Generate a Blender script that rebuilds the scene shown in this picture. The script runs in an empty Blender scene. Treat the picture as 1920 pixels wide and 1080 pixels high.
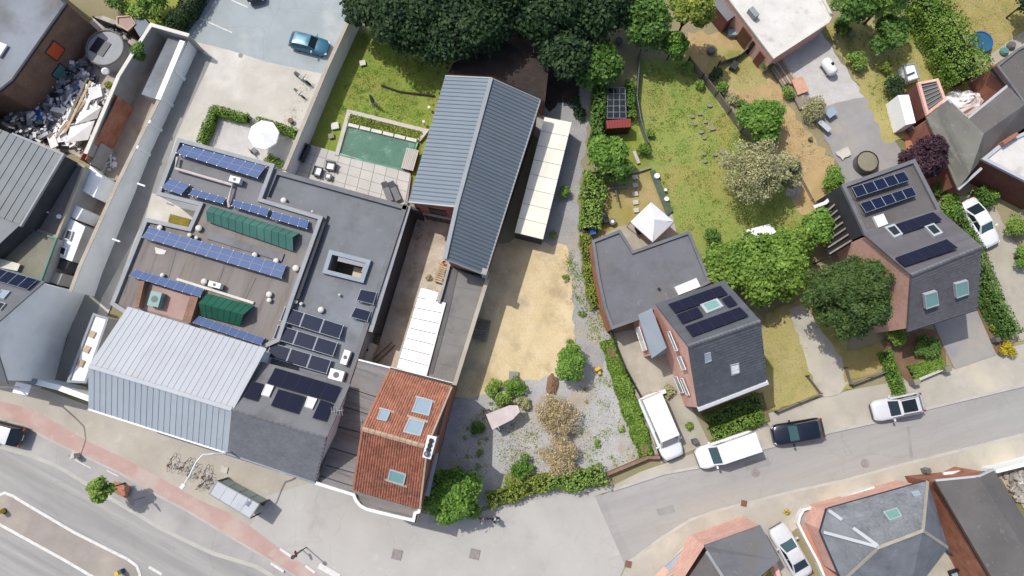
import bpy, math, random
import numpy as np
from mathutils import Vector, Matrix
from mathutils.geometry import tessellate_polygon

random.seed(7)
RNG = np.random.default_rng(11)
V = Vector
scene = bpy.context.scene

# ------------------------------------------------------------------ camera
CAM_H = 62.0            # drone height in metres
FOC = 1280.0            # focal length in photo pixels (24 mm equivalent)
TILT = math.atan(195.0 / FOC)
cam_data = bpy.data.cameras.new("drone_camera")
cam_data.sensor_width = 36.0
cam_data.lens = 24.0
cam_data.clip_end = 3000.0
cam = bpy.data.objects.new("drone_camera", cam_data)
cam.location = (0, 0, CAM_H)
cam.rotation_euler = (TILT, 0, 0)
scene.collection.objects.link(cam)
scene.camera = cam

# ------------------------------------------------------------------ light
SUN_EL = math.radians(59.0)
SUN_DIR = V((-0.78 * math.cos(SUN_EL), 0.62 * math.cos(SUN_EL), math.sin(SUN_EL))).normalized()
world = bpy.data.worlds.new("World")
scene.world = world
world.use_nodes = True
wn = world.node_tree
sky = wn.nodes.new("ShaderNodeTexSky")
sky.sky_type = 'NISHITA'
sky.sun_disc = False
sky.sun_elevation = SUN_EL
sky.sun_rotation = math.atan2(SUN_DIR.x, SUN_DIR.y) % (2 * math.pi)
sky.altitude = 60
sky.air_density = 1.0
sky.dust_density = 3.0
sky.ozone_density = 0.4
bg = wn.nodes["Background"]
bg.inputs[1].default_value = 0.15
wn.links.new(sky.outputs[0], bg.inputs[0])
sun_data = bpy.data.lights.new("sun", 'SUN')
sun_data.energy = 3.25
sun_data.angle = math.radians(0.55)
sun_data.color = (1.0, 0.965, 0.92)
sun = bpy.data.objects.new("sun", sun_data)
sun.rotation_euler = SUN_DIR.to_track_quat('Z', 'Y').to_euler()
sun.location = (-60, 50, 110)
scene.collection.objects.link(sun)
scene.view_settings.view_transform = 'Standard'
scene.view_settings.look = 'None'
scene.view_settings.exposure = 0.08
scene.view_settings.gamma = 1.0
scene.view_settings.use_curve_mapping = False
scene.cycles.max_bounces = 6
scene.cycles.diffuse_bounces = 4
scene.cycles.transparent_max_bounces = 6

# ------------------------------------------------------------------ surveying helpers
G = 0.12                # level of the plots, one kerb above the carriageway
_c, _s = math.cos(TILT), math.sin(TILT)

def ray(u, v):
    x, y = (u - 960.0) / FOC, (540.0 - v) / FOC
    return V((x, y * _c + _s, y * _s - _c))

def P(u, v, z=G):
    d = ray(u, v)
    t = (z - CAM_H) / d.z
    return V((d.x * t, d.y * t, z))

def PL(pts, z=G):
    return [P(p[0], p[1], p[2] if len(p) > 2 else z) for p in pts]

def plane(a, b, c):
    n = (b - a).cross(c - a).normalized()
    if n.z < 0:
        n = -n
    return (a, n)

def on(pl, u, v, lift=0.0):
    d = ray(u, v)
    a, n = pl[0] + pl[1] * lift, pl[1]
    o = V((0, 0, CAM_H))
    return o + d * ((a - o).dot(n) / d.dot(n))

def bil(q, s, t):
    return (q[0] * (1 - s) + q[1] * s) * (1 - t) + (q[3] * (1 - s) + q[2] * s) * t

# ------------------------------------------------------------------ materials
def lin(h, k=0.80):
    h = h.lstrip('#')
    out = []
    for i in (0, 2, 4):
        x = int(h[i:i + 2], 16) / 255
        out.append((x / 12.92 if x <= 0.04045 else ((x + 0.055) / 1.055) ** 2.4) * k)
    return (*out, 1)

MATS = {}

def mat(name, a, b=None, scale=0.5, rough=0.85, grain=0.0, gscale=12.0, bump=0.0, bscale=20.0, isl=0.0, obr=0.0,
        stretch=None, metal=0.0, k=0.80, lo=0.35, hi=0.65, spec=0.3, c=None, cscale=0.15, uv=False, detail=6.0):
    """noise-mottled surface: colours a/b in broad patches, c in wide blotches, fine grain and bump"""
    m = bpy.data.materials.new(name)
    m.use_nodes = True
    nt = m.node_tree
    N, L = nt.nodes, nt.links
    bs = N["Principled BSDF"]
    bs.inputs["Roughness"].default_value = rough
    bs.inputs["Metallic"].default_value = metal
    bs.inputs["Specular IOR Level"].default_value = spec
    tc = N.new("ShaderNodeTexCoord")
    mp = N.new("ShaderNodeMapping")
    if uv:
        L.new(tc.outputs["UV"], mp.inputs[0])
    else:
        geo0 = N.new("ShaderNodeNewGeometry")
        L.new(geo0.outputs["Position"], mp.inputs[0])
    if stretch:
        mp.vector_type = 'TEXTURE'
        mp.inputs["Rotation"].default_value = (0, 0, stretch[0])
        mp.inputs["Scale"].default_value = (1 / stretch[1], 1 / stretch[2], 1)
    col = N.new("ShaderNodeRGB")
    col.outputs[0].default_value = lin(a, k)
    cur = col.outputs[0]

    def mix(c1, c2, f, mode='MIX'):
        x = N.new("ShaderNodeMix")
        x.data_type = 'RGBA'
        x.blend_type = mode
        for sock, val in ((x.inputs[6], c1), (x.inputs[7], c2), (x.inputs[0], f)):
            if hasattr(val, 'links') or hasattr(val, 'is_linked'):
                L.new(val, sock)
            else:
                sock.default_value = val
        return x.outputs[2]

    def noise(sc, det=6.0, rg=0.6):
        n = N.new("ShaderNodeTexNoise")
        n.inputs["Scale"].default_value = sc
        n.inputs["Detail"].default_value = det
        n.inputs["Roughness"].default_value = rg
        L.new(mp.outputs[0], n.inputs["Vector"])
        return n.outputs["Fac"]

    def ramp(fac, l, h, v0=0.0, v1=1.0):
        r = N.new("ShaderNodeMapRange")
        r.inputs[1].default_value = l
        r.inputs[2].default_value = h
        r.inputs[3].default_value = v0
        r.inputs[4].default_value = v1
        L.new(fac, r.inputs[0])
        return r.outputs[0]
    if b:
        cur = mix(cur, lin(b, k), ramp(noise(scale, detail), lo, hi))
    if c:
        cur = mix(cur, lin(c, k), ramp(noise(cscale, 5.0, 0.55), 0.5, 0.68, 0, 0.85))
    if grain:
        v = ramp(noise(gscale, 3.0, 0.8), 0.25, 0.75, 1 - grain, 1 + grain)
        g = N.new("ShaderNodeCombineColor")
        for i in range(3):
            L.new(v, g.inputs[i])
        cur = mix(cur, g.outputs[0], 1.0, 'MULTIPLY')
    for amt, kind in ((isl, 0), (obr, 1)):
        if amt:
            if kind == 0:
                gg = N.new("ShaderNodeNewGeometry")
                o = gg.outputs["Random Per Island"]
            else:
                gg = N.new("ShaderNodeObjectInfo")
                o = gg.outputs["Random"]
            v = ramp(o, 0, 1, 1 - amt, 1 + amt)
            g = N.new("ShaderNodeCombineColor")
            for i in range(3):
                L.new(v, g.inputs[i])
            cur = mix(cur, g.outputs[0], 1.0, 'MULTIPLY')
    L.new(cur, bs.inputs["Base Color"])
    if bump:
        bn = N.new("ShaderNodeBump")
        bn.inputs["Strength"].default_value = bump
        bn.inputs["Distance"].default_value = 0.05
        L.new(noise(bscale, 4.0, 0.7), bn.inputs["Height"])
        L.new(bn.outputs[0], bs.inputs["Normal"])
    MATS[name] = m
    return m

def brick_mat(name, a, b, mortar, bw=0.22, bh=0.075, k=0.8, ms=0.012):
    m = mat(name, a, b, scale=0.8, rough=0.9, k=k, uv=True)
    nt = m.node_tree
    N, L = nt.nodes, nt.links
    bs = N["Principled BSDF"]
    src = bs.inputs["Base Color"].links[0].from_socket
    tc = N.new("ShaderNodeTexCoord")
    br = N.new("ShaderNodeTexBrick")
    br.inputs["Scale"].default_value = 1.0
    br.inputs["Brick Width"].default_value = bw
    br.inputs["Row Height"].default_value = bh
    br.inputs["Mortar Size"].default_value = ms
    br.inputs["Color1"].default_value = (0.82, 0.8, 0.8, 1)
    br.inputs["Color2"].default_value = (1.18, 1.12, 1.08, 1)
    mc, ac = lin(mortar, k), lin(a, k)
    br.inputs["Mortar"].default_value = tuple(min(mc[i] / max(ac[i], 0.02), 2.2) for i in range(3)) + (1,)
    L.new(tc.outputs["UV"], br.inputs["Vector"])
    x = N.new("ShaderNodeMix")
    x.data_type = 'RGBA'
    x.blend_type = 'MULTIPLY'
    x.inputs[0].default_value = 1.0
    L.new(src, x.inputs[6])
    L.new(br.outputs["Color"], x.inputs[7])
    L.new(x.outputs[2], bs.inputs["Base Color"])
    return m

def weather_or_ripple(name, col, scale=1.0, lo=0.55, hi=0.75, amt=0.5, rot=None, sx=1.0, sy=1.0, kind='noise', k=0.8):
    """add a layer of stains, lichen, streaks, painted ripple light or cracks (kind 'crack') over a finished material"""
    nt = MATS[name].node_tree
    N, L = nt.nodes, nt.links
    bs = N["Principled BSDF"]
    src = bs.inputs["Base Color"].links[0].from_socket
    geo = N.new("ShaderNodeNewGeometry")
    mp = N.new("ShaderNodeMapping")
    mp.vector_type = 'TEXTURE'
    mp.inputs["Rotation"].default_value = (0, 0, rot or 0)
    mp.inputs["Scale"].default_value = (1 / sx, 1 / sy, 1)
    L.new(geo.outputs["Position"], mp.inputs[0])
    r = N.new("ShaderNodeMapRange")
    if kind == 'crack':
        nz = N.new("ShaderNodeTexNoise")
        nz.inputs["Scale"].default_value = 0.7
        nz.inputs["Detail"].default_value = 5
        ad = N.new("ShaderNodeVectorMath")
        ad.operation = 'MULTIPLY_ADD'
        ad.inputs[1].default_value = (1.6, 1.6, 0)
        L.new(mp.outputs[0], nz.inputs["Vector"])
        L.new(nz.outputs["Color"], ad.inputs[0])
        L.new(mp.outputs[0], ad.inputs[2])
        t = N.new("ShaderNodeTexVoronoi")
        t.feature = 'DISTANCE_TO_EDGE'
        t.inputs["Scale"].default_value = scale
        L.new(ad.outputs[0], t.inputs["Vector"])
        L.new(t.outputs["Distance"], r.inputs[0])
        r.inputs[1].default_value, r.inputs[2].default_value = 0.0, lo
        r.inputs[3].default_value, r.inputs[4].default_value = amt, 0.0
    else:
        t = N.new("ShaderNodeTexNoise")
        t.inputs["Scale"].default_value = scale
        t.inputs["Detail"].default_value = 8
        t.inputs["Roughness"].default_value = 0.65
        L.new(mp.outputs[0], t.inputs["Vector"])
        L.new(t.outputs["Fac"], r.inputs[0])
        r.inputs[1].default_value, r.inputs[2].default_value = lo, hi
        r.inputs[3].default_value, r.inputs[4].default_value = 0.0, amt
    x = N.new("ShaderNodeMix")
    x.data_type = 'RGBA'
    L.new(src, x.inputs[6])
    x.inputs[7].default_value = lin(col, k)
    L.new(r.outputs[0], x.inputs[0])
    L.new(x.outputs[2], bs.inputs["Base Color"])

def leaf_mat(name, a, b, dead=None, k=0.8, transl=0.25):
    m = mat(name, a, b, scale=1.3, rough=0.6, isl=0.35, k=k, c=dead, cscale=0.5, lo=0.4, hi=0.6, spec=0.25)
    nt = m.node_tree
    N, L = nt.nodes, nt.links
    bs = N["Principled BSDF"]
    out = N["Material Output"]
    src = bs.inputs["Base Color"].links[0].from_socket
    gg = N.new("ShaderNodeNewGeometry")
    rr = N.new("ShaderNodeMapRange")
    rr.inputs[1].default_value, rr.inputs[2].default_value = 0.55, 1.0
    rr.inputs[3].default_value, rr.inputs[4].default_value = 0.0, 0.55
    L.new(gg.outputs["Random Per Island"], rr.inputs[0])
    hx = N.new("ShaderNodeMix")
    hx.data_type = 'RGBA'
    la = lin(a, k)
    hx.inputs[7].default_value = (min(1, la[0] * 1.9 + .02), min(1, la[1] * 1.45 + .015), la[2] * 1.3 + .01, 1)
    L.new(src, hx.inputs[6])
    L.new(rr.outputs[0], hx.inputs[0])
    L.new(hx.outputs[2], bs.inputs["Base Color"])
    tr = N.new("ShaderNodeBsdfTranslucent")
    L.new(bs.inputs["Base Color"].links[0].from_socket, tr.inputs[0])
    mx = N.new("ShaderNodeMixShader")
    mx.inputs[0].default_value = transl
    L.new(bs.outputs[0], mx.inputs[1])
    L.new(tr.outputs[0], mx.inputs[2])
    L.new(mx.outputs[0], out.inputs[0])
    return m

def gloss(name, a, rough=0.2, metal=0.0, k=0.8, coat=0.0, spec=0.5):
    m = mat(name, a, rough=rough, metal=metal, k=k, spec=spec, grain=0.06, gscale=3.0)
    m.node_tree.nodes["Principled BSDF"].inputs["Coat Weight"].default_value = coat
    m.node_tree.nodes["Principled BSDF"].inputs["Coat Roughness"].default_value = 0.05
    return m

# ------------------------------------------------------------------ mesh building
class MB:
    def __init__(self):
        self.v, self.f, self.m = [], [], []
        self.smooth = False

    def add(self, pts, faces, mi=0):
        o = len(self.v)
        self.v += [tuple(p) for p in pts]
        for f in faces:
            self.f.append([i + o for i in f])
            self.m.append(mi)
        return self

    def poly(self, pts, mi=0):
        return self.add(pts, [list(range(len(pts)))], mi)

    def flat(self, loops, mi=0):
        """horizontal polygon, the loops after the first are holes; faces point up"""
        tris = tessellate_polygon([[V(p) for p in l] for l in loops])
        pts = [p for l in loops for p in l]
        fs = []
        for t in tris:
            a, b, c = (V(pts[i]) for i in t)
            n = (b - a).cross(c - a)
            fs.append(list(t) if n.z > 0 else list(t)[::-1])
        return self.add(pts, fs, mi)

    def prism(self, top, depth, mi=0, mside=None, holes=()):
        """top outline (any winding, may slope); straight sides down by depth"""
        mside = mi if mside is None else mside
        self.flat([top] + list(holes), mi)
        for l in [top] + list(holes):
            n = len(l)
            ar = sum(l[i].x * l[(i + 1) % n].y - l[(i + 1) % n].x * l[i].y for i in range(n))
            for i in range(n):
                a, b = l[i], l[(i + 1) % n]
                a0, b0 = a - V((0, 0, depth)), b - V((0, 0, depth))
                q = [a, a0, b0, b] if (ar > 0) == (l is top) else [b, b0, a0, a]
                self.poly(q, mside)
        return self

    def slab(self, q, th, mi=0, mside=None):
        """sloped slab: polygon q (Vectors) thickened downwards"""
        q = [V(p) for p in q]
        n = (q[1] - q[0]).cross(q[2] - q[0])
        if n.z < 0:
            q = q[::-1]
        lo = [p - V((0, 0, th)) for p in q]
        k = len(q)
        self.poly(q, mi)
        self.poly(lo[::-1], mi if mside is None else mside)
        for i in range(k):
            j = (i + 1) % k
            self.poly([q[i], lo[i], lo[j], q[j]], mi if mside is None else mside)
        return self

    def box(self, c, sx, sy, sz, rz=0.0, mi=0, tilt=None):
        c = V(c)
        R = Matrix.Rotation(rz, 3, 'Z')
        if tilt:
            R = R @ Matrix.Rotation(tilt[1], 3, tilt[0])
        ps = [c + R @ V((x * sx / 2, y * sy / 2, z * sz / 2)) for z in (-1, 1) for x, y in ((-1, -1), (1, -1), (1, 1), (-1, 1))]
        return self.add(ps, [(3, 2, 1, 0), (4, 5, 6, 7), (0, 1, 5, 4), (1, 2, 6, 5), (2, 3, 7, 6), (3, 0, 4, 7)], mi)

    def beam(self, a, b, w, h=None, mi=0):
        a, b = V(a), V(b)
        h = h or w
        d = (b - a)
        if d.length < 1e-6:
            return self
        d.normalize()
        up = V((0, 0, 1)) if abs(d.z) < 0.95 else V((1, 0, 0))
        s = d.cross(up).normalized()
        t = s.cross(d)
        ps = []
        for p in (a, b):
            for i, j in ((-1, -1), (1, -1), (1, 1), (-1, 1)):
                ps.append(p + s * (i * w / 2) + t * (j * h / 2))
        return self.add(ps, [(0, 1, 2, 3), (7, 6, 5, 4), (0, 4, 5, 1), (1, 5, 6, 2), (2, 6, 7, 3), (3, 7, 4, 0)], mi)

    def tube(self, pts, rs, n=8, mi=0, cap=True):
        pts = [V(p) for p in pts]
        if not hasattr(rs, '__len__'):
            rs = [rs] * len(pts)
        o = len(self.v)
        prev = None
        for i, p in enumerate(pts):
            d = (pts[min(i + 1, len(pts) - 1)] - pts[max(i - 1, 0)]).normalized()
            ref = V((0, 0, 1)) if abs(d.z) < 0.9 else V((1, 0, 0))
            s = d.cross(ref).normalized() if prev is None else (prev - d * prev.dot(d)).normalized()
            prev = s
            t = d.cross(s)
            for k in range(n):
                a = 2 * math.pi * k / n
                self.v.append(tuple(p + (s * math.cos(a) + t * math.sin(a)) * rs[i]))
        for i in range(len(pts) - 1):
            for k in range(n):
                a, b = o + i * n + k, o + i * n + (k + 1) % n
                self.f.append([a, b, b + n, a + n])
                self.m.append(mi)
        if cap:
            self.f.append([o + k for k in range(n)][::-1])
            self.f.append([o + (len(pts) - 1) * n + k for k in range(n)])
            self.m += [mi, mi]
        return self

    def cyl(self, c, r, h, n=12, mi=0, r2=None):
        c = V(c)
        return self.tube([c, c + V((0, 0, h))], [r, r if r2 is None else r2], n, mi)

    def ribbon(self, pts, w, h, closed=False, off=0.0, mi=0, mside=None):
        """wall or strip following pts (their z is the top), mitred corners, width w, height h"""
        pts = [V(p) for p in pts]
        n = len(pts)
        nor = []
        for i in range(n):
            if closed:
                a, b = pts[i - 1], pts[(i + 1) % n]
            else:
                a, b = pts[max(i - 1, 0)], pts[min(i + 1, n - 1)]
            d1 = (pts[i] - a).to_2d()
            d2 = (b - pts[i]).to_2d()
            if d1.length < 1e-6:
                d1 = d2
            if d2.length < 1e-6:
                d2 = d1
            d1.normalize()
            d2.normalize()
            m = (V((-d1.y, d1.x)) + V((-d2.y, d2.x)))
            if m.length < 1e-3:
                m = V((-d1.y, d1.x))
            m.normalize()
            m /= max(0.4, m.dot(V((-d1.y, d1.x))))
            nor.append(V((m.x, m.y, 0)))
        L = [pts[i] + nor[i] * (off + w / 2) for i in range(n)]
        R = [pts[i] + nor[i] * (off - w / 2) for i in range(n)]
        dz = V((0, 0, h))
        ms = mi if mside is None else mside
        for i in range(n if closed else n - 1):
            j = (i + 1) % n
            self.poly([R[i], R[j], L[j], L[i]], mi)
            self.poly([L[i], L[j], L[j] - dz, L[i] - dz], ms)
            self.poly([R[j], R[i], R[i] - dz, R[j] - dz], ms)
        if not closed:
            self.poly([L[0], L[0] - dz, R[0] - dz, R[0]], ms)
            self.poly([R[-1], R[-1] - dz, L[-1] - dz, L[-1]], ms)
        return self

    def walls(self, tops, z0=0.0, inset=0.0, drop=0.05, mi=0):
        """vertical walls under a roof outline, each top point at its own height"""
        tops = [V(p) for p in tops]
        n = len(tops)
        ar = sum(tops[i].x * tops[(i + 1) % n].y - tops[(i + 1) % n].x * tops[i].y for i in range(n))
        if ar < 0:
            tops = tops[::-1]
        if inset:
            res = []
            for i in range(n):
                a, p, b = tops[i - 1], tops[i], tops[(i + 1) % n]
                d1, d2 = (p - a).to_2d().normalized(), (b - p).to_2d().normalized()
                m = V((-d1.y, d1.x)) + V((-d2.y, d2.x))
                m.normalize()
                m /= max(0.4, m.dot(V((-d1.y, d1.x))))
                res.append(V((p.x + m.x * inset, p.y + m.y * inset, p.z)))
            tops = res
        for i in range(n):
            a, b = tops[i] - V((0, 0, drop)), tops[(i + 1) % n] - V((0, 0, drop))
            self.poly([V((a.x, a.y, z0)), V((b.x, b.y, z0)), b, a], mi)
        return self

    def mesh(self, name, mats, origin=V((0, 0, 0))):
        me = bpy.data.meshes.new(name)
        o = origin
        me.from_pydata([(x - o[0], y - o[1], z - o[2]) for x, y, z in self.v], [], self.f)
        for m in (mats if isinstance(mats, (list, tuple)) else [mats]):
            me.materials.append(m if not isinstance(m, str) else MATS[m])
        if len(me.materials) > 1:
            me.polygons.foreach_set('material_index', self.m)
        uvl = me.uv_layers.new(name='uv')
        vs = me.vertices
        data = np.zeros(len(me.loops) * 2)
        for p in me.polygons:
            n = p.normal
            t = V((0, 0, 1)).cross(n)
            t = V((1, 0, 0)) if t.length < 0.02 else t.normalized()
            b = n.cross(t)
            for li in p.loop_indices:
                co = vs[me.loops[li].vertex_index].co + V(o)
                data[2 * li] = co.dot(t)
                data[2 * li + 1] = co.dot(b)
        uvl.data.foreach_set('uv', data)
        if self.smooth:
            me.polygons.foreach_set('use_smooth', [True] * len(me.polygons))
        me.update()
        return me

ROOT = {}

def link(o, parent=None):
    scene.collection.objects.link(o)
    if parent is not None:
        o.parent = parent
    return o

def thing(name, label, cat, loc, rz=0.0, group=None):
    o = bpy.data.objects.new(name, None)
    o.empty_display_size = 0.3
    o.location = V(loc)
    o.rotation_euler = (0, 0, rz)
    link(o)
    o['label'], o['category'] = label, cat
    if group:
        o['group'] = group
    ROOT[o.name] = V(loc)
    return o

def base_of(parent):
    while parent is not None and parent.parent is not None:
        parent = parent.parent
    return V(parent.location) if parent is not None else V((0, 0, 0))

def part(name, mb, mats, parent, local=False, label=None, kind=None):
    """a part of a thing; mb in world coordinates unless local"""
    me = mb.mesh(name, mats, V((0, 0, 0)) if local else base_of(parent))
    o = link(bpy.data.objects.new(name, me), parent)
    if label:
        o['label'] = label
    if kind:
        o['kind'] = kind
    return o

def single(name, mb, mats, label, cat, group=None, loc=None, kind=None):
    """a thing that is one mesh"""
    if loc is None:
        a = np.array(mb.v)
        loc = V((a[:, 0].mean(), a[:, 1].mean(), a[:, 2].min()))
    o = bpy.data.objects.new(name, mb.mesh(name, mats, loc))
    o.location = loc
    link(o)
    if label:
        o['label'] = label
    if cat:
        o['category'] = cat
    if group:
        o['group'] = group
    if kind:
        o['kind'] = kind
    return o

def struct(name, mb, mats):
    o = bpy.data.objects.new(name, mb.mesh(name, mats))
    link(o)
    o['kind'] = 'structure'
    return o

def copy_tree(o, loc, rz, label=None):
    def cp(x, par):
        y = x.copy()
        scene.collection.objects.link(y)
        y.parent = par
        for ch in [c for c in bpy.data.objects if c.parent == x]:
            cp(ch, y)
        return y
    r = cp(o, None)
    r.location = V(loc)
    r.rotation_euler = (0, 0, rz)
    if label:
        r['label'] = label
    return r

def cen(pts):
    a = V((0, 0, 0))
    for p in pts:
        a += V(p)
    return a / len(pts)

def rough_edge(pts, amp=0.25, step=0.7, closed=True):
    """break straight plot edges up into a ragged outline"""
    out = []
    n = len(pts)
    for i in range(n if closed else n - 1):
        a, b = pts[i], pts[(i + 1) % n]
        k = max(1, int((b - a).length / step))
        d = (b - a).normalized()
        nn = V((-d.y, d.x, 0))
        out.append(a)
        for j in range(1, k):
            out.append(a.lerp(b, j / k) + nn * random.uniform(-amp, amp) + d * random.uniform(-0.1, 0.1))
    return out

LAYER = [0]

def patch(name, px, m, z=None, ragged=0.0, holes=()):
    if z is None:
        LAYER[0] += 1
        z = G + 0.003 * LAYER[0]
    pts = PL([(p[0], p[1]) for p in px], z)
    if ragged:
        pts = rough_edge(pts, ragged, 0.6)
    mb = MB().flat([pts] + [PL(h, z) for h in holes])
    return struct(name, mb, m)

# ------------------------------------------------------------------ foliage
def leaf_mesh(name, pos, nor, size, m, loc, flat=0.45):
    n = len(pos)
    size = np.broadcast_to(size, (n,)).astype(float)
    nor = nor + RNG.normal(0, flat, (n, 3))
    nor /= np.linalg.norm(nor, axis=1)[:, None] + 1e-9
    r = RNG.normal(0, 1, (n, 3))
    t = np.cross(nor, r)
    t /= np.linalg.norm(t, axis=1)[:, None] + 1e-9
    b = np.cross(nor, t)
    s = (size * RNG.uniform(0.5, 1.3, n))[:, None]
    v = np.empty((n, 4, 3))
    v[:, 0] = pos - t * s * 0.62
    v[:, 1] = pos - b * s * 0.38 + nor * s * 0.06
    v[:, 2] = pos + t * s * 0.62
    v[:, 3] = pos + b * s * 0.38 + nor * s * 0.06
    v = v.reshape(-1, 3) - np.array(loc)
    me = bpy.data.meshes.new(name)
    me.vertices.add(4 * n)
    me.vertices.foreach_set('co', v.ravel())
    me.loops.add(4 * n)
    me.loops.foreach_set('vertex_index', np.arange(4 * n, dtype=np.int32))
    me.polygons.add(n)
    me.polygons.foreach_set('loop_start', np.arange(0, 4 * n, 4, dtype=np.int32))
    me.materials.append(MATS[m])
    me.update(calc_edges=True)
    return me

def crown_points(c, R, Rz, n, lobes, lr=(0.30, 0.46), low=-0.35, fill=0.0):
    """leaf positions on many overlapping clumps that make up one crown"""
    c = np.array(c)
    d = RNG.normal(0, 1, (lobes, 3))
    d /= np.linalg.norm(d, axis=1)[:, None]
    d[:, 2] = np.where(d[:, 2] < low, -d[:, 2], d[:, 2])
    rad = RNG.uniform(0.40, 0.78, lobes)
    lc = d * rad[:, None] * np.array([R, R, Rz])
    lrad = RNG.uniform(lr[0], lr[1], lobes) * min(R, Rz * 1.5)
    w = lrad ** 2
    idx = RNG.choice(lobes, n, p=w / w.sum())
    q = RNG.normal(0, 1, (n, 3))
    q /= np.linalg.norm(q, axis=1)[:, None]
    q[:, 2] = np.where((q[:, 2] < -0.2) & (RNG.random(n) < 0.75), -q[:, 2], q[:, 2])
    rr = lrad[idx] * RNG.uniform(0.70, 1.12, n) ** 0.6
    p = lc[idx] + q * rr[:, None] * np.array([1, 1, 0.85]) + RNG.normal(0, 1, (n, 3)) * (lrad[idx] * 0.16)[:, None]
    nor = q * 0.8 + np.array([0, 0, 0.55])
    return c + p, nor, c + lc

def tree(name, label, u, v, rpx, h, leaf, n=9000, size=0.30, lobes=26, squash=0.75, trunk_m='bark', group=None,
         lr=(0.30, 0.46), cat='tree', flat=0.45, asp=1.0, dead=0.0, low=-0.35):
    """broadleaf tree; (u,v) is where the middle of its crown is seen, rpx its seen radius"""
    zc = h * 0.54
    c = P(u, v, zc + G)
    R = rpx * (CAM_H - zc) / FOC * 1.14
    Rz = h * 0.40
    n = int(n * 1.5)
    base = V((c.x, c.y, G))
    t = thing(name, label, cat, base, 0, group)
    p, nor, lc = crown_points(c, R, Rz, n, lobes, lr, low)
    me = leaf_mesh('crown', p, nor, size, leaf, base, flat)
    link(bpy.data.objects.new('crown', me), t)
    mb = MB()
    r0 = max(0.06, R * 0.06)
    top = c + V((0, 0, Rz * 0.1))
    mid = base.lerp(top, 0.55) + V((random.uniform(-.15, .15), random.uniform(-.15, .15), 0))
    mb.tube([base - V((0, 0, 0.1)), mid, top], [r0, r0 * 0.75, r0 * 0.4], 8)
    for i in range(min(10, lobes)):
        e = V(lc[i * lobes // min(10, lobes)])
        s = base.lerp(top, random.uniform(0.45, 0.85))
        m = s.lerp(e, 0.5) + V((0, 0, 0.15 * R))
        mb.tube([s, m, e], [r0 * 0.45, r0 * 0.28, r0 * 0.1], 5)
    mb.smooth = True
    part('trunk', mb, trunk_m, t)
    return t

def hedge(name, label, px, w, h, leaf, n=None, size=0.16, cat='hedge', group=None, bumpy=0.12, core='hedge_core', z=G):
    """clipped or loose hedge following a line of photo points (its top)"""
    pts = [P(a, b, h + z) for a, b in px]
    base = V((*cen(pts).to_2d(), z))
    t = thing(name, label, cat, base, 0, group)
    mb = MB().ribbon([p - V((0, 0, 0.22 * h)) for p in pts], w * 0.55, h * 0.78)
    part('light_blocker', mb, core, t)  # dark solid core added to stop light passing between the leaves
    seg = [(pts[i + 1] - pts[i]).length for i in range(len(pts) - 1)]
    tot = sum(seg)
    area = tot * (w + 2 * h)
    n = int((n or area / (size * size) * 2.4) * 1.25)
    pos, nor = np.empty((n, 3)), np.empty((n, 3))
    si = RNG.choice(len(seg), n, p=np.array(seg) / tot)
    for i in range(n):
        a, b = pts[si[i]], pts[si[i] + 1]
        q = a.lerp(b, RNG.uniform(-0.05, 1.05))
        d = (b - a).normalized()
        s = V((-d.y, d.x, 0))
        r = RNG.random() * (w + 2 * h)
        bm = bumpy * (math.sin(q.x * 2.1 + q.y * 1.3) + math.sin(q.x * 0.9 - q.y * 2.7)) * 0.6 + RNG.normal(0, bumpy * 0.4)
        if r < w:
            off = r - w / 2
            pt = q + s * off * (1 + bm * 0.4) + V((0, 0, bm - 0.25 * h * (abs(off) / (w / 2)) ** 4))
            nr = V((0, 0, 1))
        else:
            sd = 1 if r < w + h else -1
            zz = (r - w) % h
            pt = q + s * sd * (w / 2 + bm * 0.7) - V((0, 0, zz))
            nr = s * sd + V((0, 0, 0.4))
        pos[i] = pt
        nor[i] = nr
    link(bpy.data.objects.new('foliage', leaf_mesh('foliage', pos, nor, size, leaf, base, 0.5)), t)
    return t

def shrub(name, label, u, v, rpx, h, leaf, n=1800, size=0.16, lobes=12, cat='shrub', group=None, flat=0.6, lr=(0.3, 0.5), trunk='bark', squash=0.9):
    c = P(u, v, h * 0.5 + G)
    R = rpx * CAM_H / FOC
    base = V((c.x, c.y, G))
    t = thing(name, label, cat, base, 0, group)
    p, nor, lc = crown_points(c, R, max(h * 0.48, 0.15), n, lobes, lr, 0.0)
    link(bpy.data.objects.new('foliage', leaf_mesh('foliage', p, nor, size, leaf, base, flat)), t)
    mb = MB()
    for i in range(6):
        e = V(lc[i % len(lc)])
        mb.tube([base - V((0, 0, 0.05)), base.lerp(e, 0.5) + V((0, 0, 0.1)), e], [0.04, 0.03, 0.012], 5)
    part('stems', mb, trunk, t)
    return t

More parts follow.
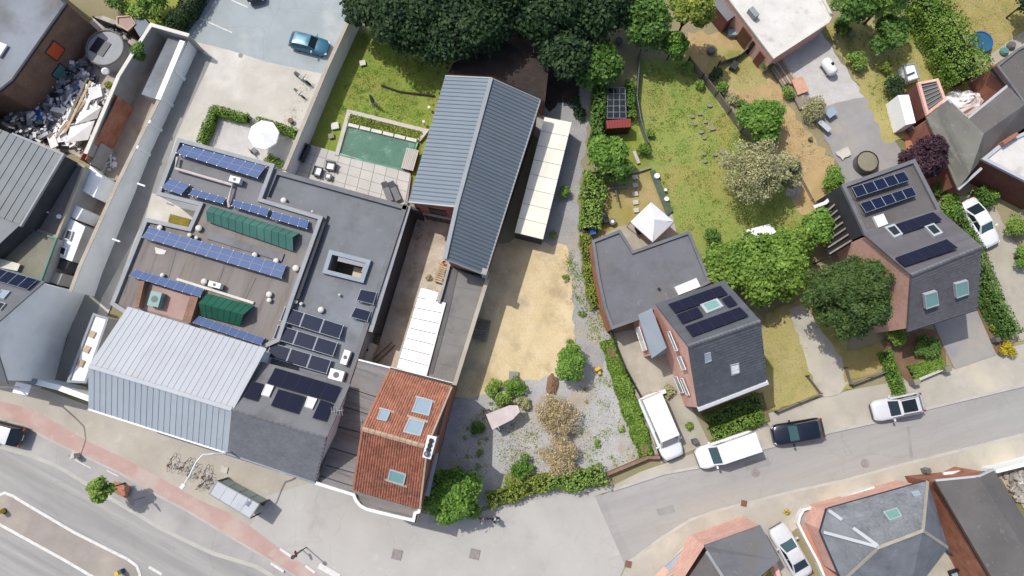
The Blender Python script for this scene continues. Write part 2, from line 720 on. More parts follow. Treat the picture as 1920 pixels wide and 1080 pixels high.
def tufts(name, px, n, leaf, size=0.12, hgt=0.12, label=None):
    """uncountable low weeds or grass blades strewn over an area given in photo points"""
    pts = PL(px)
    tris = tessellate_polygon([pts])
    ar = [abs((pts[b] - pts[a]).cross(pts[c] - pts[a]).z) for a, b, c in tris]
    idx = RNG.choice(len(tris), max(1, n // 22), p=np.array(ar) / sum(ar))
    pos = []
    for i in idx:
        a, b, c = (pts[j] for j in tris[i])
        r1, r2 = RNG.random(), RNG.random()
        if r1 + r2 > 1:
            r1, r2 = 1 - r1, 1 - r2
        q = a + (b - a) * r1 + (c - a) * r2
        sp = RNG.uniform(0.08, 0.5)
        for _ in range(int(RNG.integers(4, 40))):
            pos.append((q.x + RNG.normal(0, sp), q.y + RNG.normal(0, sp), G + 0.03 + abs(RNG.normal(0, hgt))))
    pos = np.array(pos)
    nor = np.tile(np.array([0, 0, 1.0]), (len(pos), 1))
    o = bpy.data.objects.new(name, leaf_mesh(name, pos, nor, size, leaf, (0, 0, 0), 0.7))
    o['kind'] = 'stuff'
    if label:
        o['label'] = label
    return link(o)

# ================================================================== materials used in the place
DIR_MAIN = -math.radians(-30.0)
mat('earth', '#948b70', '#a39a77', 0.12, c='#70703f', cscale=0.06, grain=0.12, bump=0.3)
mat('pavement_beige', '#bcb4a7', '#b0a89a', 0.35, c='#c4bcae', cscale=0.12, grain=0.05, gscale=9, bump=0.1)
mat('plaza_concrete', '#bfbcb6', '#b6b3ad', 0.25, c='#c6c3bb', cscale=0.10, grain=0.035, gscale=14, bump=0.1)
mat('cycle_red', '#c0a49b', '#b99990', 0.4, c='#c9bdb2', cscale=0.3, grain=0.05, bump=0.1)
mat('asphalt_main', '#b2afab', '#9a9896', 0.42, stretch=(math.radians(-27), 0.10, 1.3), grain=0.05, gscale=5, bump=0.15, lo=0.38, hi=0.62)
mat('asphalt_parking', '#b0adaa', '#a6a3a0', 0.5, grain=0.06, c='#bfbbb3', cscale=0.2, bump=0.15)
mat('asphalt_side', '#aeaca8', '#a3a19e', 0.4, stretch=(math.radians(17), 0.12, 1.1), grain=0.05, gscale=6, c='#b1aba1', cscale=0.12, bump=0.15)
mat('island_paving', '#a69e96', '#9b938b', 0.6, c='#bfb3a4', cscale=0.3, grain=0.08, bump=0.2)
mat('kerb', '#c3c0b8', '#b6b3aa', 0.8, grain=0.08, obr=0.04, bump=0.1)
mat('road_paint', '#e9e8e6', '#d2cfca', 2.5, grain=0.05, rough=0.7)
mat('footpath_concrete', '#beb8ab', '#b3ada0', 0.35, c='#d2c9b4', cscale=0.2, grain=0.05, bump=0.12)
mat('lot_gravel', '#bbb9b6', '#abaaa8', 0.8, c='#b3a692', cscale=0.25, grain=0.30, gscale=7, bump=0.6, bscale=9)
mat('path_gravel', '#aaa9a8', '#9b9a99', 0.7, c='#b0a58f', cscale=0.3, grain=0.26, gscale=7, bump=0.6, bscale=9)
mat('straw', '#dfcda6', '#d3bd92', 0.5, c='#d8c69e', cscale=0.35, grain=0.14, gscale=6, bump=0.4)
mat('lawn_green', '#84984a', '#989f55', 0.55, c='#a09656', cscale=0.28, grain=0.20, gscale=6, bump=0.5)
mat('lawn_garden', '#80963a', '#98994c', 0.5, c='#668226', cscale=0.22, grain=0.22, gscale=5, bump=0.5)
mat('lawn_dry', '#aba164', '#b3a870', 0.5, c='#84883f', cscale=0.3, grain=0.18, gscale=6, bump=0.5)
mat('lawn_olive', '#a99b63', '#9c9150', 0.6, c='#b8a276', cscale=0.25, grain=0.18, gscale=6, bump=0.5)
mat('dry_soil', '#c4aa7c', '#b3996d', 0.5, c='#a29555', cscale=0.3, grain=0.15, gscale=6, bump=0.5)
mat('lot_asphalt', '#a9b2b4', '#9fa8aa', 0.35, c='#cdcfc9', cscale=0.12, grain=0.05, bump=0.12)
mat('drive_beige', '#cbc6bb', '#c0bbb0', 0.5, c='#dedad0', cscale=0.2, grain=0.05, gscale=10, bump=0.12)
mat('alley_grey', '#9b9a95', '#8f8e89', 0.4, grain=0.06, c='#a5a39c', cscale=0.3, bump=0.15)
mat('alley_sand', '#b9aa97', '#a5978a', 0.7, c='#8b7869', cscale=0.35, grain=0.12, bump=0.3)
mat('gravel_white', '#ccc9c5', '#c0bdb9', 1.2, grain=0.15, gscale=9, bump=0.4)
mat('terrace', '#ccc9c3', '#c1beb8', 0.6, grain=0.05, obr=0.05, bump=0.08)
mat('grey_paving', '#a3a1a0', '#989695', 0.5, c='#aca69a', cscale=0.3, grain=0.07, bump=0.15)
mat('drive_concrete', '#b9b3a4', '#ada797', 0.6, grain=0.06, c='#a59d8e', cscale=0.3, bump=0.12)
mat('court_concrete', '#d4c8b6', '#c4b7a4', 0.6, c='#a6947f', cscale=0.45, grain=0.14, gscale=4, bump=0.3)
mat('red_paving', '#b87f62', '#a96f54', 0.8, c='#c28d70', cscale=0.4, grain=0.10, bump=0.15)
mat('litter_in_shade', '#463b35', '#312c2b', 0.8, c='#56463e', cscale=0.4, grain=0.3, gscale=5, bump=0.5)  # litter colour darkened to hold the shade under the trees
mat('coping_lightblue', '#a2acb4', '#97a1a9', 0.8, grain=0.05)
mat('pink_paving', '#c6957f', '#b88771', 0.8, c='#cda290', cscale=0.4, grain=0.08, bump=0.15)
mat('soil', '#8d7157', '#78604a', 0.8, grain=0.2, bump=0.5)
# walls
brick_mat('brick_red', '#b8735b', '#a5644e', '#a08a7c')
brick_mat('brick_orange', '#c98568', '#a8664e', '#a88b78')
brick_mat('brick_pink', '#d2a596', '#c69585', '#cdb5aa', k=1.1)
brick_mat('brick_brown', '#a07a66', '#8c6b59', '#8f7c6e')
brick_mat('brick_darkred', '#834b40', '#744238', '#7d6258')
mat('render_white', '#f4f6f7', '#eceff0', 0.5, k=.95, c='#dfe3e3', cscale=0.3, grain=0.03, bump=0.05)
mat('render_bluewhite', '#f4f6f8', '#ebeff2', 0.6, k=.92, c='#d5dbdf', cscale=0.25, grain=0.03, bump=0.05)
mat('render_grey', '#b2afab', '#a29f9b', 0.7, grain=0.06, bump=0.1)
mat('render_cream', '#d8cfb9', '#cbc1a9', 0.8, grain=0.04)
mat('coping_cream', '#e2dfd6', '#d5d1c6', 1.2, grain=0.05, obr=0.03)
mat('coping_stone', '#bbb2a4', '#aea596', 1.0, grain=0.08)
mat('wall_dark', '#4a4b50', '#3e3f44', 0.7, grain=0.06)
mat('fascia_white', '#f1f0ee', '#e6e5e2', 1.0, rough=0.5)
mat('coping_grey', '#9fa2a6', '#93969a', 1.0, grain=0.04, rough=0.6)
mat('coping_dark', '#7b7c80', '#6e6f73', 1.0, grain=0.05, rough=0.7)
# roofs
mat('bitumen_grey', '#838487', '#77787b', 0.35, c='#848588', cscale=0.15, grain=0.06, rough=0.8, bump=0.15)
mat('bitumen_blue', '#7f8388', '#74777b', 0.3, c='#949ba4', cscale=0.12, grain=0.05, rough=0.8, bump=0.15)
mat('bitumen_brown', '#8f8985', '#807a76', 0.5, stretch=(math.radians(73), 0.3, 2.2), c='#8f857a', cscale=0.25, grain=0.09, bump=0.2)
mat('bitumen_dark', '#706d6c', '#63605f', 0.4, c='#6f6a64', cscale=0.25, grain=0.08, bump=0.2)
mat('bitumen_house', '#93918f', '#7d7b7a', 0.35, stretch=(math.radians(-17), 0.4, 2.0), c='#82786f', cscale=0.5, grain=0.12, bump=0.3)
mat('bitumen_annex', '#86847f', '#7b7975', 0.5, c='#8e8b86', cscale=0.3, grain=0.05, gscale=14, bump=0.15)
mat('bitumen_carport', '#7a7c82', '#717379', 0.4, c='#777167', cscale=0.15, grain=0.06, bump=0.15)
mat('roof_mossy', '#8d8a7b', '#7f7d70', 0.5, c='#6d6d5e', cscale=0.3, grain=0.12, bump=0.3)
mat('roof_lichen', '#74736b', '#686762', 0.5, c='#86867a', cscale=0.2, grain=0.08, bump=0.2)
mat('roof_greymetal', '#7d8487', '#747b7e', 0.3, stretch=(math.radians(-32), 0.3, 2.0), grain=0.04, rough=0.55, obr=0.04)
mat('metal_light', '#c2c6cb', '#bcc0c5', 0.3, rough=0.6, grain=0.02, obr=0.02)
mat('metal_light_front', '#c0c8cf', '#bac2c9', 0.3, rough=0.6, grain=0.02, obr=0.02)
mat('metal_blue', '#798894', '#74828e', 0.3, rough=0.55, grain=0.02, obr=0.03)
mat('metal_slate_shade', '#6d7882', '#67727c', 0.3, rough=0.55, grain=0.03, obr=0.03)  # barn roof metal, darkened in colour for the slope facing from the sun
mat('metal_seam', '#3b4550', rough=0.6)
mat('metal_flash', '#949a9f', '#8c9297', 1.0, rough=0.45, metal=0.1)
mat('tile_terracotta', '#a96d56', '#95604d', 0.9, isl=0.24, c='#8a5f50', cscale=0.6, rough=0.8, grain=0.10, gscale=4)
mat('tile_terra_light', '#b57c65', '#a36e58', 0.8, isl=0.20, c='#a3705c', cscale=0.5, rough=0.8, grain=0.10, gscale=4)
mat('mortar_pale', '#c8b39b', '#b8a187', 1.5, grain=0.12, obr=0.10)
mat('tile_dark', '#606369', '#575a60', 0.6, isl=0.10, rough=0.65, grain=0.08)
mat('tile_slate', '#797b80', '#6e7075', 0.6, isl=0.08, rough=0.65, grain=0.08)
mat('tile_anthra', '#6c6a6f', '#636166', 0.6, isl=0.10, rough=0.7, grain=0.08)
mat('slate_old', '#85898e', '#74787d', 0.8, c='#8a9098', cscale=0.7, isl=0.12, rough=0.7, grain=0.15)
mat('zinc', '#8f99a3', '#87919b', 0.6, rough=0.45, metal=0.2, grain=0.03)
mat('white_membrane', '#e2e0da', '#d4d1ca', 0.5, c='#eceae6', cscale=0.3, grain=0.05, gscale=3, bump=0.15)
mat('cream_panel', '#efecdc', '#e6e2d0', 0.5, rough=0.55, obr=0.03, k=0.9)
mat('poly_white', '#f7f7f5', '#f0f0ee', 0.6, rough=0.35, k=0.93, obr=0.02)
mat('green_sheet', '#558578', '#4b796d', 0.5, rough=0.5, obr=0.08, grain=0.06)
mat('green_tarp', '#1f5a45', '#2b6a54', 0.5, rough=0.55, grain=0.12, gscale=3)
mat('blue_tarp', '#2f70c0', '#2764b4', 0.8, rough=0.5)
mat('pipe_pink', '#d6c9c4', '#c8bcb7', 1.5, rough=0.6)
mat('wood_pale', '#c9b294', '#b59d7e', 1.0, grain=0.15, obr=0.15)
mat('wood_grey', '#9a9084', '#867c70', 1.0, grain=0.15, obr=0.15)
mat('wood_brown', '#7a5a3f', '#684a33', 1.0, grain=0.15, obr=0.12)
mat('wood_dark', '#45392f', '#3a3028', 1.0, grain=0.15, obr=0.12)
mat('rubble_mix', '#bdb6ae', '#8f857c', 0.9, isl=0.45, grain=0.1)
mat('scrap_mix', '#a3a4a8', '#6f6f74', 0.9, isl=0.6, c='#9aa2ad', cscale=0.8)
mat('sheet_white', '#f0eeec', '#dfdcd8', 0.9, rough=0.6, obr=0.06, k=0.88)
mat('stone_pale', '#d2cdc2', '#c3bdb1', 1.5, grain=0.1, obr=0.06)
mat('stone_lilac', '#989480', '#8a8673', 1.5, grain=0.1, obr=0.08)
mat('plastic_black', '#26282b', rough=0.5)
mat('plastic_grey', '#6c6e71', '#606265', 1.0, rough=0.5)
mat('plastic_white', '#efefef', '#e5e5e5', 1.0, rough=0.45, k=0.88)
mat('plastic_orange', '#e0633a', rough=0.5)
mat('peach_sheet', '#d9ae96', '#cf9a7e', 1.5, rough=0.7)
mat('plastic_yellow', '#dcb92e', rough=0.5)
mat('plastic_blue', '#2a62a8', rough=0.5)
mat('plastic_teal', '#5a8f8c', rough=0.5)
mat('plastic_red', '#8f3a35', rough=0.5)
mat('fabric_white', '#eff0f4', '#e6e8ee', 0.8, rough=0.8, k=0.9)
mat('steel', '#9a9ea3', '#8a8e93', 1.0, rough=0.35, metal=0.6)
mat('steel_white', '#e6e8ea', rough=0.4)
mat('steel_dark', '#3b3e42', rough=0.5)
mat('rubber', '#202123', rough=0.8)
mat('bark', '#6a5947', '#51443a', 2.0, rough=0.9, grain=0.2)
mat('bark_pale', '#a39682', '#8d806c', 2.0, rough=0.9, grain=0.2)
mat('hedge_core', '#28331a', '#1f2815', 1.0, rough=1.0)
mat('sedum', '#8a7a30', '#6f6a28', 2.0, grain=0.25, gscale=5, bump=0.5)
mat('pool_floor', '#74a38f', '#659484', 0.7, c='#78a08c', cscale=0.4, grain=0.08)
mat('court_red', '#b59a92', '#a98e86', 0.8, grain=0.06)
gloss('glass_dark', '#20272b', 0.08)
gloss('glass_sky', '#9fb2bf', 0.12)
gloss('glass_green', '#7ea9a3', 0.15)
gloss('glass_white', '#eef1f2', 0.25, k=0.9)
gloss('frame_grey', '#b7bfc4', 0.35)
gloss('pv_blue', '#5b709c', 0.3, k=0.75)
gloss('pv_black', '#1e2742', 0.45, k=0.7, spec=0.12)
mat('netting_green', '#5d6b58', '#4f5d4c', 3.0, grain=0.2)
gloss('pv_night', '#1d2038', 0.4, k=0.7, spec=0.25)
gloss('pv_frame', '#a8b3c2', 0.35)
gloss('pv_frame_dark', '#30343d', 0.35)
gloss('car_glass', '#26333a', 0.06)
gloss('car_glass_teal', '#3c5c60', 0.08)
gloss('paint_white', '#eceeef', 0.3, coat=0.6, k=0.86)
gloss('paint_silver', '#dcdde0', 0.35, metal=0.05, coat=0.5)
gloss('paint_navy', '#1a2233', 0.22, metal=0.3, coat=0.9)
gloss('paint_black', '#17181b', 0.25, coat=0.8)
gloss('paint_blue', '#2f6b84', 0.35, metal=0.2, coat=0.5)
gloss('lamp_red', '#a8201c', 0.2)
gloss('lamp_clear', '#d5dade', 0.1)
gloss('blue_water', '#3c6a86', 0.08)
for n_ in ('bitumen_grey', 'bitumen_blue', 'bitumen_carport', 'bitumen_dark', 'bitumen_annex'):
    weather_or_ripple(n_, '#55524e', 0.35, 0.52, 0.66, 0.35)
    weather_or_ripple(n_, '#a3a09b', 1.6, 0.60, 0.72, 0.40)
weather_or_ripple('bitumen_blue', '#a5795c', 0.22, 0.62, 0.74, 0.45)
weather_or_ripple('bitumen_house', '#4b4644', 1.2, 0.54, 0.66, 0.45, math.radians(-17), 0.25, 2.5)
weather_or_ripple('bitumen_house', '#aaa39c', 2.2, 0.60, 0.72, 0.35)
weather_or_ripple('bitumen_brown', '#5c5450', 1.0, 0.54, 0.68, 0.5, math.radians(73), 0.2, 2.2)
weather_or_ripple('bitumen_brown', '#b0a79c', 0.5, 0.6, 0.75, 0.35)
for n_ in ('metal_light', 'metal_light_front', 'metal_blue', 'metal_slate_shade', 'roof_greymetal', 'cream_panel'):
    weather_or_ripple(n_, '#8e8c84' if n_ != 'metal_slate_shade' else '#666b70', 0.6, 0.55, 0.75, 0.28, math.radians(60), 0.4, 2.0)
weather_or_ripple('slate_old', '#b3b7bb', 1.6, 0.60, 0.70, 0.5)
weather_or_ripple('slate_old', '#45474c', 0.8, 0.56, 0.7, 0.4)
weather_or_ripple('roof_lichen', '#a2a294', 0.9, 0.56, 0.7, 0.4)
weather_or_ripple('white_membrane', '#a29c92', 0.7, 0.56, 0.70, 0.55)
weather_or_ripple('white_membrane', '#d4bfae', 0.3, 0.55, 0.7, 0.4)
for n_ in ('tile_dark', 'tile_slate', 'tile_anthra'):
    weather_or_ripple(n_, '#8a8c88', 1.3, 0.62, 0.74, 0.35)
for n_ in ('tile_terracotta', 'tile_terra_light'):
    weather_or_ripple(n_, '#5e5048', 1.1, 0.56, 0.70, 0.45)
    weather_or_ripple(n_, '#cf9f86', 2.6, 0.60, 0.72, 0.4)
for n_ in ('asphalt_main', 'asphalt_side', 'lot_asphalt', 'asphalt_parking', 'grey_paving', 'alley_grey'):
    weather_or_ripple(n_, '#7a7774', 0.16, 0.010, amt=0.16, kind='crack')
    weather_or_ripple(n_, '#8f8b86', 0.5, 0.58, 0.72, 0.30)
for n_ in ('plaza_concrete', 'pavement_beige', 'footpath_concrete', 'drive_beige', 'drive_concrete', 'cycle_red'):
    weather_or_ripple(n_, '#96908a', 0.30, 0.56, 0.72, 0.28)
    weather_or_ripple(n_, '#dcd9d2', 0.9, 0.60, 0.72, 0.30)
    weather_or_ripple(n_, '#8a8680', 0.22, 0.008, amt=0.16, kind='crack')
weather_or_ripple('asphalt_main', '#84817d', 0.35, 0.46, 0.60, 0.35, math.radians(-27), 0.06, 1.6)
weather_or_ripple('asphalt_side', '#8d8a85', 0.35, 0.48, 0.62, 0.25, math.radians(17), 0.06, 1.6)
weather_or_ripple('straw', '#9a8660', 0.35, 0.50, 0.64, 0.6)
weather_or_ripple('straw', '#b3ab9c', 0.18, 0.54, 0.64, 0.6)
weather_or_ripple('straw', '#e4d6b4', 1.4, 0.56, 0.70, 0.5)
weather_or_ripple('lot_gravel', '#8b867c', 0.5, 0.54, 0.68, 0.4)
weather_or_ripple('lot_gravel', '#7f8a55', 0.35, 0.60, 0.68, 0.35)
weather_or_ripple('path_gravel', '#8b8a60', 0.5, 0.58, 0.70, 0.4)
weather_or_ripple('court_concrete', '#857565', 0.7, 0.54, 0.68, 0.45)
for n_ in ('lawn_green', 'lawn_garden', 'lawn_dry', 'lawn_olive'):
    weather_or_ripple(n_, '#b89f6c', 0.22, 0.56, 0.70, 0.55)
    weather_or_ripple(n_, '#66802f', 0.45, 0.56, 0.72, 0.5)
weather_or_ripple('pool_floor', '#b4d2c4', 0.9, 0.54, 0.64, 0.6)  # pale patches painted on the floor as light from surface ripples
weather_or_ripple('pool_floor', '#3f6f66', 0.5, 0.54, 0.66, 0.5)
weather_or_ripple('dry_soil', '#d8bf95', 0.5, 0.55, 0.7, 0.5)
for n_ in ('render_white', 'render_bluewhite'):
    weather_or_ripple(n_, '#c4c6c4', 0.4, 0.58, 0.75, 0.35)
# leaves
leaf_mat('leaf_dark', '#34502f', '#486338', '#26422b', k=0.75)
leaf_mat('leaf_pine', '#47642f', '#60793f', '#2f4d28', k=0.8)
leaf_mat('leaf_mid', '#587f34', '#70964a', '#466d2c')
leaf_mat('leaf_light', '#7ea045', '#98b65a', '#64903a')
leaf_mat('leaf_lime', '#71963a', '#88a84c', '#58812e')
leaf_mat('leaf_yellow', '#869a3e', '#9aa84c', '#6f8638')
leaf_mat('leaf_gold', '#c9bb30', '#b5aa2a', '#b09a2a')
leaf_mat('leaf_olive', '#adb083', '#bfbd92', '#8b9562')
leaf_mat('leaf_tan', '#c4b68e', '#d0c3a0', '#a39f6c')
leaf_mat('leaf_purple', '#4a3340', '#58404c', '#3a2833')
leaf_mat('leaf_weed', '#84a048', '#98b25c', '#a89c5a')
leaf_mat('leaf_garden', '#689538', '#83a84c', '#4f7d2e')

# ================================================================== the ground
base = struct('ground', MB().poly([V((-600, -600, -0.02)), V((600, -600, -0.02)), V((600, 600, -0.02)), V((-600, 600, -0.02))]), 'earth')

NK = [(-500, 560), (-150, 722), (0, 785), (50, 800), (88, 822), (150, 852), (225, 887), (287, 925), (350, 957), (412, 995), (480, 1035), (525, 1062), (600, 1110), (760, 1220)]
SK_TOP = [(1150, 918), (1245, 887), (1307, 876), (1375, 855), (1440, 838), (1545, 812), (1640, 791), (1732, 767), (1920, 722), (2300, 630)]
SK_BOT = [(1172, 1060), (1205, 1036), (1240, 1010), (1295, 975), (1345, 958), (1395, 945), (1490, 921), (1580, 902), (1690, 872), (1800, 845), (1920, 815), (2300, 722)]
far = 380.0
def wide(px):
    return PL(px, G)
# northern plots and pavements: one raised plate between the two carriageways and the horizon
top_pts = wide(NK) + wide([(900, 1240), (1130, 1240), (1150, 1110), SK_BOT[0], (1115, 930)]) + wide(SK_TOP)
e = top_pts[-1]
s0 = top_pts[0]
top_pts += [V((far, e.y + 60, G)), V((far, far, G)), V((-far, far, G)), V((-far, s0.y + 60, G))]
struct('ground', MB().prism(top_pts, 0.16), 'earth')
# southern plots across the side road
sp = wide(SK_BOT)
e = sp[-1]
sp2 = sp + [V((far, e.y + 60, G)), V((far, -far, G)), V((P(1150, 1110).x, -far, G)), P(1150, 1110)]
struct('ground', MB().prism(sp2, 0.16), 'earth')

# carriageways
mr = PL(NK, 0.0)
mrx = mr + [V((mr[-1].x + 30, mr[-1].y - 14, 0)), V((40, -120, 0)), V((-200, -120, 0)), V((-200, mr[0].y + 20, 0))]
struct('road', MB().flat([mrx]), 'asphalt_main')
# lay-by along the cycle lane
bay_out = [(-150, 775), (0, 838), (50, 852), (88, 866), (125, 884), (175, 916), (240, 954), (300, 990), (340, 1010), (400, 1038), (480, 1062), (560, 1110)]
bay_in = [(-150, 724), (0, 787), (50, 802), (88, 824), (150, 854), (225, 889), (287, 927), (350, 959), (412, 997), (480, 1037), (525, 1066), (575, 1100)]
struct('parking_bay', MB().flat([PL(bay_out + bay_in[::-1], 0.004)]), 'asphalt_parking')
mb = MB()
mb.ribbon(PL(bay_out, 0.012), 0.32, 0.02)
struct('gutter', mb, 'kerb')
# side road with its ramp up to the junction plateau
sr = PL(SK_TOP, 0.004) + PL(SK_BOT[::-1], 0.004)
sr_pts = [P(1126, 932, 0.004)] + sr[:] + [P(1180, 1054, 0.004)]
struct('road', MB().flat([PL([(1126, 930)], 0.004) + PL(SK_TOP, 0.004) + PL(SK_BOT[::-1], 0.004)]), 'asphalt_side')
struct('ramp', MB().slab([P(1113, 930, G + 0.004), P(1128, 926, 0.008), P(1188, 1052, 0.008), P(1173, 1062, G + 0.004)], 0.02), 'asphalt_side')
for nm, l, o in (('kerb', SK_TOP, 0.0), ('kerb', SK_BOT, 0.0)):
    struct(nm, MB().ribbon(PL(l, G + 0.006), 0.30, 0.2), 'kerb')
struct('kerb', MB().ribbon(PL(NK, G + 0.006), 0.18, 0.2), 'kerb')

# pavements, plots
patch('pavement', [(-500, 470), (-150, 640), (0, 700), (165, 760), (420, 840), (600, 890), (780, 970), (640, 1128), (600, 1110), (525, 1061), (480, 1034), (412, 994), (350, 956), (287, 924), (225, 886), (150, 851), (88, 821), (50, 799), (0, 784), (-150, 721), (-500, 559)], 'pavement_beige')
patch('junction_plateau', [(470, 985), (500, 930), (600, 900), (780, 960), (850, 975), (940, 948), (1060, 920), (1149, 910), (1150, 919), (1115, 930), (1172, 1060), (1150, 1110), (1130, 1238), (900, 1238), (760, 1218), (600, 1108), (525, 1060), (500, 1030)], 'plaza_concrete')
red_top = [(-150, 690), (0, 752), (62, 767), (112, 797), (160, 825), (250, 868), (325, 910), (375, 938), (425, 960), (480, 995), (525, 1029), (590, 1072), (660, 1120)]
red_bot = [(-150, 720), (0, 783), (50, 798), (88, 820), (150, 850), (225, 885), (287, 923), (350, 955), (412, 993), (480, 1033), (530, 1062), (600, 1107)]
patch('cycle_lane', red_top + red_bot[::-1], 'cycle_red')
patch('pavement', [(1115, 930), (1150, 910), (1200, 885), (1300, 850), (1430, 800), (1440, 775), (1540, 745), (1600, 730), (1700, 712), (1790, 690), (1900, 650), (2300, 540), (2300, 628), (1920, 720), (1732, 765), (1640, 789), (1545, 810), (1440, 836), (1375, 853), (1307, 874), (1245, 885), (1150, 916)], 'footpath_concrete')
patch('pavement', [(1150, 1112), (1174, 1062), (1205, 1038), (1240, 1012), (1295, 977), (1345, 960), (1395, 947), (1490, 923), (1580, 904), (1690, 874), (1800, 847), (1920, 817), (2300, 724), (2300, 820), (1920, 888), (1860, 900), (1740, 925), (1500, 985), (1470, 1010), (1560, 1180), (1500, 1400), (1150, 1400)], 'footpath_concrete')

# gravel lot in the middle, straw yard, gravel lane
patch('gravel_lot', [(800, 860), (850, 750), (1000, 700), (1080, 690), (1125, 655), (1150, 640), (1190, 740), (1232, 850), (1150, 885), (1040, 930), (930, 945), (800, 985)], 'lot_gravel', ragged=0.15)
patch('straw_yard', [(850, 745), (880, 560), (930, 455), (1080, 440), (1075, 560), (1085, 650), (1060, 705), (985, 712), (900, 740)], 'straw', ragged=0.3)
patch('gravel_lane', [(1030, 130), (1110, 160), (1105, 230), (1090, 330), (1085, 450), (1110, 560), (1145, 640), (1130, 700), (1085, 690), (1070, 560), (1062, 460), (1010, 455), (1030, 400), (1000, 240), (1020, 190)], 'path_gravel', ragged=0.3)
patch('yard_behind_barn', [(800, 60), (1050, 40), (1110, 150), (1030, 210), (900, 160), (820, 150)], 'litter_in_shade', ragged=0.4)
# gardens
patch('lawn', [(560, 330), (660, 60), (860, 40), (860, 160), (800, 300), (790, 340), (630, 330), (590, 285)], 'lawn_garden')
patch('lawn', [(1195, 110), (1290, 110), (1340, 170), (1400, 250), (1480, 330), (1510, 430), (1540, 560), (1400, 560), (1290, 450), (1240, 420), (1220, 340), (1190, 250)], 'lawn_green', ragged=0.3)
patch('lawn', [(1128, 180), (1190, 170), (1196, 250), (1225, 320), (1185, 320), (1140, 330), (1125, 260)], 'lawn_garden', ragged=0.15)
patch('lawn', [(1120, 350), (1220, 320), (1240, 370), (1260, 430), (1180, 430), (1120, 440)], 'lawn_olive', ragged=0.1)
patch('dry_yard', [(1290, 60), (1380, 60), (1450, 130), (1480, 200), (1530, 260), (1580, 330), (1590, 420), (1500, 400), (1440, 290), (1340, 180), (1285, 110)], 'dry_soil', ragged=0.4)
patch('lawn', [(1330, 80), (1420, 100), (1440, 160), (1380, 170), (1330, 130)], 'lawn_dry', ragged=0.3)
patch('drive', [(1455, 105), (1540, 60), (1625, 185), (1570, 205), (1495, 180)], 'gravel_white', ragged=0.15)
patch('drive', [(1520, 205), (1625, 180), (1700, 300), (1640, 360), (1590, 350), (1560, 285)], 'grey_paving', ragged=0.1)
patch('lawn', [(1540, 40), (1720, 40), (1760, 180), (1700, 260), (1660, 270), (1620, 180)], 'lawn_dry', ragged=0.3)
patch('lawn', [(1740, -40), (1960, -40), (1960, 60), (1860, 110), (1800, 60)], 'lawn_olive', ragged=0.2)
patch('terrace', [(1830, 95), (1860, 100), (1960, 30), (1960, 110), (1890, 130), (1850, 130)], 'drive_concrete')
patch('lawn', [(1720, 40), (1790, 100), (1830, 190), (1780, 190), (1740, 150)], 'lawn_olive', ragged=0.2)
patch('red_patio', [(1690, 210), (1720, 150), (1740, 200), (1770, 270), (1800, 350), (1790, 375), (1745, 370), (1700, 290)], 'red_paving')
patch('red_patio', [(1820, 160), (1860, 120), (1890, 160), (1850, 210)], 'red_paving')
patch('drive', [(1790, 370), (1850, 360), (1960, 560), (1960, 630), (1910, 640), (1880, 560), (1830, 430)], 'drive_concrete', ragged=0.1)
patch('front_garden', [(1435, 590), (1500, 560), (1580, 600), (1600, 730), (1535, 745), (1430, 775), (1410, 740)], 'lawn_dry', ragged=0.2)
patch('gravel_track', [(1480, 580), (1505, 572), (1600, 700), (1575, 738), (1535, 745)], 'footpath_concrete', ragged=0.15)
patch('lawn', [(1580, 660), (1660, 640), (1665, 690), (1585, 718)], 'lawn_olive', ragged=0.15)
patch('planted_bed', [(1650, 640), (1700, 615), (1770, 620), (1775, 690), (1700, 715)], 'soil')
patch('drive', [(1748, 600), (1830, 578), (1868, 665), (1790, 692), (1770, 650)], 'grey_paving')
patch('planted_bed', [(1830, 575), (1850, 560), (1895, 645), (1870, 665)], 'soil')
patch('drive', [(1150, 625), (1225, 610), (1300, 770), (1330, 830), (1240, 870), (1190, 740)], 'drive_concrete')
patch('planted_bed', [(1310, 770), (1430, 735), (1445, 790), (1345, 825)], 'soil')
patch('terrace', [(1110, 452), (1160, 425), (1260, 400), (1270, 440), (1190, 475)], 'drive_concrete')
# left: car park, drive and alley
patch('car_park', [(330, 60), (370, -30), (700, -60), (668, 20), (600, 150), (500, 124), (420, 102), (372, 92)], 'lot_asphalt')
patch('drive', [(366, 78), (430, 94), (500, 116), (612, 140), (565, 250), (550, 345), (500, 330), (345, 280), (210, 570), (150, 720), (100, 720), (180, 560)], 'drive_beige')
patch('alley', [(372, 95), (398, 108), (330, 255), (300, 360), (190, 560), (150, 720), (100, 720), (150, 560), (270, 270)], 'alley_grey')
patch('drive', [(285, 362), (385, 382), (365, 432), (270, 415)], 'drive_beige')
patch('gravel_terrace', [(385, 268), (410, 215), (455, 222), (545, 250), (540, 322), (460, 305)], 'gravel_white')
patch('alley', [(262, 60), (350, 80), (250, 300), (150, 560), (90, 560), (160, 400), (200, 290)], 'alley_sand')
patch('scrap_yard', [(0, 150), (180, 30), (280, 60), (160, 300), (20, 260)], 'rubble_mix', ragged=0.3)
patch('lawn', [(200, -40), (320, -40), (340, 20), (300, 55), (240, 45)], 'lawn_garden', ragged=0.3)
patch('courtyard', [(700, 680), (785, 400), (860, 380), (850, 560), (800, 710)], 'court_concrete')
patch('red_yard', [(95, 580), (130, 470), (160, 400), (180, 420), (150, 500), (135, 560)], 'red_paving')

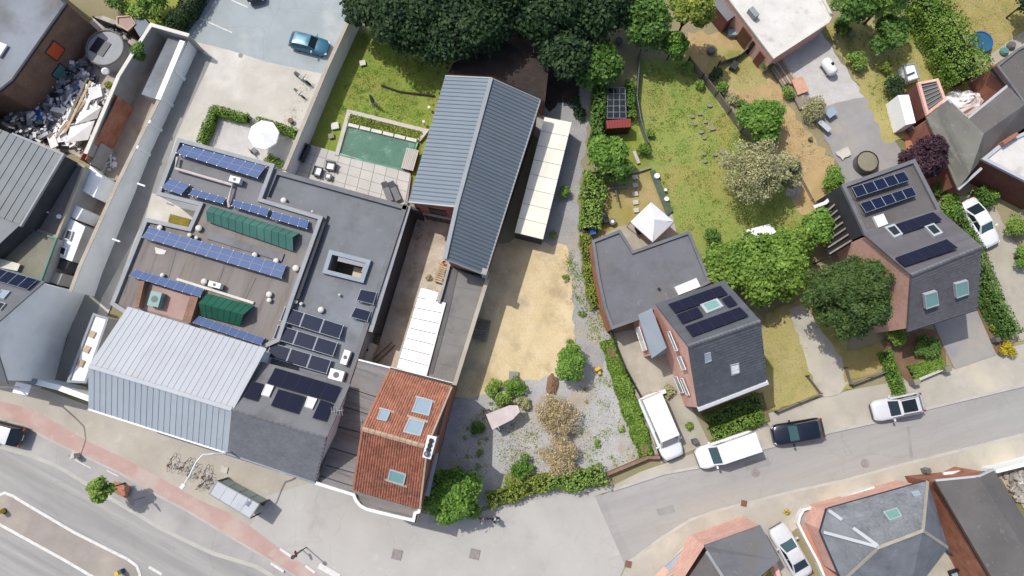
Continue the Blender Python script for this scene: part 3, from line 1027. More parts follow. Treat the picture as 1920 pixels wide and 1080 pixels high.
# kerbed median island with its white edge line
isl = [(-300, 815), (-60, 905), (-10, 927), (10, 926), (30, 932), (45, 942), (140, 998), (200, 1028), (240, 1048), (255, 1060), (261, 1075), (262, 1110), (220, 1110), (175, 1082), (60, 1020), (-10, 988), (-60, 960), (-300, 870)]
struct('traffic_island', MB().prism(PL(isl, 0.03), 0.03), 'island_paving')
mb = MB().ribbon(PL([(-300, 815), (-60, 925), (-8, 932), (8, 924), (24, 930), (45, 943), (140, 999), (200, 1029), (240, 1049), (256, 1061), (262, 1076), (263, 1110)], 0.036), 0.24, 0.004)
mb.ribbon(PL([(-300, 860), (-60, 954), (0, 984), (60, 1017), (120, 1050), (176, 1083), (260, 1130)], 0.036), 0.24, 0.004)
struct('road_marking', mb, 'road_paint')
def dash(a, b, w, z=0.012):
    struct('road_marking', MB().ribbon(PL([a, b], z), w, 0.004), 'road_paint')
dash((279, 1063), (303, 1077), 0.22)
dash((525, 1029), (547, 1044), 0.22, G + 0.06)
dash((508, 1056), (532, 1072), 0.22, G + 0.06)
dash((573, 1061), (591, 1074), 0.22, G + 0.06)
dash((598, 1060), (636, 1082), 0.5, G + 0.06)
dash((434, 0), (465, 14), 0.13, G + 0.12)
dash((367, 31), (435, 61), 0.12, G + 0.12)
for a, b in (((140, 792 + 70), (170, 878)), ((200, 882), (222, 893))):
    dash(a, b, 0.08, 0.012)

# manholes and drains
def manhole(u, v, r, sq=False, m='cycle_red', z=G + 0.06):
    c = P(u, v, z)
    mb = MB()
    if sq:
        mb.box(c, r * 2, r * 2, 0.02, math.radians(-12))
    else:
        mb.cyl(c - V((0, 0, 0.01)), r, 0.02, 20)
    struct('manhole_cover', mb, m)
mat('repair_asphalt', '#a3a19e', '#989693', 0.8, grain=0.08)
mat('manhole', '#a29a98', '#8e8785', 3.0, grain=0.15)
mat('drain_rust', '#8e6757', '#7c584a', 3.0, grain=0.15)
manhole(744, 1040, 0.42, True, 'manhole')
manhole(890, 1039, 0.42, True, 'manhole')
manhole(1417, 887, 0.38, False, 'manhole', 0.012)
manhole(1622, 869, 0.38, False, 'manhole', 0.012)
manhole(1178, 1058, 0.28, True, 'drain_rust')
manhole(1395, 944, 0.26, True, 'drain_rust')
manhole(451, 104, 0.22, False, 'manhole', G + 0.12)
manhole(140, 852, 0.3, True, 'stone_pale', 0.012)

for px_, z_ in (([(1395, 868), (1440, 856), (1446, 872), (1401, 884)], 0.010), ([(1700, 800), (1706, 799), (1712, 858), (1706, 860)], 0.010), ([(1230, 955), (1262, 946), (1266, 960), (1236, 968)], 0.010),
                ([(300, 1012), (330, 1028), (325, 1036), (294, 1019)], 0.010)):
    struct('repair_patch', MB().flat([PL(px_, z_)]), 'repair_asphalt')

# ================================================================== buildings
def flat_building(name, label, px, z, wall_m, roof_m, par=(0.28, 0.22, 'coping_grey'), holes=(), cat='building', z0=0.0, skip_par=False):
    pts = PL(px, z)
    t = thing(name, label, cat, V((*cen(pts).to_2d(), z0)))
    part('wall', MB().walls(pts, z0, 0.0, 0.0), wall_m, t)
    hl = [PL(h, z) for h in holes]
    mb = MB().flat([[p - V((0, 0, 0.05)) for p in pts]] + [[p - V((0, 0, 0.05)) for p in h] for h in hl])
    part('roof', mb, roof_m, t)
    if par:
        ar = sum(pts[i].x * pts[(i + 1) % len(pts)].y - pts[(i + 1) % len(pts)].x * pts[i].y for i in range(len(pts)))
        sgn = 1 if ar > 0 else -1
        part('parapet', MB().ribbon([p + V((0, 0, par[1])) for p in pts], par[0], par[1] + 0.12, True, off=sgn * (par[0] / 2 - 0.04)), par[2], t)
    return t, pts

def house(name, label, outline, wall_m, planes, cat='house', inset=0.25, z0=0.0, group=None, th=0.16):
    """outline: (u,v,z) of the wall heads in order; planes: (points, material)"""
    w = [P(*p) for p in outline]
    t = thing(name, label, cat, V((*cen(w).to_2d(), z0)), 0, group)
    part('wall', MB().walls(w, z0, inset, 0.12), wall_m, t)
    out = []
    for pts, m in planes:
        q = [P(*p) for p in pts]
        part('roof', MB().slab(q, th), m, t)
        out.append(q)
    return t, out

def courses(t, q, n, m, lap=0.05, name='roof_tiles', lift=0.02, cols=0):
    """overlapping tile courses; q = ridge left, ridge right, eave right, eave left"""
    pl = plane(q[0], q[1], q[2])
    nn = pl[1]
    mb = MB()
    for i in range(n):
        t0, t1 = i / n, min(1.0, (i + 1.0) / n)
        k = cols or 1
        for j in range(k):
            s0, s1 = j / k, (j + 1) / k
            o = 0.5 / k if (i % 2 and k > 1) else 0.0
            s0, s1 = max(0, s0 - o), max(0.001, s1 - o)
            jit = random.uniform(0, 0.012) if k > 1 else 0.0
            a, b = bil(q, s0, t0) + nn * lift, bil(q, s1, t0) + nn * lift
            c, d = bil(q, s1, t1) + nn * (lift + lap + jit), bil(q, s0, t1) + nn * (lift + lap + jit)
            c0, d0 = bil(q, s1, t1) + nn * lift, bil(q, s0, t1) + nn * lift
            mb.poly([d, c, b, a])
            mb.poly([d0, c0, c, d])
    return part(name, mb, m, t, kind='stuff')

def seamed(t, q, n, m, lift=0.03, rib=0.07, gap=0.03, name='roof_panel', seam='metal_seam', ribm=None):
    """standing-seam sheets; q[0]->q[1] runs along the ridge, q[3]->q[2] along the eave"""
    nn = plane(q[0], q[1], q[2])[1]
    L = (q[1] - q[0]).length
    g = gap / L
    for i in range(n):
        s0, s1 = i / n + g, (i + 1) / n - g * 0.2
        mb = MB()
        a, b, c, d = (bil(q, s, v) + nn * lift for s, v in ((s0, 0), (s1, 0), (s1, 1), (s0, 1)))
        mb.slab([a, b, c, d], 0.025)
        r = (b - a).normalized() * 0.035
        mb.slab([b - r + nn * rib, b + nn * rib, c + nn * rib, c - r + nn * rib], rib * 0.95)
        part(name, mb, m, t)
    mb = MB()
    for i in range(n):
        mb.slab([bil(q, s, v) + nn * 0.002 for s, v in ((i / n, 0), ((i + 1) / n, 0), ((i + 1) / n, 1), (i / n, 1))], 0.05)
    part('underlay', mb, seam, t)

def ridge_tiles(t, a, b, n, m, w=0.28, h=0.12, name='ridge_tile'):
    for i in range(n):
        p, q = a.lerp(b, i / n), a.lerp(b, (i + 0.93) / n)
        d = (b - a).normalized()
        s = V((-d.y, d.x, 0))
        mb = MB()
        j = V((0, 0, random.uniform(0, 0.02)))
        mb.poly([p + s * w / 2 + j, q + s * w / 2 + j, q + V((0, 0, h)) + j, p + V((0, 0, h)) + j][::-1])
        mb.poly([p - s * w / 2 + j, p + V((0, 0, h)) + j, q + V((0, 0, h)) + j, q - s * w / 2 + j][::-1])
        mb.poly([q + s * w / 2 + j, q - s * w / 2 + j, q + V((0, 0, h)) + j])
        mb.poly([p - s * w / 2 + j, p + s * w / 2 + j, p + V((0, 0, h)) + j])
        part(name, mb, m, t)

def skylight(t, q, frame='frame_grey', glass='glass_sky', up=0.12, inset=0.16, name='skylight', label=None):
    """roof window: q four corners on the roof plane (Vectors)"""
    n = (q[1] - q[0]).cross(q[2] - q[0]).normalized()
    if n.z < 0:
        n = -n
    c = cen(q)
    o = [p + n * up for p in q]
    i1 = [c + n * up + (p - c) * (1 - inset * 1.0) for p in q]
    mb = MB()
    for i in range(4):
        j = (i + 1) % 4
        mb.poly([o[i], o[j], i1[j], i1[i]])
        mb.poly([q[i], q[j], o[j], o[i]])
        mb.poly([i1[i], i1[j], i1[j] - n * up * 0.5, i1[i] - n * up * 0.5])
    f = part(name, mb, frame, t, label=label)
    g = MB().slab([p - n * 0.04 for p in i1], 0.03)
    part('pane', g, glass, f)
    return f

def sky_on(t, pl, px, **kw):
    return skylight(t, [on(pl, a, b) for a, b in px], **kw)

def solar(label, px, nu, nv, pl=None, z=None, z2=None, glass='pv_blue', frame='pv_frame', cells=True, lift=0.26, group='solar arrays on the roofs', gap=0.02, vgap=0.02, legs=False):
    """array of photovoltaic panels; px corners: far-left, far-right, near-right, near-left"""
    if pl is not None:
        q = [on(pl, a, b, lift) for a, b in px]
    else:
        q = [P(px[0][0], px[0][1], z), P(px[1][0], px[1][1], z), P(px[2][0], px[2][1], z2), P(px[3][0], px[3][1], z2)]
    t = thing('solar_array', label, 'solar panels', cen(q) - V((0, 0, 0.3)), 0, group)
    nn = plane(q[0], q[1], q[2])[1]
    for j in range(nv):
        for i in range(nu):
            s0, s1 = (i + gap / 2) / nu, (i + 1 - gap / 2) / nu
            t0, t1 = (j + vgap / 2) / nv, (j + 1 - vgap / 2) / nv
            pp = [bil(q, s, v) for s, v in ((s0, t0), (s1, t0), (s1, t1), (s0, t1))]
            f = part('solar_panel', MB().slab(pp, 0.05), frame, t)
            c = cen(pp)
            pane = [c + (p - c) * 0.955 + nn * 0.008 for p in pp]
            part('pane', MB().slab(pane, 0.02), glass, f)
    if legs:
        mb = MB()
        for i in range(nu + 1):
            a, b = bil(q, i / nu, 0.02), bil(q, i / nu, 0.98)
            zb = min(a.z, b.z) - 0.25
            a0, b0 = V((a.x, a.y, zb)), V((b.x, b.y, zb))
            mb.beam(a0, a, 0.05)
            mb.beam(b0, b, 0.05)
            mb.beam(a0, b0, 0.06)
        mb.slab([p - nn * 0.09 for p in (bil(q, 0.02, 0.05), bil(q, 0.98, 0.05), bil(q, 0.98, 0.12), bil(q, 0.02, 0.12))], 0.04)
        mb.slab([p - nn * 0.09 for p in (bil(q, 0.02, 0.85), bil(q, 0.98, 0.85), bil(q, 0.98, 0.92), bil(q, 0.02, 0.92))], 0.04)
        part('rack', mb, 'steel', t)
    return t

def wall_window(t, a, b, z0, z1, out, frame='fascia_white', glass='glass_dark', name='window', fw=0.07, nv=1):
    """window on a wall line a->b (ground points), pushed out along vector out"""
    a, b = V(a), V(b)
    d = (b - a)
    A, B = V((a.x, a.y, z0)) + out, V((b.x, b.y, z0)) + out
    C, D = V((b.x, b.y, z1)) + out, V((a.x, a.y, z1)) + out
    mb = MB()
    for p, q in ((A, B), (B, C), (C, D), (D, A)):
        mb.beam(p, q, fw, fw)
    for k in range(1, nv):
        mb.beam(A.lerp(B, k / nv), D.lerp(C, k / nv), fw * 0.8)
    f = part(name, mb, frame, t)
    part('pane', MB().poly([A, B, C, D]), glass, f)
    return f

# ---- tiled corner house -----------------------------------------------------
zE, zR, zB = 6.5, 9.6, 5.8
t, _ = flat_building('corner_house', 'brick corner house with orange pantile roof, dark felt side roof and white street cornice', [(671, 676), (733, 692), (847, 722), (786, 962), (776, 972), (710, 957), (690, 951), (679, 944), (670, 932), (661, 922), (594, 905)], zB, 'brick_red', 'bitumen_house', par=None, cat='house')
corner = t
up_q = [P(680, 804, zR), P(800, 838, zR), P(847, 725, zE + 0.2), P(731, 694, zE + 0.2)]
lo_q = [P(680, 804, zR), P(800, 838, zR), P(786, 952, zE), P(663, 917, zE)]
# gable ends and roof body
mb = MB()
for q in (up_q, lo_q):
    mb.slab(q, 0.12)
part('roof', mb, 'wood_brown', t)
mb = MB()
L1, L2, L3 = P(731, 694, zE + 0.1), P(680, 804, zR - 0.1), P(663, 917, zE - 0.1)
R1, R2, R3 = P(846, 725, zE + 0.1), P(799, 838, zR - 0.1), P(785, 952, zE - 0.1)
down = lambda p, z: V((p.x, p.y, z))
mb.poly([down(L1, zB - .1), down(L3, zB - .1), L3, L2, L1])
mb.poly([down(R3, 0), down(R1, 0), R1, R2, R3])
mb.poly([down(L3, zB - .1), down(R3, zB - .1), R3, L3])
mb.poly([down(R1, zB - .1), down(L1, zB - .1), L1, R1])
part('gable_wall', mb, 'brick_red', t)

def pantiles(t, q, cols, rows, m, lift=0.03):
    nn = plane(q[0], q[1], q[2])[1]
    prof = [(0.0, 0.0), (0.22, 0.055), (0.45, 0.07), (0.66, 0.03), (0.85, 0.0), (1.0, 0.005)]
    mb = MB()
    for r in range(rows):
        t0, t1 = r / rows, (r + 1.0) / rows
        for c in range(cols):
            jz = random.uniform(0, 0.012)
            jt = random.uniform(-0.0015, 0.0015)
            top = [bil(q, (c + u) / cols, t0) + nn * (lift + h + jz) for u, h in prof]
            bot = [bil(q, (c + u) / cols, min(1.01, t1 + jt)) + nn * (lift + h + 0.045 + jz) for u, h in prof]
            low = [p - nn * 0.045 for p in bot]
            n = len(prof)
            fs = [(i, i + n, i + n + 1, i + 1) for i in range(n - 1)] + [(i + n, i + 2 * n, i + 2 * n + 1, i + n + 1) for i in range(n - 1)]
            mb.add(top + bot + low, fs)
    return part('roof_tiles', mb, m, t, kind='stuff')

pantiles(t, up_q, 26, 24, 'tile_terra_light')
pantiles(t, lo_q, 26, 28, 'tile_terracotta')
ridge_tiles(t, P(680, 804, zR + 0.06), P(796, 837, zR + 0.06), 10, 'mortar_pale', 0.34, 0.14)
# verge strip up the left edge and felt joints
part('verge', MB().ribbon([P(731, 693, zE + 0.32), P(679.5, 804, zR + 0.12), P(662, 917, zE + 0.14)], 0.16, 0.16), 'tile_terra_light', t)
part('verge', MB().ribbon([P(847, 725, zE + 0.32), P(801, 836, zR + 0.12), P(787, 953, zE + 0.14)], 0.14, 0.16), 'mortar_pale', t)
for (a, b) in (((655, 728), (707, 745)), ((643, 762), (694, 778)), ((632, 800), (680, 812)), ((620, 840), (676, 856)), ((610, 872), (668, 888)), ((600, 892), (662, 912))):
    part('felt_joint', MB().ribbon(PL([a, b], zB - 0.01), 0.07, 0.04), 'wall_dark', t)
part('gutter', MB().ribbon([P(672, 674.5, zB + 0.12), P(732, 689.5, zB + 0.12)], 0.14, 0.12), 'fascia_white', t)
part('gutter', MB().ribbon([P(732, 689, zE + 0.1), P(848, 719.5, zE + 0.1)], 0.16, 0.12), 'steel_dark', t)
part('gutter_edge', MB().ribbon([P(731, 688, zE + 0.14), P(849, 718, zE + 0.14)], 0.06, 0.14), 'fascia_white', t)
corn = [(590, 905), (663, 928), (667, 938), (675, 948), (688, 955), (712, 961), (775, 976), (778, 962), (785, 960), (787, 950)]
part('cornice', MB().ribbon(PL(corn, zB + 0.30), 0.24, 0.42), 'fascia_white', t)
part('felt_strip', MB().ribbon(PL([(664, 919), (785, 953)], zB + 0.02), 0.5, 0.02), 'bitumen_brown', t)
mb = MB().box(P(781, 970, zB - 0.2), 0.4, 0.8, 0.6, math.radians(-15))
part('corner_pier', mb, 'bitumen_dark', t)
plU, plL = plane(up_q[0], up_q[1], up_q[2]), plane(lo_q[0], lo_q[1], lo_q[2])
sky_on(t, plU, [(782, 745), (812, 753), (804, 782), (771, 774)], up=0.2, label='large open-sided roof window on the rear slope')
sky_on(t, plU, [(767, 785), (797, 793), (788, 820), (755, 812)], up=0.2)
sky_on(t, plU, [(714, 767), (733, 772), (725, 792), (706, 788)], up=0.2, label='small roof window near the verge')
sky_on(t, plL, [(732, 877), (763, 887), (758, 908), (727, 899)], up=0.2, glass='glass_green', label='grey framed roof window on the street slope')
for a, b, pl in (((779, 741), (817, 752), plU), ((763, 777), (803, 789), plU), ((711, 763), (740, 771), plU), ((722, 897), (764, 911), plL)):
    part('lead_apron', MB().slab([on(pl, a[0], a[1], 0.14), on(pl, b[0], b[1], 0.14), on(pl, b[0] - 1, b[1] + 4, 0.14), on(pl, a[0] - 1, a[1] + 4, 0.14)], 0.03), 'mortar_pale', t)
# chimney stack with four pots on the gable
cc = [P(804, 818, 10.5), P(816, 821, 10.5), P(806, 858, 10.5), P(795, 855, 10.5)]
ch = part('chimney', MB().prism(cc, 2.6), 'render_grey', t)
part('capping', MB().ribbon([p + V((0, 0, 0.08)) for p in cc], 0.2, 0.12, True), 'fascia_white', ch)
for k in range(4):
    a = P(809, 826, 10.5).lerp(P(801, 851, 10.5), k / 3)
    part('flue', MB().cyl(a, 0.17, 0.22 + 0.1 * (k == 3), 10), 'plastic_black', ch)
part('cowl', MB().cyl(P(800, 851, 10.75), 0.22, 0.25, 10, r2=0.08), 'steel', ch)
# shop sign board on the side wall
a, b = P(814, 852, 5.0), P(796, 934, 5.0)
part('sign_board', MB().ribbon([V((P(815, 850, 4.4).x, P(815, 850, 4.4).y, 4.4)), V((P(799, 930, 4.4).x, P(799, 930, 4.4).y, 4.4))], 0.5, 0.9), 'metal_light_front', t)

# ---- barn -------------------------------------------------------------------
bz = dict(w=5.9, r=6.9, e=5.4)
A, B_, Cq, Dq = P(835, 143, bz['w']), P(921, 147, bz['r']), P(856, 388, bz['r']), P(766, 379, bz['w'])
E1, E2, E3, E4 = B_, P(1013, 188, bz['e']), P(910, 516, bz['e']), P(834, 486, 6.9)
barn = thing('barn', 'long brick barn with blue-grey standing-seam metal roof beside the courtyard', 'barn', V((*cen([A, Cq, E3]).to_2d(), 0)))
seamed(barn, [Cq, B_, A, Dq], 32, 'metal_blue', rib=0.06)
part('roof', MB().slab([p - V((0, 0, .12)) for p in (A, B_, Cq, Dq)], 0.15), 'metal_slate_shade', barn)
seamed(barn, [E4, E1, E2, E3], 50, 'metal_slate_shade', rib=0.06)
part('roof', MB().slab([p - V((0, 0, .3)) for p in (E1, E2, E3, E4)], 0.1), 'metal_slate_shade', barn)
part('ridge_capping', MB().ribbon([B_ + V((0, 0, 0.14)), Cq + V((0, 0, 0.14)), E4 + V((0, 0, 0.14))], 0.34, 0.1), 'metal_flash', barn)
part('eave_trim', MB().ribbon([E2 + V((0, 0, .08)), E3 + V((0, 0, .08))], 0.12, 0.2), 'metal_flash', barn)
part('verge_trim', MB().ribbon([Dq + V((0, 0, .1)), Cq + V((0, 0, .1))], 0.12, 0.22), 'metal_flash', barn)
part('verge_trim', MB().ribbon([E4 + V((0, 0, .1)), E3 + V((0, 0, .1))], 0.12, 0.22), 'metal_flash', barn)
part('verge_trim', MB().ribbon([A + V((0, 0, .1)), B_ + V((0, 0, .1)), E2 + V((0, 0, .1))], 0.12, 0.22), 'metal_flash', barn)
ins = lambda p, dx, dy, dz=0.22: V((p.x + dx, p.y + dy, p.z - dz))
wq = [ins(A, .2, -.2), ins(B_, 0, -.25), ins(E2, -.2, -.25), ins(E3, -.25, .2), ins(E4, .15, .15), ins(Cq, .1, .0), ins(Dq, .25, .15)]
part('wall', MB().walls(wq, 0.0, 0.0, 0.0), 'brick_red', barn)
fa, fb = V((wq[6].x, wq[6].y, 0)), V((wq[5].x, wq[5].y, 0))
fd = (fb - fa)
fo = V((fd.y, -fd.x, 0)).normalized()
def barn_win(s0, s1, z0, z1, nv, fr='steel_dark', name='window'):
    wall_window(barn, fa + fd * s0, fa + fd * s1, z0, z1, fo * 0.06, fr, 'glass_dark', name, 0.08, nv)
barn_win(0.33, 0.68, 3.1, 4.7, 3)
barn_win(0.88, 1.12, 2.9, 4.2, 2)
barn_win(0.18, 0.80, 0.0, 2.3, 4, 'steel_dark', 'garage_door')
part('lintel', MB().beam(V((*(fa + fd * 0.14 + fo * 0.1).to_2d(), 2.5)), V((*(fa + fd * 0.84 + fo * 0.1).to_2d(), 2.5)), 0.16, 0.2), 'coping_stone', barn)
for s0, s1 in ((0.0, 0.16), (0.83, 1.02)):
    part('plinth', MB().beam(V((*(fa + fd * s0 + fo * 0.05).to_2d(), 0.35)), V((*(fa + fd * s1 + fo * 0.05).to_2d(), 0.35)), 0.12, 0.4), 'coping_stone', barn)
part('downpipe', MB().tube([V((fa.x + .1, fa.y - .1, 5.0)), V((fa.x + .1, fa.y - .1, 0.1))], 0.05, 6), 'zinc', barn)
ch = part('chimney', MB().prism(PL([(905, 502), (915, 505), (911, 516), (902, 513)], 6.0), 2.0), 'render_grey', barn)
part('black_cladding', MB().walls([ins(E4, .1, .05, 4.2), ins(E3, -.1, .1, .9), ins(E3, -.1, .0, .9), ins(E4, .1, -.05, 4.2)], 3.2, 0, 0), 'wall_dark', barn)

# ---- flat-roofed annex of the corner house and its white canopy --------------
zA = 3.2
t, pts = flat_building('annex', 'long low annex with pale grey felt roof running from the barn to the tiled house', [(846, 497), (911, 519), (849, 722), (798, 707), (826, 612), (835, 572), (826, 566)], zA, 'render_grey', 'bitumen_annex', par=None, cat='extension')
part('raised_edge', MB().ribbon(PL([(842, 497), (826, 556), (822, 567)], zA + 0.35), 0.22, 1.2), 'render_grey', t)
part('gully', MB().ribbon(PL([(851, 505), (838, 565), (830, 600), (812, 668), (803, 700)], zA + 0.005), 0.75, 0.02), 'bitumen_dark', t)
for a, b in (((846, 535), (903, 546)), ((834, 590), (888, 602)), ((822, 640), (872, 652)), ((812, 678), (862, 690))):
    part('felt_joint', MB().ribbon(PL([a, b], zA - 0.02), 0.06, 0.02), 'bitumen_grey', t)
part('boundary_coping', MB().ribbon(PL([(915, 519), (852, 722)], zA + 0.45), 0.34, 0.5), 'coping_stone', t)
t2 = thing('canopy', 'white polycarbonate canopy over the courtyard side of the annex', 'canopy', V((*P(785, 620, G).to_2d(), G)))
zc = 3.0
Ltop, Lbot = (790, 539), (744, 690)
Rt = [(822, 548)] + [(816 + 20, 566)]
for k in range(8):
    t0, t1 = (k + 0.03) / 8, (k + 0.97) / 8
    def Lp(s): return (790 + (744 - 790) * s, 539 + (690 - 539) * s)
    def Rp(s, kk=k):
        if kk == 0:
            return (822 + (817 - 822) * s * 8, 548 + (565 - 548) * s * 8)
        a, b = (836, 567), (799, 706)
        s2 = (s - 1 / 8) * 8 / 7
        return (a[0] + (b[0] - a[0]) * s2, a[1] + (b[1] - a[1]) * s2)
    q = [P(*Lp(t0), zc - 0.15), P(*Rp(t0), zc + 0.25), P(*Rp(t1), zc + 0.25), P(*Lp(t1), zc - 0.15)]
    part('canopy_panel', MB().slab(q, 0.04), 'poly_white', t2)
for k in range(1, 8):
    s = k / 8
    a0 = (790 - 46 * s, 539 + 151 * s)
    s2 = (s - 1 / 8) * 8 / 7
    b0 = (836 - 37 * s2, 567 + 139 * s2)
    part('glazing_bar', MB().ribbon([P(*a0, zc - 0.09), P(*b0, zc + 0.31)], 0.06, 0.07), 'coping_dark', t2)
part('beam', MB().beam(P(790, 538, zc - 0.25), P(744, 691, zc - 0.25), 0.1), 'steel', t2)
part('gutter', MB().beam(P(835, 568, zc + 0.33), P(798, 707, zc + 0.33), 0.12), 'fascia_white', t2)
for v in (0.0, 0.35, 0.7, 1.0):
    p = P(790 - 46 * v, 539 + 151 * v, zc - 0.3)
    part('post', MB().beam(V((p.x, p.y, G)), p, 0.1), 'steel', t2)

# ---- dark wall on the west of the courtyard ----------------------------------
zw = 3.9
t = thing('courtyard_wall', 'tall dark rendered wall with grey coping closing the courtyard on its left', 'wall', V((*P(735, 520, G).to_2d(), 0)))
part('wall_body', MB().ribbon(PL([(768, 388), (696, 622)], zw), 0.3, zw), 'wall_dark', t)
part('coping', MB().ribbon(PL([(766, 386), (694, 622)], zw + 0.08), 0.42, 0.08), 'coping_grey', t)

cw = [P(768, 405, 0), P(796, 414, 0)]
part('return_wall', MB().ribbon([V((p.x, p.y, zw - .07)) for p in cw], 0.2, zw - .07), 'wall_dark', t)
# ---- big flat-roofed block left of the courtyard ------------------------------
zF = 3.86
t, pts = flat_building('restaurant_block', 'large low block with grey felt roof, square rooflight well and brown rust stains', [(517, 320), (764, 388), (671, 675), (594, 904), (585, 900), (655, 720), (612, 822), (500, 720), (478, 652), (530, 578), (553, 560), (605, 409), (492, 376)][:2] + [(764, 388), (671, 675), (655, 722), (490, 690), (500, 640), (545, 575), (606, 410), (494, 376)], zF, 'render_grey', 'bitumen_blue', par=(0.4, 0.30, 'coping_dark'), holes=[[(622, 474), (692, 492), (680, 527), (611, 510)]], cat='building')
east = t
W = PL([(622, 474), (692, 492), (680, 527), (611, 510)], zF)
part('light_well', MB().ribbon([p + V((0, 0, 0.35)) for p in W], 0.36, 0.5, True), 'coping_lightblue', t)
part('light_well', MB().walls(W, 1.2, 0, 0), 'render_grey', t)
part('light_well_floor', MB().flat([[V((p.x, p.y, 1.25)) for p in W]]), 'roof_mossy', t)
part('glazing_frame', MB().ribbon(PL([(634, 484), (688, 497), (682, 512)], zF + 0.2), 0.5, 0.3), 'coping_grey', t)
part('cream_slab', MB().slab([P(664, 500, 2.5), P(692, 507, 2.5), P(684, 525, 2.5), P(660, 518, 2.5)], 0.15), 'render_cream', t)  # cream slab in one corner of the well

zN = 4.3
hole_n = [(300, 369), (370, 386), (353, 423), (279, 407)]
t, pts = flat_building('workshop_block', 'low block with dark brown felt roof carrying blue solar arrays and green rooflights', [(336, 261), (516, 310), (492, 374), (606, 408), (551, 562), (525, 640), (480, 660), (240, 590), (210, 571), (275, 410), (356, 428), (375, 386), (296, 366)], zN, 'render_white', 'bitumen_brown', par=(0.34, 0.25, 'coping_grey'), cat='building')
west = t
part('felt_field', MB().flat([PL([(340, 268), (512, 315), (488, 378), (602, 413), (585, 470), (385, 412), (380, 386), (300, 362)], zN - 0.035)]), 'bitumen_grey', t)
part('raised_strip', MB().ribbon(PL([(390, 440), (530, 483)], zN + 0.1), 0.7, 0.2), 'bitumen_grey', t)
part('gutter_channel', MB().ribbon(PL([(607, 415), (556, 560)], zN + 0.05), 0.4, 0.15), 'wall_dark', t)
for a, b in (((262, 450), (232, 555)), ((330, 470), (305, 560)), ((420, 500), (395, 570)), ((480, 520), (440, 600))):
    part('felt_joint', MB().ribbon(PL([a, b], zN - 0.02), 0.05, 0.02), 'bitumen_grey', t)
# sunken court
wc = PL([(268, 529), (372, 561), (354, 604), (251, 575)], zN + 0.02)
mb = MB().flat([[p + V((0, 0, 0.0)) for p in wc]])
part('roof_court', mb, 'court_red', t)
part('roof_court_wall', MB().ribbon(PL([(267, 527), (256, 576)], zN + 0.75), 0.35, 0.8), 'brick_brown', t)
part('roof_court_wall', MB().ribbon(PL([(364, 556), (349, 604)], zN + 0.9), 0.7, 1.0), 'brick_brown', t)
tt = thing('sedum_mat', 'yellow-green sedum mat in the notch beside the workshop', 'planter', P(336, 412, G))
part('planting', MB().slab(PL([(319, 401), (357, 411), (352, 426), (315, 416)], G + 0.25), 0.25), 'sedum', tt)

Z1, Z2 = zN + 0.35, zN + 0.75
solar('long blue solar array along the north parapet of the workshop roof', [(344, 271), (499, 312), (482, 334), (330, 287)], 8, 2, z=Z1, z2=Z2, legs=True)
solar('small square blue solar array of four panels at the roof corner above the notch', [(319, 335), (356, 346), (339, 365), (302, 352)], 2, 2, z=Z1, z2=Z2, legs=True)
solar('short blue array of four panels just right of the square four-panel array', [(362, 354), (424, 371), (417, 382), (354, 365)], 4, 1, z=Z1, z2=Z2, legs=True)
solar('short blue array of four panels over the middle of the green ribbed rooflight', [(439, 375), (505, 392), (500, 406), (434, 386)], 4, 1, z=Z1, z2=Z2, legs=True)
solar('short blue array of four panels by the right parapet corner of the workshop roof', [(512, 396), (579, 414), (575, 429), (507, 409)], 4, 1, z=Z1, z2=Z2, legs=True)
solar('longest blue solar array, two rows deep, across the middle of the workshop roof', [(280, 425), (537, 497), (527, 522), (266, 445)], 13, 2, z=Z1, z2=Z2, legs=True)
solar('single row of eight blue panels above the sunken brown roof court', [(254, 505), (382, 542), (375, 557), (242, 517)], 8, 1, z=Z1, z2=Z2, legs=True)
solar('single row of eight blue panels tucked behind the pale metal roof', [(372, 592), (496, 634), (489, 647), (360, 605)], 8, 1, z=Z1, z2=Z2, legs=True)
Z1, Z2 = zF + 0.4, zF + 0.65
for k, w in enumerate(('northern', 'middle', 'southern')):
    s0, s1 = k * 0.345 + 0.0, k * 0.345 + 0.27
    qa, qb, qc, qd = (534, 575), (645, 610), (611, 705), (497, 672)
    f = lambda a, b, s: (a[0] + (b[0] - a[0]) * s, a[1] + (b[1] - a[1]) * s)
    solar('%s row of three dark panels in the square field above the ridge' % w, [f(qa, qd, s0), f(qb, qc, s0), f(qb, qc, s1), f(qa, qd, s1)], 3, 1, z=Z1, z2=Z2, glass='pv_black', frame='pv_frame', legs=True)
solar('upper single dark panel against the courtyard wall', [(676, 542), (707, 548), (700, 571), (668, 563)], 1, 1, z=Z1, z2=Z2, glass='pv_black', legs=True)
solar('lower single dark panel against the courtyard wall', [(666, 576), (696, 584), (689, 603), (657, 594)], 1, 1, z=Z1, z2=Z2, glass='pv_black', legs=True)

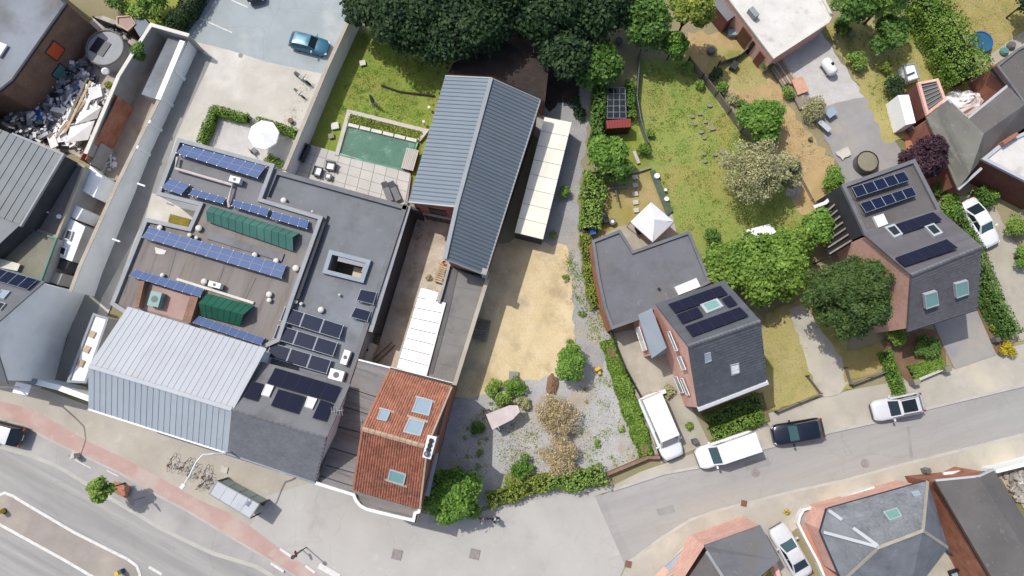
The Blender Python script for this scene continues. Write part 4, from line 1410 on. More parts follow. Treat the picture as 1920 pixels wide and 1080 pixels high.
# green rooflights
def rooflight(label, px_ridge, px_up, px_lo, n, m, z0, z1):
    q1 = [P(*px_ridge[0], z1), P(*px_ridge[1], z1), P(*px_up[1], z0), P(*px_up[0], z0)]
    q2 = [P(*px_ridge[0], z1), P(*px_ridge[1], z1), P(*px_lo[1], z0), P(*px_lo[0], z0)]
    t = thing('rooflight', label, 'rooflight', V((*cen(q1).to_2d(), z0 - 0.4)))
    for q in (q1, q2):
        for i in range(n):
            a = [bil(q, (i + 0.03) / n, 0), bil(q, (i + 0.97) / n, 0), bil(q, (i + 0.97) / n, 1), bil(q, (i + 0.03) / n, 1)]
            part('sheet', MB().slab(a, 0.04), m, t)
    part('end_wall', MB().poly([q1[1], q1[2], q2[2]]).poly([q1[0], q2[3], q1[3]]), 'wall_dark', t)
    part('kerb_upstand', MB().walls([q1[3], q1[2], q2[2], q2[3]], z0 - 0.4, 0.05, 0.0), 'bitumen_grey', t)
    return t
rooflight('long ribbed green rooflight on the workshop roof', [(387, 396), (549, 445)], [(396, 386), (562, 437)], [(388, 415), (550, 471)], 12, 'green_sheet', zN + 0.3, zN + 1.0)
rooflight('short rooflight under a dark green tarpaulin beside the pale metal roof', [(372, 568), (457, 590)], [(388, 550), (477, 573)], [(377, 592), (450, 611)], 7, 'green_tarp', zN + 0.3, zN + 1.3)

# clutter on the workshop and restaurant roofs
def roof_box(label, u, v, sx, sy, sz, rz, m='plastic_white', z=zN, name='vent_box', legs=True, group=None):
    c = P(u, v, z + sz)
    t = thing(name, label, 'roof unit', V((c.x, c.y, z)), math.radians(rz), group)
    mb = MB().box((0, 0, sz / 2 + 0.12), sx, sy, sz)
    part('casing', mb, m, t, local=True)
    mb = MB().box((sx * 0.36, 0, 0.06), 0.06, sy, 0.12).box((-sx * 0.36, 0, 0.06), 0.06, sy, 0.12)
    part('feet', mb, 'steel_dark', t, local=True)
    part('grille', MB().cyl((0.0, 0, sz + 0.12), min(sx, sy) * 0.3, 0.02, 14), 'plastic_grey', t, local=True)
    return t
roof_box('white air handling box right of the pale roof pipe', 441, 337, 0.95, 0.5, 0.6, -15)
roof_box('white air conditioning unit beside the pale strip above the green tarpaulin', 403, 534, 1.05, 0.45, 0.6, -15)
roof_box('tall white condenser by the courtyard side of the dark panel field', 648, 670, 0.55, 1.2, 0.7, -18, z=zF)
roof_box('square white roof unit between the panel field and the black ridge panels', 631, 703, 1.2, 0.85, 0.7, -15, z=zF)
roof_box('glass-topped pale unit in the sunken brown roof court', 291, 561, 0.95, 1.25, 0.7, -12, 'glass_green')
def dome(label, u, v, r, z, m='coping_cream'):
    c = P(u, v, z + 0.2)
    b = V((c.x, c.y, z))
    t = thing('roof_vent', label, 'roof vent', b)
    part('pipe', MB().cyl((0, 0, -0.05), r * 0.6, 0.3, 10), 'steel', t, local=True)
    mb = MB().tube([(0, 0, 0.22), (0, 0, 0.3), (0, 0, 0.36)], [r, r * 0.9, r * 0.35], 14)
    mb.smooth = True
    part('cap', mb, m, t, local=True)
for u, v, r, z, w in ((373, 428, 0.3, zN, 'pale round vent below the sedum mat'), (532, 376, 0.28, zF, 'pinkish round vent below the terrace parapet'), (505, 552, 0.27, zN, 'round vent at the right end of the workshop roof, upper of two'),
                      (505, 563, 0.22, zN, 'round vent at the right end of the workshop roof, lower of two'), (555, 503, 0.3, zN, 'cream vent right of the longest solar array'), (555, 566, 0.2, zF, 'small white vent in the gutter between the two roofs'),
                      (602, 581, 0.28, zF, 'white round vent above the dark panel field'), (356, 441, 0.2, zN, 'left of two small white vents behind the longest array'), (369, 446, 0.18, zN, 'right of two small white vents behind the longest array'),
                      (383, 528, 0.28, zN, 'white vent left of the air conditioning unit'), (305, 516, 0.2, zN, 'small white vent above the row over the brown court'), (518, 489, 0.25, zN, 'white vent just above the end of the longest array'),
                      (565, 570, 0.16, zF, 'tiny brownish vent beside the gutter vent'), (478, 478, 0.25, zN, 'low pale vent above the middle of the longest array'), (300, 427, 0.25, zN, 'white vent at the left end of the longest array'),
                      (586, 397, 0.12, zF, 'small black vent at the parapet step'), (637, 553, 0.12, zF, 'tiny dark outlet on the bluish roof'), (605, 801, 0.22, 7.0, 'white cowl near the ridge end of the dark tiled roof')):
    dome(w, u, v, r, z)
p = [P(333, 295, zN + .35), P(329, 316, zN + .35), P(436, 347, zN + .35), P(428, 378, zN + .35), P(430, 388, zN + .2)]
single('roof_pipe', MB().tube(p, 0.13, 8), 'pipe_pink', 'pale pink insulated pipe bent round the workshop roof', 'pipe')
single('roof_strip', MB().ribbon(PL([(331, 523), (475, 568)], zN + 0.15), 0.22, 0.2), 'coping_cream', 'pale raised strip running down to the green tarpaulin', 'roof strip')
single('gravel_spill', MB().flat([rough_edge(PL([(290, 463), (312, 470), (308, 477), (292, 475)], zN + 0.0), 0.15, 0.3)]), 'coping_cream', 'white chalky spill under the longest solar array', 'spill', loc=P(300, 470, zN))

# ---- pale metal gable building on the street ---------------------------------
zr, zb, zf = 9.4, 7.2, 6.0
t, pl = house('metal_roofed_hall', 'street hall with pale grey standing-seam metal gable roof', [(242, 578, zb), (493, 654, zb), (432, 766, zr), (424, 846, zf), (168, 763, zf), (168, 688, zr)], 'render_bluewhite',
              [([(166, 686, zr), (434, 767, zr), (496, 653, zb), (240, 575, zb)], 'metal_light'), ([(166, 686, zr), (434, 767, zr), (427, 848, zf), (166, 765, zf)], 'metal_light_front')])
seamed(t, pl[0], 24, 'metal_light', rib=0.028, gap=0.006, seam='coping_grey')
seamed(t, pl[1], 24, 'metal_light_front', rib=0.028, gap=0.006, seam='coping_grey')
part('ridge_capping', MB().ribbon([P(166, 686, zr + .15), P(434, 767, zr + .15)], 0.3, 0.1), 'metal_light', t)
part('verge_trim', MB().ribbon([P(497, 653, zb + .12), P(435, 767, zr + .12), P(427, 848, zf + .12)], 0.22, 0.2), 'metal_light', t)
part('gutter', MB().ribbon([P(166, 767, zf - .02), P(428, 850, zf - .02)], 0.16, 0.14), 'render_bluewhite', t)

# ---- dark tiled street house with black panels --------------------------------
zr2, zb2, zf2 = 9.5, 6.8, 6.1
t, pl = house('dark_tiled_house', 'street house with low dark tiled gable roof, black solar panels and two white skylights', [(492, 682, zb2), (655, 722, zb2), (612, 820, zr2), (592, 900, zf2), (430, 848, zf2), (436, 768, zr2)], 'render_white',
              [([(435, 768, zr2), (613, 821, zr2), (657, 720, zb2), (490, 678, zb2)], 'coping_dark'), ([(435, 768, zr2), (613, 821, zr2), (593, 903, zf2), (427, 848, zf2)], 'tile_slate')])
part('felt_face', MB().slab([p + V((0, 0, 0.03)) for p in pl[0]], 0.02), 'bitumen_grey', t)
courses(t, pl[1], 24, 'tile_slate', cols=36)
ridge_tiles(t, P(435, 768, zr2 + .04), P(612, 821, zr2 + .04), 16, 'coping_dark', 0.2, 0.06)
part('gutter', MB().ribbon([P(427, 850, zf2), P(592, 905, zf2)], 0.18, 0.14), 'zinc', t)
pU = plane(pl[0][0], pl[0][1], pl[0][2])
g = 'black solar panels on the dark tiled roof'
solar('wide black solar field of five tall panels below the roof top edge', [(516, 689), (639, 725), (624, 755), (500, 719)], 5, 1, pl=pU, glass='pv_night', frame='pv_frame_dark', group=g)
solar('single tall black panel left of the first white skylight', [(473, 714), (495, 720), (480, 752), (455, 745)], 1, 1, pl=pU, glass='pv_night', frame='pv_frame_dark', group=g)
solar('pair of black panels between the two white skylights', [(522, 729), (572, 743), (557, 776), (507, 761)], 2, 1, pl=pU, glass='pv_night', frame='pv_frame_dark', group=g)
solar('single black panel right of the second white skylight', [(601, 749), (623, 756), (610, 790), (585, 784)], 1, 1, pl=pU, glass='pv_night', frame='pv_frame_dark', group=g)
sky_on(t, pU, [(499, 722), (514, 726), (505, 746), (490, 742)], frame='fascia_white', glass='glass_white', up=0.2)
sky_on(t, pU, [(577, 745), (595, 750), (586, 769), (571, 764)], frame='fascia_white', glass='glass_white', up=0.2)
for u, v in ((590, 868), (638, 766)):
    pass

# ---- left block: white gable house ------------------------------------------
t, pl = house('white_gable_house', 'tall house with huge white rendered gable wall at the left edge', [(80, 530, 6.2), (-22, 616, 9.6), (12, 716, 6.2), (-150, 680, 6.2), (-200, 590, 9.6), (-90, 480, 6.2)], 'render_white',
              [([(-220, 566, 9.6), (-18, 617, 9.6), (84, 528, 6.2), (-110, 468, 6.2)], 'tile_slate'), ([(-220, 566, 9.6), (-18, 617, 9.6), (14, 720, 6.2), (-170, 676, 6.2)], 'tile_slate')], inset=0.1)
pW = plane(pl[0][0], pl[0][1], pl[0][2])
solar('dark solar panels on the roof slope of the white gable house', [(-60, 487), (71, 524), (50, 543), (-80, 506)], 7, 1, pl=pW, glass='pv_black', frame='pv_frame', group=g)
sky_on(t, pW, [(4, 545), (20, 548), (8, 562), (-6, 558)], up=0.15)
sky_on(t, pW, [(-2, 567), (12, 571), (2, 583), (-12, 579)], up=0.15, glass='glass_dark')
# projecting porch parts at the street
single('porch_canopy', MB().slab(PL([(30, 716), (58, 722), (51, 742), (23, 736)], 3.0), 0.12), 'glass_white', 'white glazed porch canopy at the foot of the white gable', 'canopy')
single('garden_wall', MB().ribbon(PL([(66, 716), (110, 727), (168, 748)], 3.0), 0.45, 2.9), 'render_white', 'low white wall joining the gable house to the metal hall', 'wall')
single('porch_beam', MB().ribbon(PL([(36, 708), (66, 716)], 3.2), 0.4, 0.3), 'zinc', 'blue-grey beam beside the white porch canopy', 'beam')

# white shed with slatted openings in the alley
t, pts = flat_building('lean_to_shed', 'narrow white-roofed lean-to with three small tan vents in the alley', [(176, 588), (204, 597), (162, 718), (127, 716)], 3.0, 'render_grey', 'render_white', par=(0.2, 0.1, 'coping_grey'), cat='shed')
for u, v in ((173, 627), (163, 655), (152, 681)):
    part('vent', MB().box(P(u, v, 3.05), 0.45, 0.6, 0.12, math.radians(-22)), 'wood_pale', t)

# ---- long white boundary wall (kinked) ---------------------------------------
t = thing('boundary_wall', 'long white rendered boundary wall between the scrap yards and the parking lane', 'wall', P(262, 350, 0))
wp = [(354, 67, 2.1), (297, 190, 2.2), (257, 270, 2.4), (220, 345, 2.9), (185, 422, 3.1), (150, 500, 3.3), (133, 546, 3.4)]
part('wall_body', MB().ribbon([P(*p) for p in wp], 0.25, 4.0), 'render_white', t)
part('coping', MB().ribbon([P(p[0] - 1, p[1], p[2] + 0.06) for p in wp], 0.34, 0.06), 'coping_stone', t)
for s in (0.13, 0.26, 0.38, 0.50, 0.61):
    i = 0
    a, b = P(348, 80, 2.2), P(222, 342, 2.6)
    c = a.lerp(b, s * 1.5)
    d = (b - a).normalized()
    o = V((-d.y, d.x, 0))
    if o.x < 0:
        o = -o
    part('buttress', MB().box(c + o * 0.16 - V((0, 0, 1.1)), 0.16, 0.3, 2.2, math.atan2(o.y, o.x)), 'render_white', t)
    part('drain_hole', MB().box(c + o * 0.14 - V((0, 0, 0.5)), 0.12, 0.2, 0.2, math.atan2(o.y, o.x)), 'wall_dark', t)
for k, (u, v) in enumerate(((258, 344), (211, 448))):
    a = P(u, v, 3.0)
    part('bracket', MB().beam(a, P(u + 14, v + 5, 3.0), 0.14), 'fascia_white', t)
t = thing('boundary_wall', 'cream-capped wall with a brick foot beside the scrap heap, left of the white wall', 'wall', P(220, 170, 0))
wp = [(354, 66, 3.2), (283, 46, 3.2), (248, 100, 3.2), (222, 142, 3.2), (160, 288, 3.2)]
part('wall_body', MB().ribbon([P(*p) for p in wp], 0.22, 3.2), 'render_grey', t)
part('coping', MB().ribbon([P(p[0], p[1], 3.28) for p in wp], 0.34, 0.08), 'coping_cream', t)
part('brick_face', MB().ribbon([P(218, 178, 2.9), P(152, 300, 2.9)], 0.1, 2.9, off=-0.14), 'brick_red', t)
part('brick_face', MB().ribbon([P(219, 180, 2.8), P(157, 298, 2.8)], 0.1, 2.8, off=0.16), 'brick_orange', t)
t, pts = flat_building('lean_to_shed', 'long grey lean-to roof between the two white walls', [(318, 62), (346, 72), (297, 188), (264, 176)], 2.2, 'render_grey', 'bitumen_blue', par=None, cat='shed')
part('white_ledge', MB().ribbon(PL([(342, 76), (296, 186)], 2.45), 0.5, 0.4), 'render_white', t)

# ---- dark car-park wall (white face to the garden) ----------------------------
t = thing('boundary_wall', 'straight white wall with stone coping between the car park and the lawn with the pool', 'wall', P(600, 160, 0))
wp = [(664, 16, 2.7), (612, 130, 2.7), (574, 222, 2.7), (534, 318, 2.7)]
part('wall_body', MB().ribbon([P(*p) for p in wp], 0.24, 2.9), 'render_bluewhite', t)
part('coping', MB().ribbon([P(p[0] - 1, p[1], 2.78) for p in wp], 0.36, 0.08), 'coping_stone', t)

# ---- upper-left buildings ------------------------------------------------------
t, pts = flat_building('brick_warehouse', 'grey-roofed warehouse with tall brown brick wall at the top left corner', [(-120, -60), (60, -60), (126, 8), (25, 152), (0, 172), (-160, 190)], 5.2, 'brick_brown', 'bitumen_blue', par=(0.2, 0.12, 'wall_dark'), cat='building')
a, b = P(126, 8, 5.2), P(25, 152, 5.2)
d = (b - a)
o = V((-d.y, d.x, 0)).normalized()
if o.x < 0:
    o = -o
wall_window(t, a + d * 0.40, a + d * 0.56, 2.6, 4.2, o * 0.05, 'steel_dark', 'plastic_orange')
wall_window(t, a + d * 0.56, a + d * 0.72, 0.6, 2.2, o * 0.05, 'steel_dark', 'plastic_teal')
skylight(t, PL([(-12, 75), (16, 86), (2, 108), (-20, 100)], 5.25), frame='fascia_white', glass='glass_white', up=0.2)
t, pts = flat_building('grey_warehouse', 'warehouse with wide slate-grey metal roof on the left edge', [(-200, 150), (22, 252), (117, 290), (37, 422), (-20, 475), (-200, 560)], 5.6, 'wall_dark', 'roof_greymetal', par=None, cat='building')
seamed(t, [P(117, 290, 5.65), P(-10, 238, 5.65), P(-95, 372, 5.65), P(37, 421, 5.65)], 9, 'roof_greymetal', rib=0.05, seam='coping_dark')
part('edge_trim', MB().ribbon([P(22, 250, 5.75), P(118, 289, 5.75), P(37, 424, 5.75)], 0.18, 0.25), 'coping_grey', t)
t, pts = flat_building('flat_extension', 'weathered grey felt extension right of the slate-grey metal roof', [(121, 296), (160, 312), (108, 446), (36, 421)], 3.4, 'render_grey', 'bitumen_brown', par=(0.22, 0.12, 'coping_stone'), cat='extension')
for u, v in ((88, 397), (113, 407)):
    part('vent', MB().cyl(P(u, v, 3.4), 0.2, 0.25, 12), 'plastic_white', t)
t, pts = flat_building('mossy_extension', 'mossy square flat roof above the house with dark solar panels', [(36, 424), (107, 447), (78, 527), (-10, 500), (-10, 465)], 3.8, 'render_grey', 'roof_mossy', par=(0.16, 0.1, 'green_sheet'), cat='extension')
single('tarpaulin', MB().slab(PL([(-10, 482), (38, 495), (32, 508), (-10, 500)], 4.1), 0.06), 'coping_cream', 'pale yellow sheet lying on the mossy flat roof', 'sheet')
# dormer-like white sheds in the narrow yard
t, pts = flat_building('white_shed', 'small white flat-roofed shed, upper one in the narrow yard left of the white wall', [(168, 310), (192, 330), (176, 370), (155, 358)], 2.6, 'render_white', 'render_white', par=None, cat='shed')
t, pts = flat_building('white_shed', 'small white flat-roofed shed, middle one in the narrow yard left of the white wall', [(135, 380), (156, 392), (144, 412), (124, 402)], 2.8, 'render_white', 'render_white', par=None, cat='shed')
t, pts = flat_building('white_shed', 'white shed with two black rooflights, lowest in the narrow yard left of the white wall', [(130, 408), (160, 425), (150, 450), (135, 490), (100, 478), (112, 440)], 2.8, 'render_grey', 'render_white', par=None, cat='shed')
for q in ([(128, 430), (138, 434), (132, 452), (122, 448)], [(116, 462), (126, 466), (122, 480), (112, 476)]):
    skylight(t, PL(q, 2.82), frame='fascia_white', glass='glass_dark', up=0.15)
t, pts = flat_building('dark_shed', 'small near-black shed roof at the lower end of the narrow yard', [(100, 483), (132, 490), (122, 507), (95, 500)], 2.6, 'wall_dark', 'wall_dark', par=None, cat='shed')
t, pts = flat_building('white_shed', 'grey-white shed with a dark strip just above the white gable', [(92, 508), (118, 513), (108, 534), (84, 526)], 2.8, 'render_grey', 'render_grey', par=None, cat='shed')
t, pts = flat_building('lean_to_shed', 'short pale lean-to at the foot of the brick-faced wall', [(176, 262), (190, 268), (170, 308), (156, 300)], 2.2, 'render_grey', 'metal_light', par=None, cat='shed')

# ---- dark shed roof behind the barn -------------------------------------------
t, pts = flat_building('barn_shed', 'dark felt shed roof strewn with brown leaf litter toned for tree shade behind the barn', [(850, 118), (940, 72), (1030, 118), (1022, 190), (925, 142), (840, 138)], 3.4, 'brick_brown', 'litter_in_shade', par=None, cat='shed')

# ---- long cream container ------------------------------------------------------
q = PL([(1021, 219), (1072, 229), (1018, 449), (965, 436)], 2.6)
t = thing('container', 'long cream-roofed storage container on the gravel beside the barn', 'container', V((*cen(q).to_2d(), G)))
part('side_wall', MB().walls(q, G, 0.06, 0.1), 'wall_dark', t)
for k in range(8):
    s0, s1 = (k + 0.015) / 8, (k + 0.985) / 8
    a = [bil(q, 0, s0), bil(q, 1, s0), bil(q, 1, s1), bil(q, 0, s1)]
    part('roof_panel', MB().slab(a, 0.08), 'cream_panel', t)
part('roof_frame', MB().slab([p - V((0, 0, 0.06)) for p in q], 0.06), 'coping_stone', t)

# ---- middle house with brick gable and its flat garage ------------------------
t, pts = flat_building('garage_block', 'low L-shaped garage with dark felt roof, orange brick side and white rooflight', [(1110, 452), (1162, 432), (1187, 471), (1292, 434), (1331, 530), (1229, 577), (1195, 600), (1147, 617), (1132, 575), (1120, 520)], 3.3, 'brick_orange', 'bitumen_carport', par=(0.26, 0.16, 'coping_dark'), cat='garage')
skylight(t, PL([(1263, 539), (1304, 522), (1312, 538), (1271, 554)], 3.3), frame='fascia_white', glass='glass_white', up=0.3, inset=0.1)
part('outlet', MB().cyl(P(1235, 542, 3.3), 0.12, 0.2, 8), 'plastic_black', t)
zr, zn, zs = 9.0, 5.6, 5.4
t, pl = house('gable_house', 'brick gable house with black solar field and dark tiled street slope, behind the parked vans', [(1232, 572, zn), (1356, 528, zn), (1424, 603, zr), (1436, 716, zs), (1312, 768, zs), (1291, 649, zr)], 'brick_pink',
              [([(1290, 649, zr), (1426, 602, zr), (1358, 526, zn), (1229, 570, zn)], 'tile_dark'), ([(1290, 649, zr), (1426, 602, zr), (1438, 712, zs), (1308, 762, zs)], 'tile_dark')], inset=0.12)
houseB = t
pB = plane(pl[0][0], pl[0][1], pl[0][2])
pBs = plane(pl[1][0], pl[1][1], pl[1][2])
courses(t, pl[1], 22, 'tile_dark', cols=26, lap=0.06)
courses(t, pl[0], 16, 'tile_dark', lap=0.03, lift=0.01)
ridge_tiles(t, P(1290, 649, zr + .05), P(1426, 602, zr + .05), 18, 'coping_dark', 0.3, 0.12)
part('gutter', MB().ribbon([P(1309, 767, zs - .05), P(1440, 716, zs - .05)], 0.45, 0.2), 'fascia_white', t)
part('gutter_channel', MB().ribbon([P(1309, 769, zs + .02), P(1441, 718, zs + .02)], 0.22, 0.04), 'metal_light', t)
g2 = 'black solar panels on the middle house'
solar('top row of black panels on the middle house', [(1252, 570), (1351, 535), (1365, 551), (1266, 587)], 5, 1, pl=pB, glass='pv_night', frame='pv_frame_dark', group=g2)
solar('two black panels left of the roof window of the middle house', [(1268, 590), (1308, 575), (1319, 592), (1279, 607)], 2, 1, pl=pB, glass='pv_night', frame='pv_frame_dark', group=g2)
solar('single black panel right of the roof window of the middle house', [(1353, 561), (1369, 553), (1383, 570), (1366, 576)], 1, 1, pl=pB, glass='pv_night', frame='pv_frame_dark', group=g2)
solar('bottom row of black panels nearest the ridge of the middle house', [(1284, 612), (1387, 575), (1404, 592), (1298, 631)], 5, 1, pl=pB, glass='pv_night', frame='pv_frame_dark', group=g2)
sky_on(t, pB, [(1312, 573), (1345, 562), (1357, 577), (1325, 590)], frame='frame_grey', glass='glass_green', up=0.2, inset=0.3)
sky_on(t, pBs, [(1320, 662), (1331, 659), (1333, 675), (1321, 680)], up=0.15)
sky_on(t, pBs, [(1368, 683), (1384, 679), (1386, 697), (1370, 703)], up=0.15, glass='glass_white')
# gable windows on the west wall
ga, gb = P(1291, 649, zr), P(1312, 768, zs)
w0, w1 = V((P(1232, 572, zn).x + .1, P(1232, 572, zn).y, 0)), V((gb.x + .1, gb.y, 0))
d = (w1 - w0)
o = V((d.y, -d.x, 0)).normalized()
if o.x > 0:
    o = -o
for s0, s1, z0, z1 in ((0.50, 0.62, 4.9, 6.1), (0.70, 0.86, 3.0, 3.9), (0.68, 0.84, 0.9, 2.2), (0.26, 0.44, 5.2, 6.0)):
    wall_window(t, w0 + d * s0, w0 + d * s1, z0, z1, o * 0.06, 'fascia_white', 'glass_sky')
# small zinc-roofed side wing
t, pl = house('side_wing', 'small zinc-roofed wing against the brick gable', [(1198, 592, 4.2), (1224, 580, 4.2), (1250, 655, 4.4), (1223, 668, 4.2)], 'brick_pink',
              [([(1222, 578, 4.8), (1196, 590, 4.2), (1222, 672, 4.2), (1250, 652, 4.8)], 'zinc')], inset=0.1, cat='extension')
part('hip', MB().slab([P(1222, 672, 4.2), P(1250, 652, 4.8), P(1250, 662, 4.2)], 0.1), 'bitumen_grey', t)
a, b = P(1199, 598, 4.2), P(1221, 664, 4.2)
d = b - a
o = V((d.y, -d.x, 0)).normalized()
o = -o if o.x > 0 else o
wall_window(t, V((a.x, a.y, 0)) + d * 0.2, V((a.x, a.y, 0)) + d * 0.85, 1.6, 3.4, o * 0.08, 'fascia_white', 'glass_white', nv=2)

# ---- right-hand house ------------------------------------------------------------
t, pts = flat_building('flat_roof_wing', 'dark flat-roofed rear wing with two framed solar rows and a white rooflight', [(1577, 348), (1713, 300), (1763, 398), (1620, 440)], 5.6, 'wall_dark', 'bitumen_dark', par=(0.32, 0.2, 'coping_dark'), cat='building')
skylight(t, PL([(1634, 408), (1653, 402), (1662, 421), (1644, 428)], 5.6), frame='fascia_white', glass='glass_white', up=0.3, inset=0.2)
g3 = 'solar panels on the right-hand house'
solar('upper pale-framed row of dark panels on the flat rear wing', [(1597, 351), (1695, 321), (1706, 338), (1607, 370)], 5, 1, z=5.85, z2=6.2, glass='pv_black', frame='pv_frame', group=g3, legs=True)
solar('lower pale-framed row of dark panels on the flat rear wing', [(1612, 381), (1710, 350), (1719, 366), (1624, 399)], 5, 1, z=5.85, z2=6.2, glass='pv_black', frame='pv_frame', group=g3, legs=True)
zr, zn, zs = 9.2, 6.0, 5.4
t, pl = house('gable_house', 'right-hand brick gable house with dark tiled roof and two pale green roof windows', [(1622, 440, zn), (1761, 400, zn), (1838, 464, zr), (1830, 578, zs), (1704, 618, zs), (1709, 516, zr)], 'brick_pink',
              [([(1708, 516, zr), (1841, 462, zr), (1765, 396, zn), (1618, 438, zn)], 'tile_anthra'), ([(1708, 516, zr), (1841, 462, zr), (1833, 579, zs), (1701, 621, zs)], 'tile_anthra')], inset=0.12)
pC, pCs = plane(pl[0][0], pl[0][1], pl[0][2]), plane(pl[1][0], pl[1][1], pl[1][2])
courses(t, pl[1], 22, 'tile_anthra', cols=26, lap=0.06)
courses(t, pl[0], 18, 'tile_anthra', lap=0.03, lift=0.01)
ridge_tiles(t, P(1708, 516, zr + .05), P(1841, 462, zr + .05), 18, 'coping_dark', 0.3, 0.12)
solar('upper dark solar row on the right-hand house beside the flat wing', [(1671, 423), (1750, 397), (1767, 412), (1692, 439)], 4, 1, pl=pC, lift=0.42, glass='pv_night', frame='pv_frame_dark', group=g3)
solar('lower dark solar row on the right-hand house just above the ridge', [(1678, 483), (1775, 448), (1797, 465), (1697, 499)], 5, 1, pl=pC, lift=0.42, glass='pv_night', frame='pv_frame_dark', group=g3)
sky_on(t, pC, [(1657, 433), (1676, 427), (1692, 446), (1676, 453)], up=0.45, glass='glass_dark', inset=0.3)
sky_on(t, pC, [(1731, 430), (1749, 424), (1767, 443), (1750, 450)], up=0.4, glass='glass_dark', inset=0.3)
sky_on(t, pCs, [(1729, 550), (1752, 543), (1756, 569), (1732, 577)], up=0.3, glass='glass_green', inset=0.12)
sky_on(t, pCs, [(1786, 530), (1810, 523), (1812, 549), (1789, 557)], up=0.3, glass='glass_green', inset=0.12)
part('gutter', MB().ribbon([P(1701, 622, zs), P(1834, 580, zs)], 0.14, 0.14), 'steel_dark', t)
# slatted carport
q = [P(1540, 398, 3.4), P(1580, 362, 3.4), P(1616, 446, 3.4), P(1556, 482, 3.4)]
t = thing('carport', 'black slatted carport left of the dark flat rear wing', 'carport', V((*cen(q).to_2d(), G)))
for k in range(7):
    s = (k + 0.5) / 7
    part('slat', MB().beam(bil(q, 0, s), bil(q, 1, s), 0.14, 0.08), 'wood_grey', t)
part('deck', MB().slab([p - V((0, 0, 0.25)) for p in q], 0.08), 'plastic_black', t)
part('white_edge', MB().ribbon([P(1526, 388, 2.8), P(1548, 380, 2.8), P(1578, 352, 2.8)], 0.3, 0.2), 'fascia_white', t)
for p in q:
    part('post', MB().beam(V((p.x, p.y, G)), p, 0.12), 'steel_dark', t)

# ---- upper right bungalow --------------------------------------------------------
zr = 5.4
t, pl = house('bungalow', 'sprawling bungalow with lichen-grey low-pitched roofs and white gutters at the upper right', [(1740, 222, 3.6), (1778, 190, 3.6), (1815, 226, 3.6), (1890, 166, 3.6), (1960, 150, 3.6), (1960, 230, 3.6), (1920, 236, 3.6), (1840, 296, 3.6), (1797, 350, 3.6)], 'brick_red',
              [([(1757, 203, 3.9), (1737, 219, 3.6), (1796, 354, 3.6), (1818, 326, 4.6)], 'roof_lichen'),
               ([(1757, 203, 3.9), (1778, 186, 3.6), (1845, 250, 4.7), (1818, 326, 4.6)], 'roof_lichen'),
               ([(1818, 326, 4.6), (1796, 354, 3.6), (1840, 299, 3.6), (1845, 250, 4.7)], 'roof_lichen'),
               ([(1814, 222, 3.6), (1890, 160, 3.6), (1922, 196, 5.0), (1845, 250, 4.7)], 'bitumen_dark'),
               ([(1845, 250, 4.7), (1922, 196, 5.0), (1945, 222, 3.6), (1840, 299, 3.6)], 'bitumen_dark')], inset=0.1)
for a, b in (((1778, 186), (1814, 222)), ((1814, 222), (1890, 160)), ((1797, 355), (1841, 315))):
    part('gutter', MB().ribbon([P(*a, 3.7), P(*b, 3.7)], 0.22, 0.16), 'metal_light', t)
part('lead_flat', MB().ribbon([P(1812, 226, 3.5), P(1840, 250, 4.0)], 0.6, 0.1), 'zinc', t)
t, pts = flat_building('bungalow_wing', 'upper dark felt wing of the bungalow at the right edge', [(1868, 124), (1908, 92), (1980, 60), (1980, 190), (1920, 196), (1895, 160)], 4.0, 'brick_red', 'bitumen_dark', par=(0.2, 0.12, 'coping_dark'), cat='extension')
part('glazed_strip', MB().ribbon(PL([(1860, 128), (1889, 160)], 3.6), 0.55, 0.1), 'glass_dark', t)
t, pts = flat_building('white_flat_extension', 'whitish flat-roofed extension with pale edging and dark red brick wall at the right edge', [(1840, 299), (1878, 268), (1980, 220), (1980, 370)], 4.2, 'brick_darkred', 'bitumen_blue', par=(0.3, 0.16, 'metal_light'), cat='extension')
part('chalky_deck', MB().flat([PL([(1845, 299), (1880, 270), (1980, 225), (1980, 362)], 4.17)]), 'white_membrane', t)
part('brick_upstand', MB().ribbon(PL([(1882, 268), (1909, 250)], 4.9), 0.3, 0.8), 'brick_orange', t)
t, pts = flat_building('striped_shed', 'small shed with striped grey sheet roof and red-brown brick capping', [(1720, 156), (1757, 149), (1772, 188), (1737, 216)], 2.8, 'brick_darkred', 'roof_lichen', par=(0.24, 0.15, 'brick_pink'), cat='shed')
for k in range(6):
    s = (k + 0.5) / 6
    q = PL([(1722, 160), (1756, 153), (1769, 187), (1738, 210)], 2.85)
    part('roof_rib', MB().beam(bil(q, 0, s), bil(q, 1, s), 0.06, 0.08), 'coping_grey', t)
t, pts = flat_building('white_shed', 'narrow bright white roof by the red brick path at the upper right', [(1684, 178), (1704, 177), (1717, 230), (1699, 234)], 2.3, 'render_white', 'poly_white', par=None, cat='shed')
t, pts = flat_building('cold_frame', 'small white cold frame above the striped shed', [(1694, 122), (1715, 119), (1724, 146), (1702, 153)], 1.2, 'render_white', 'poly_white', par=(0.12, 0.06, 'coping_grey'), cat='cold frame')
part('bar', MB().beam(P(1700, 141, 1.3), P(1715, 135, 1.3), 0.1), 'steel_dark', t)
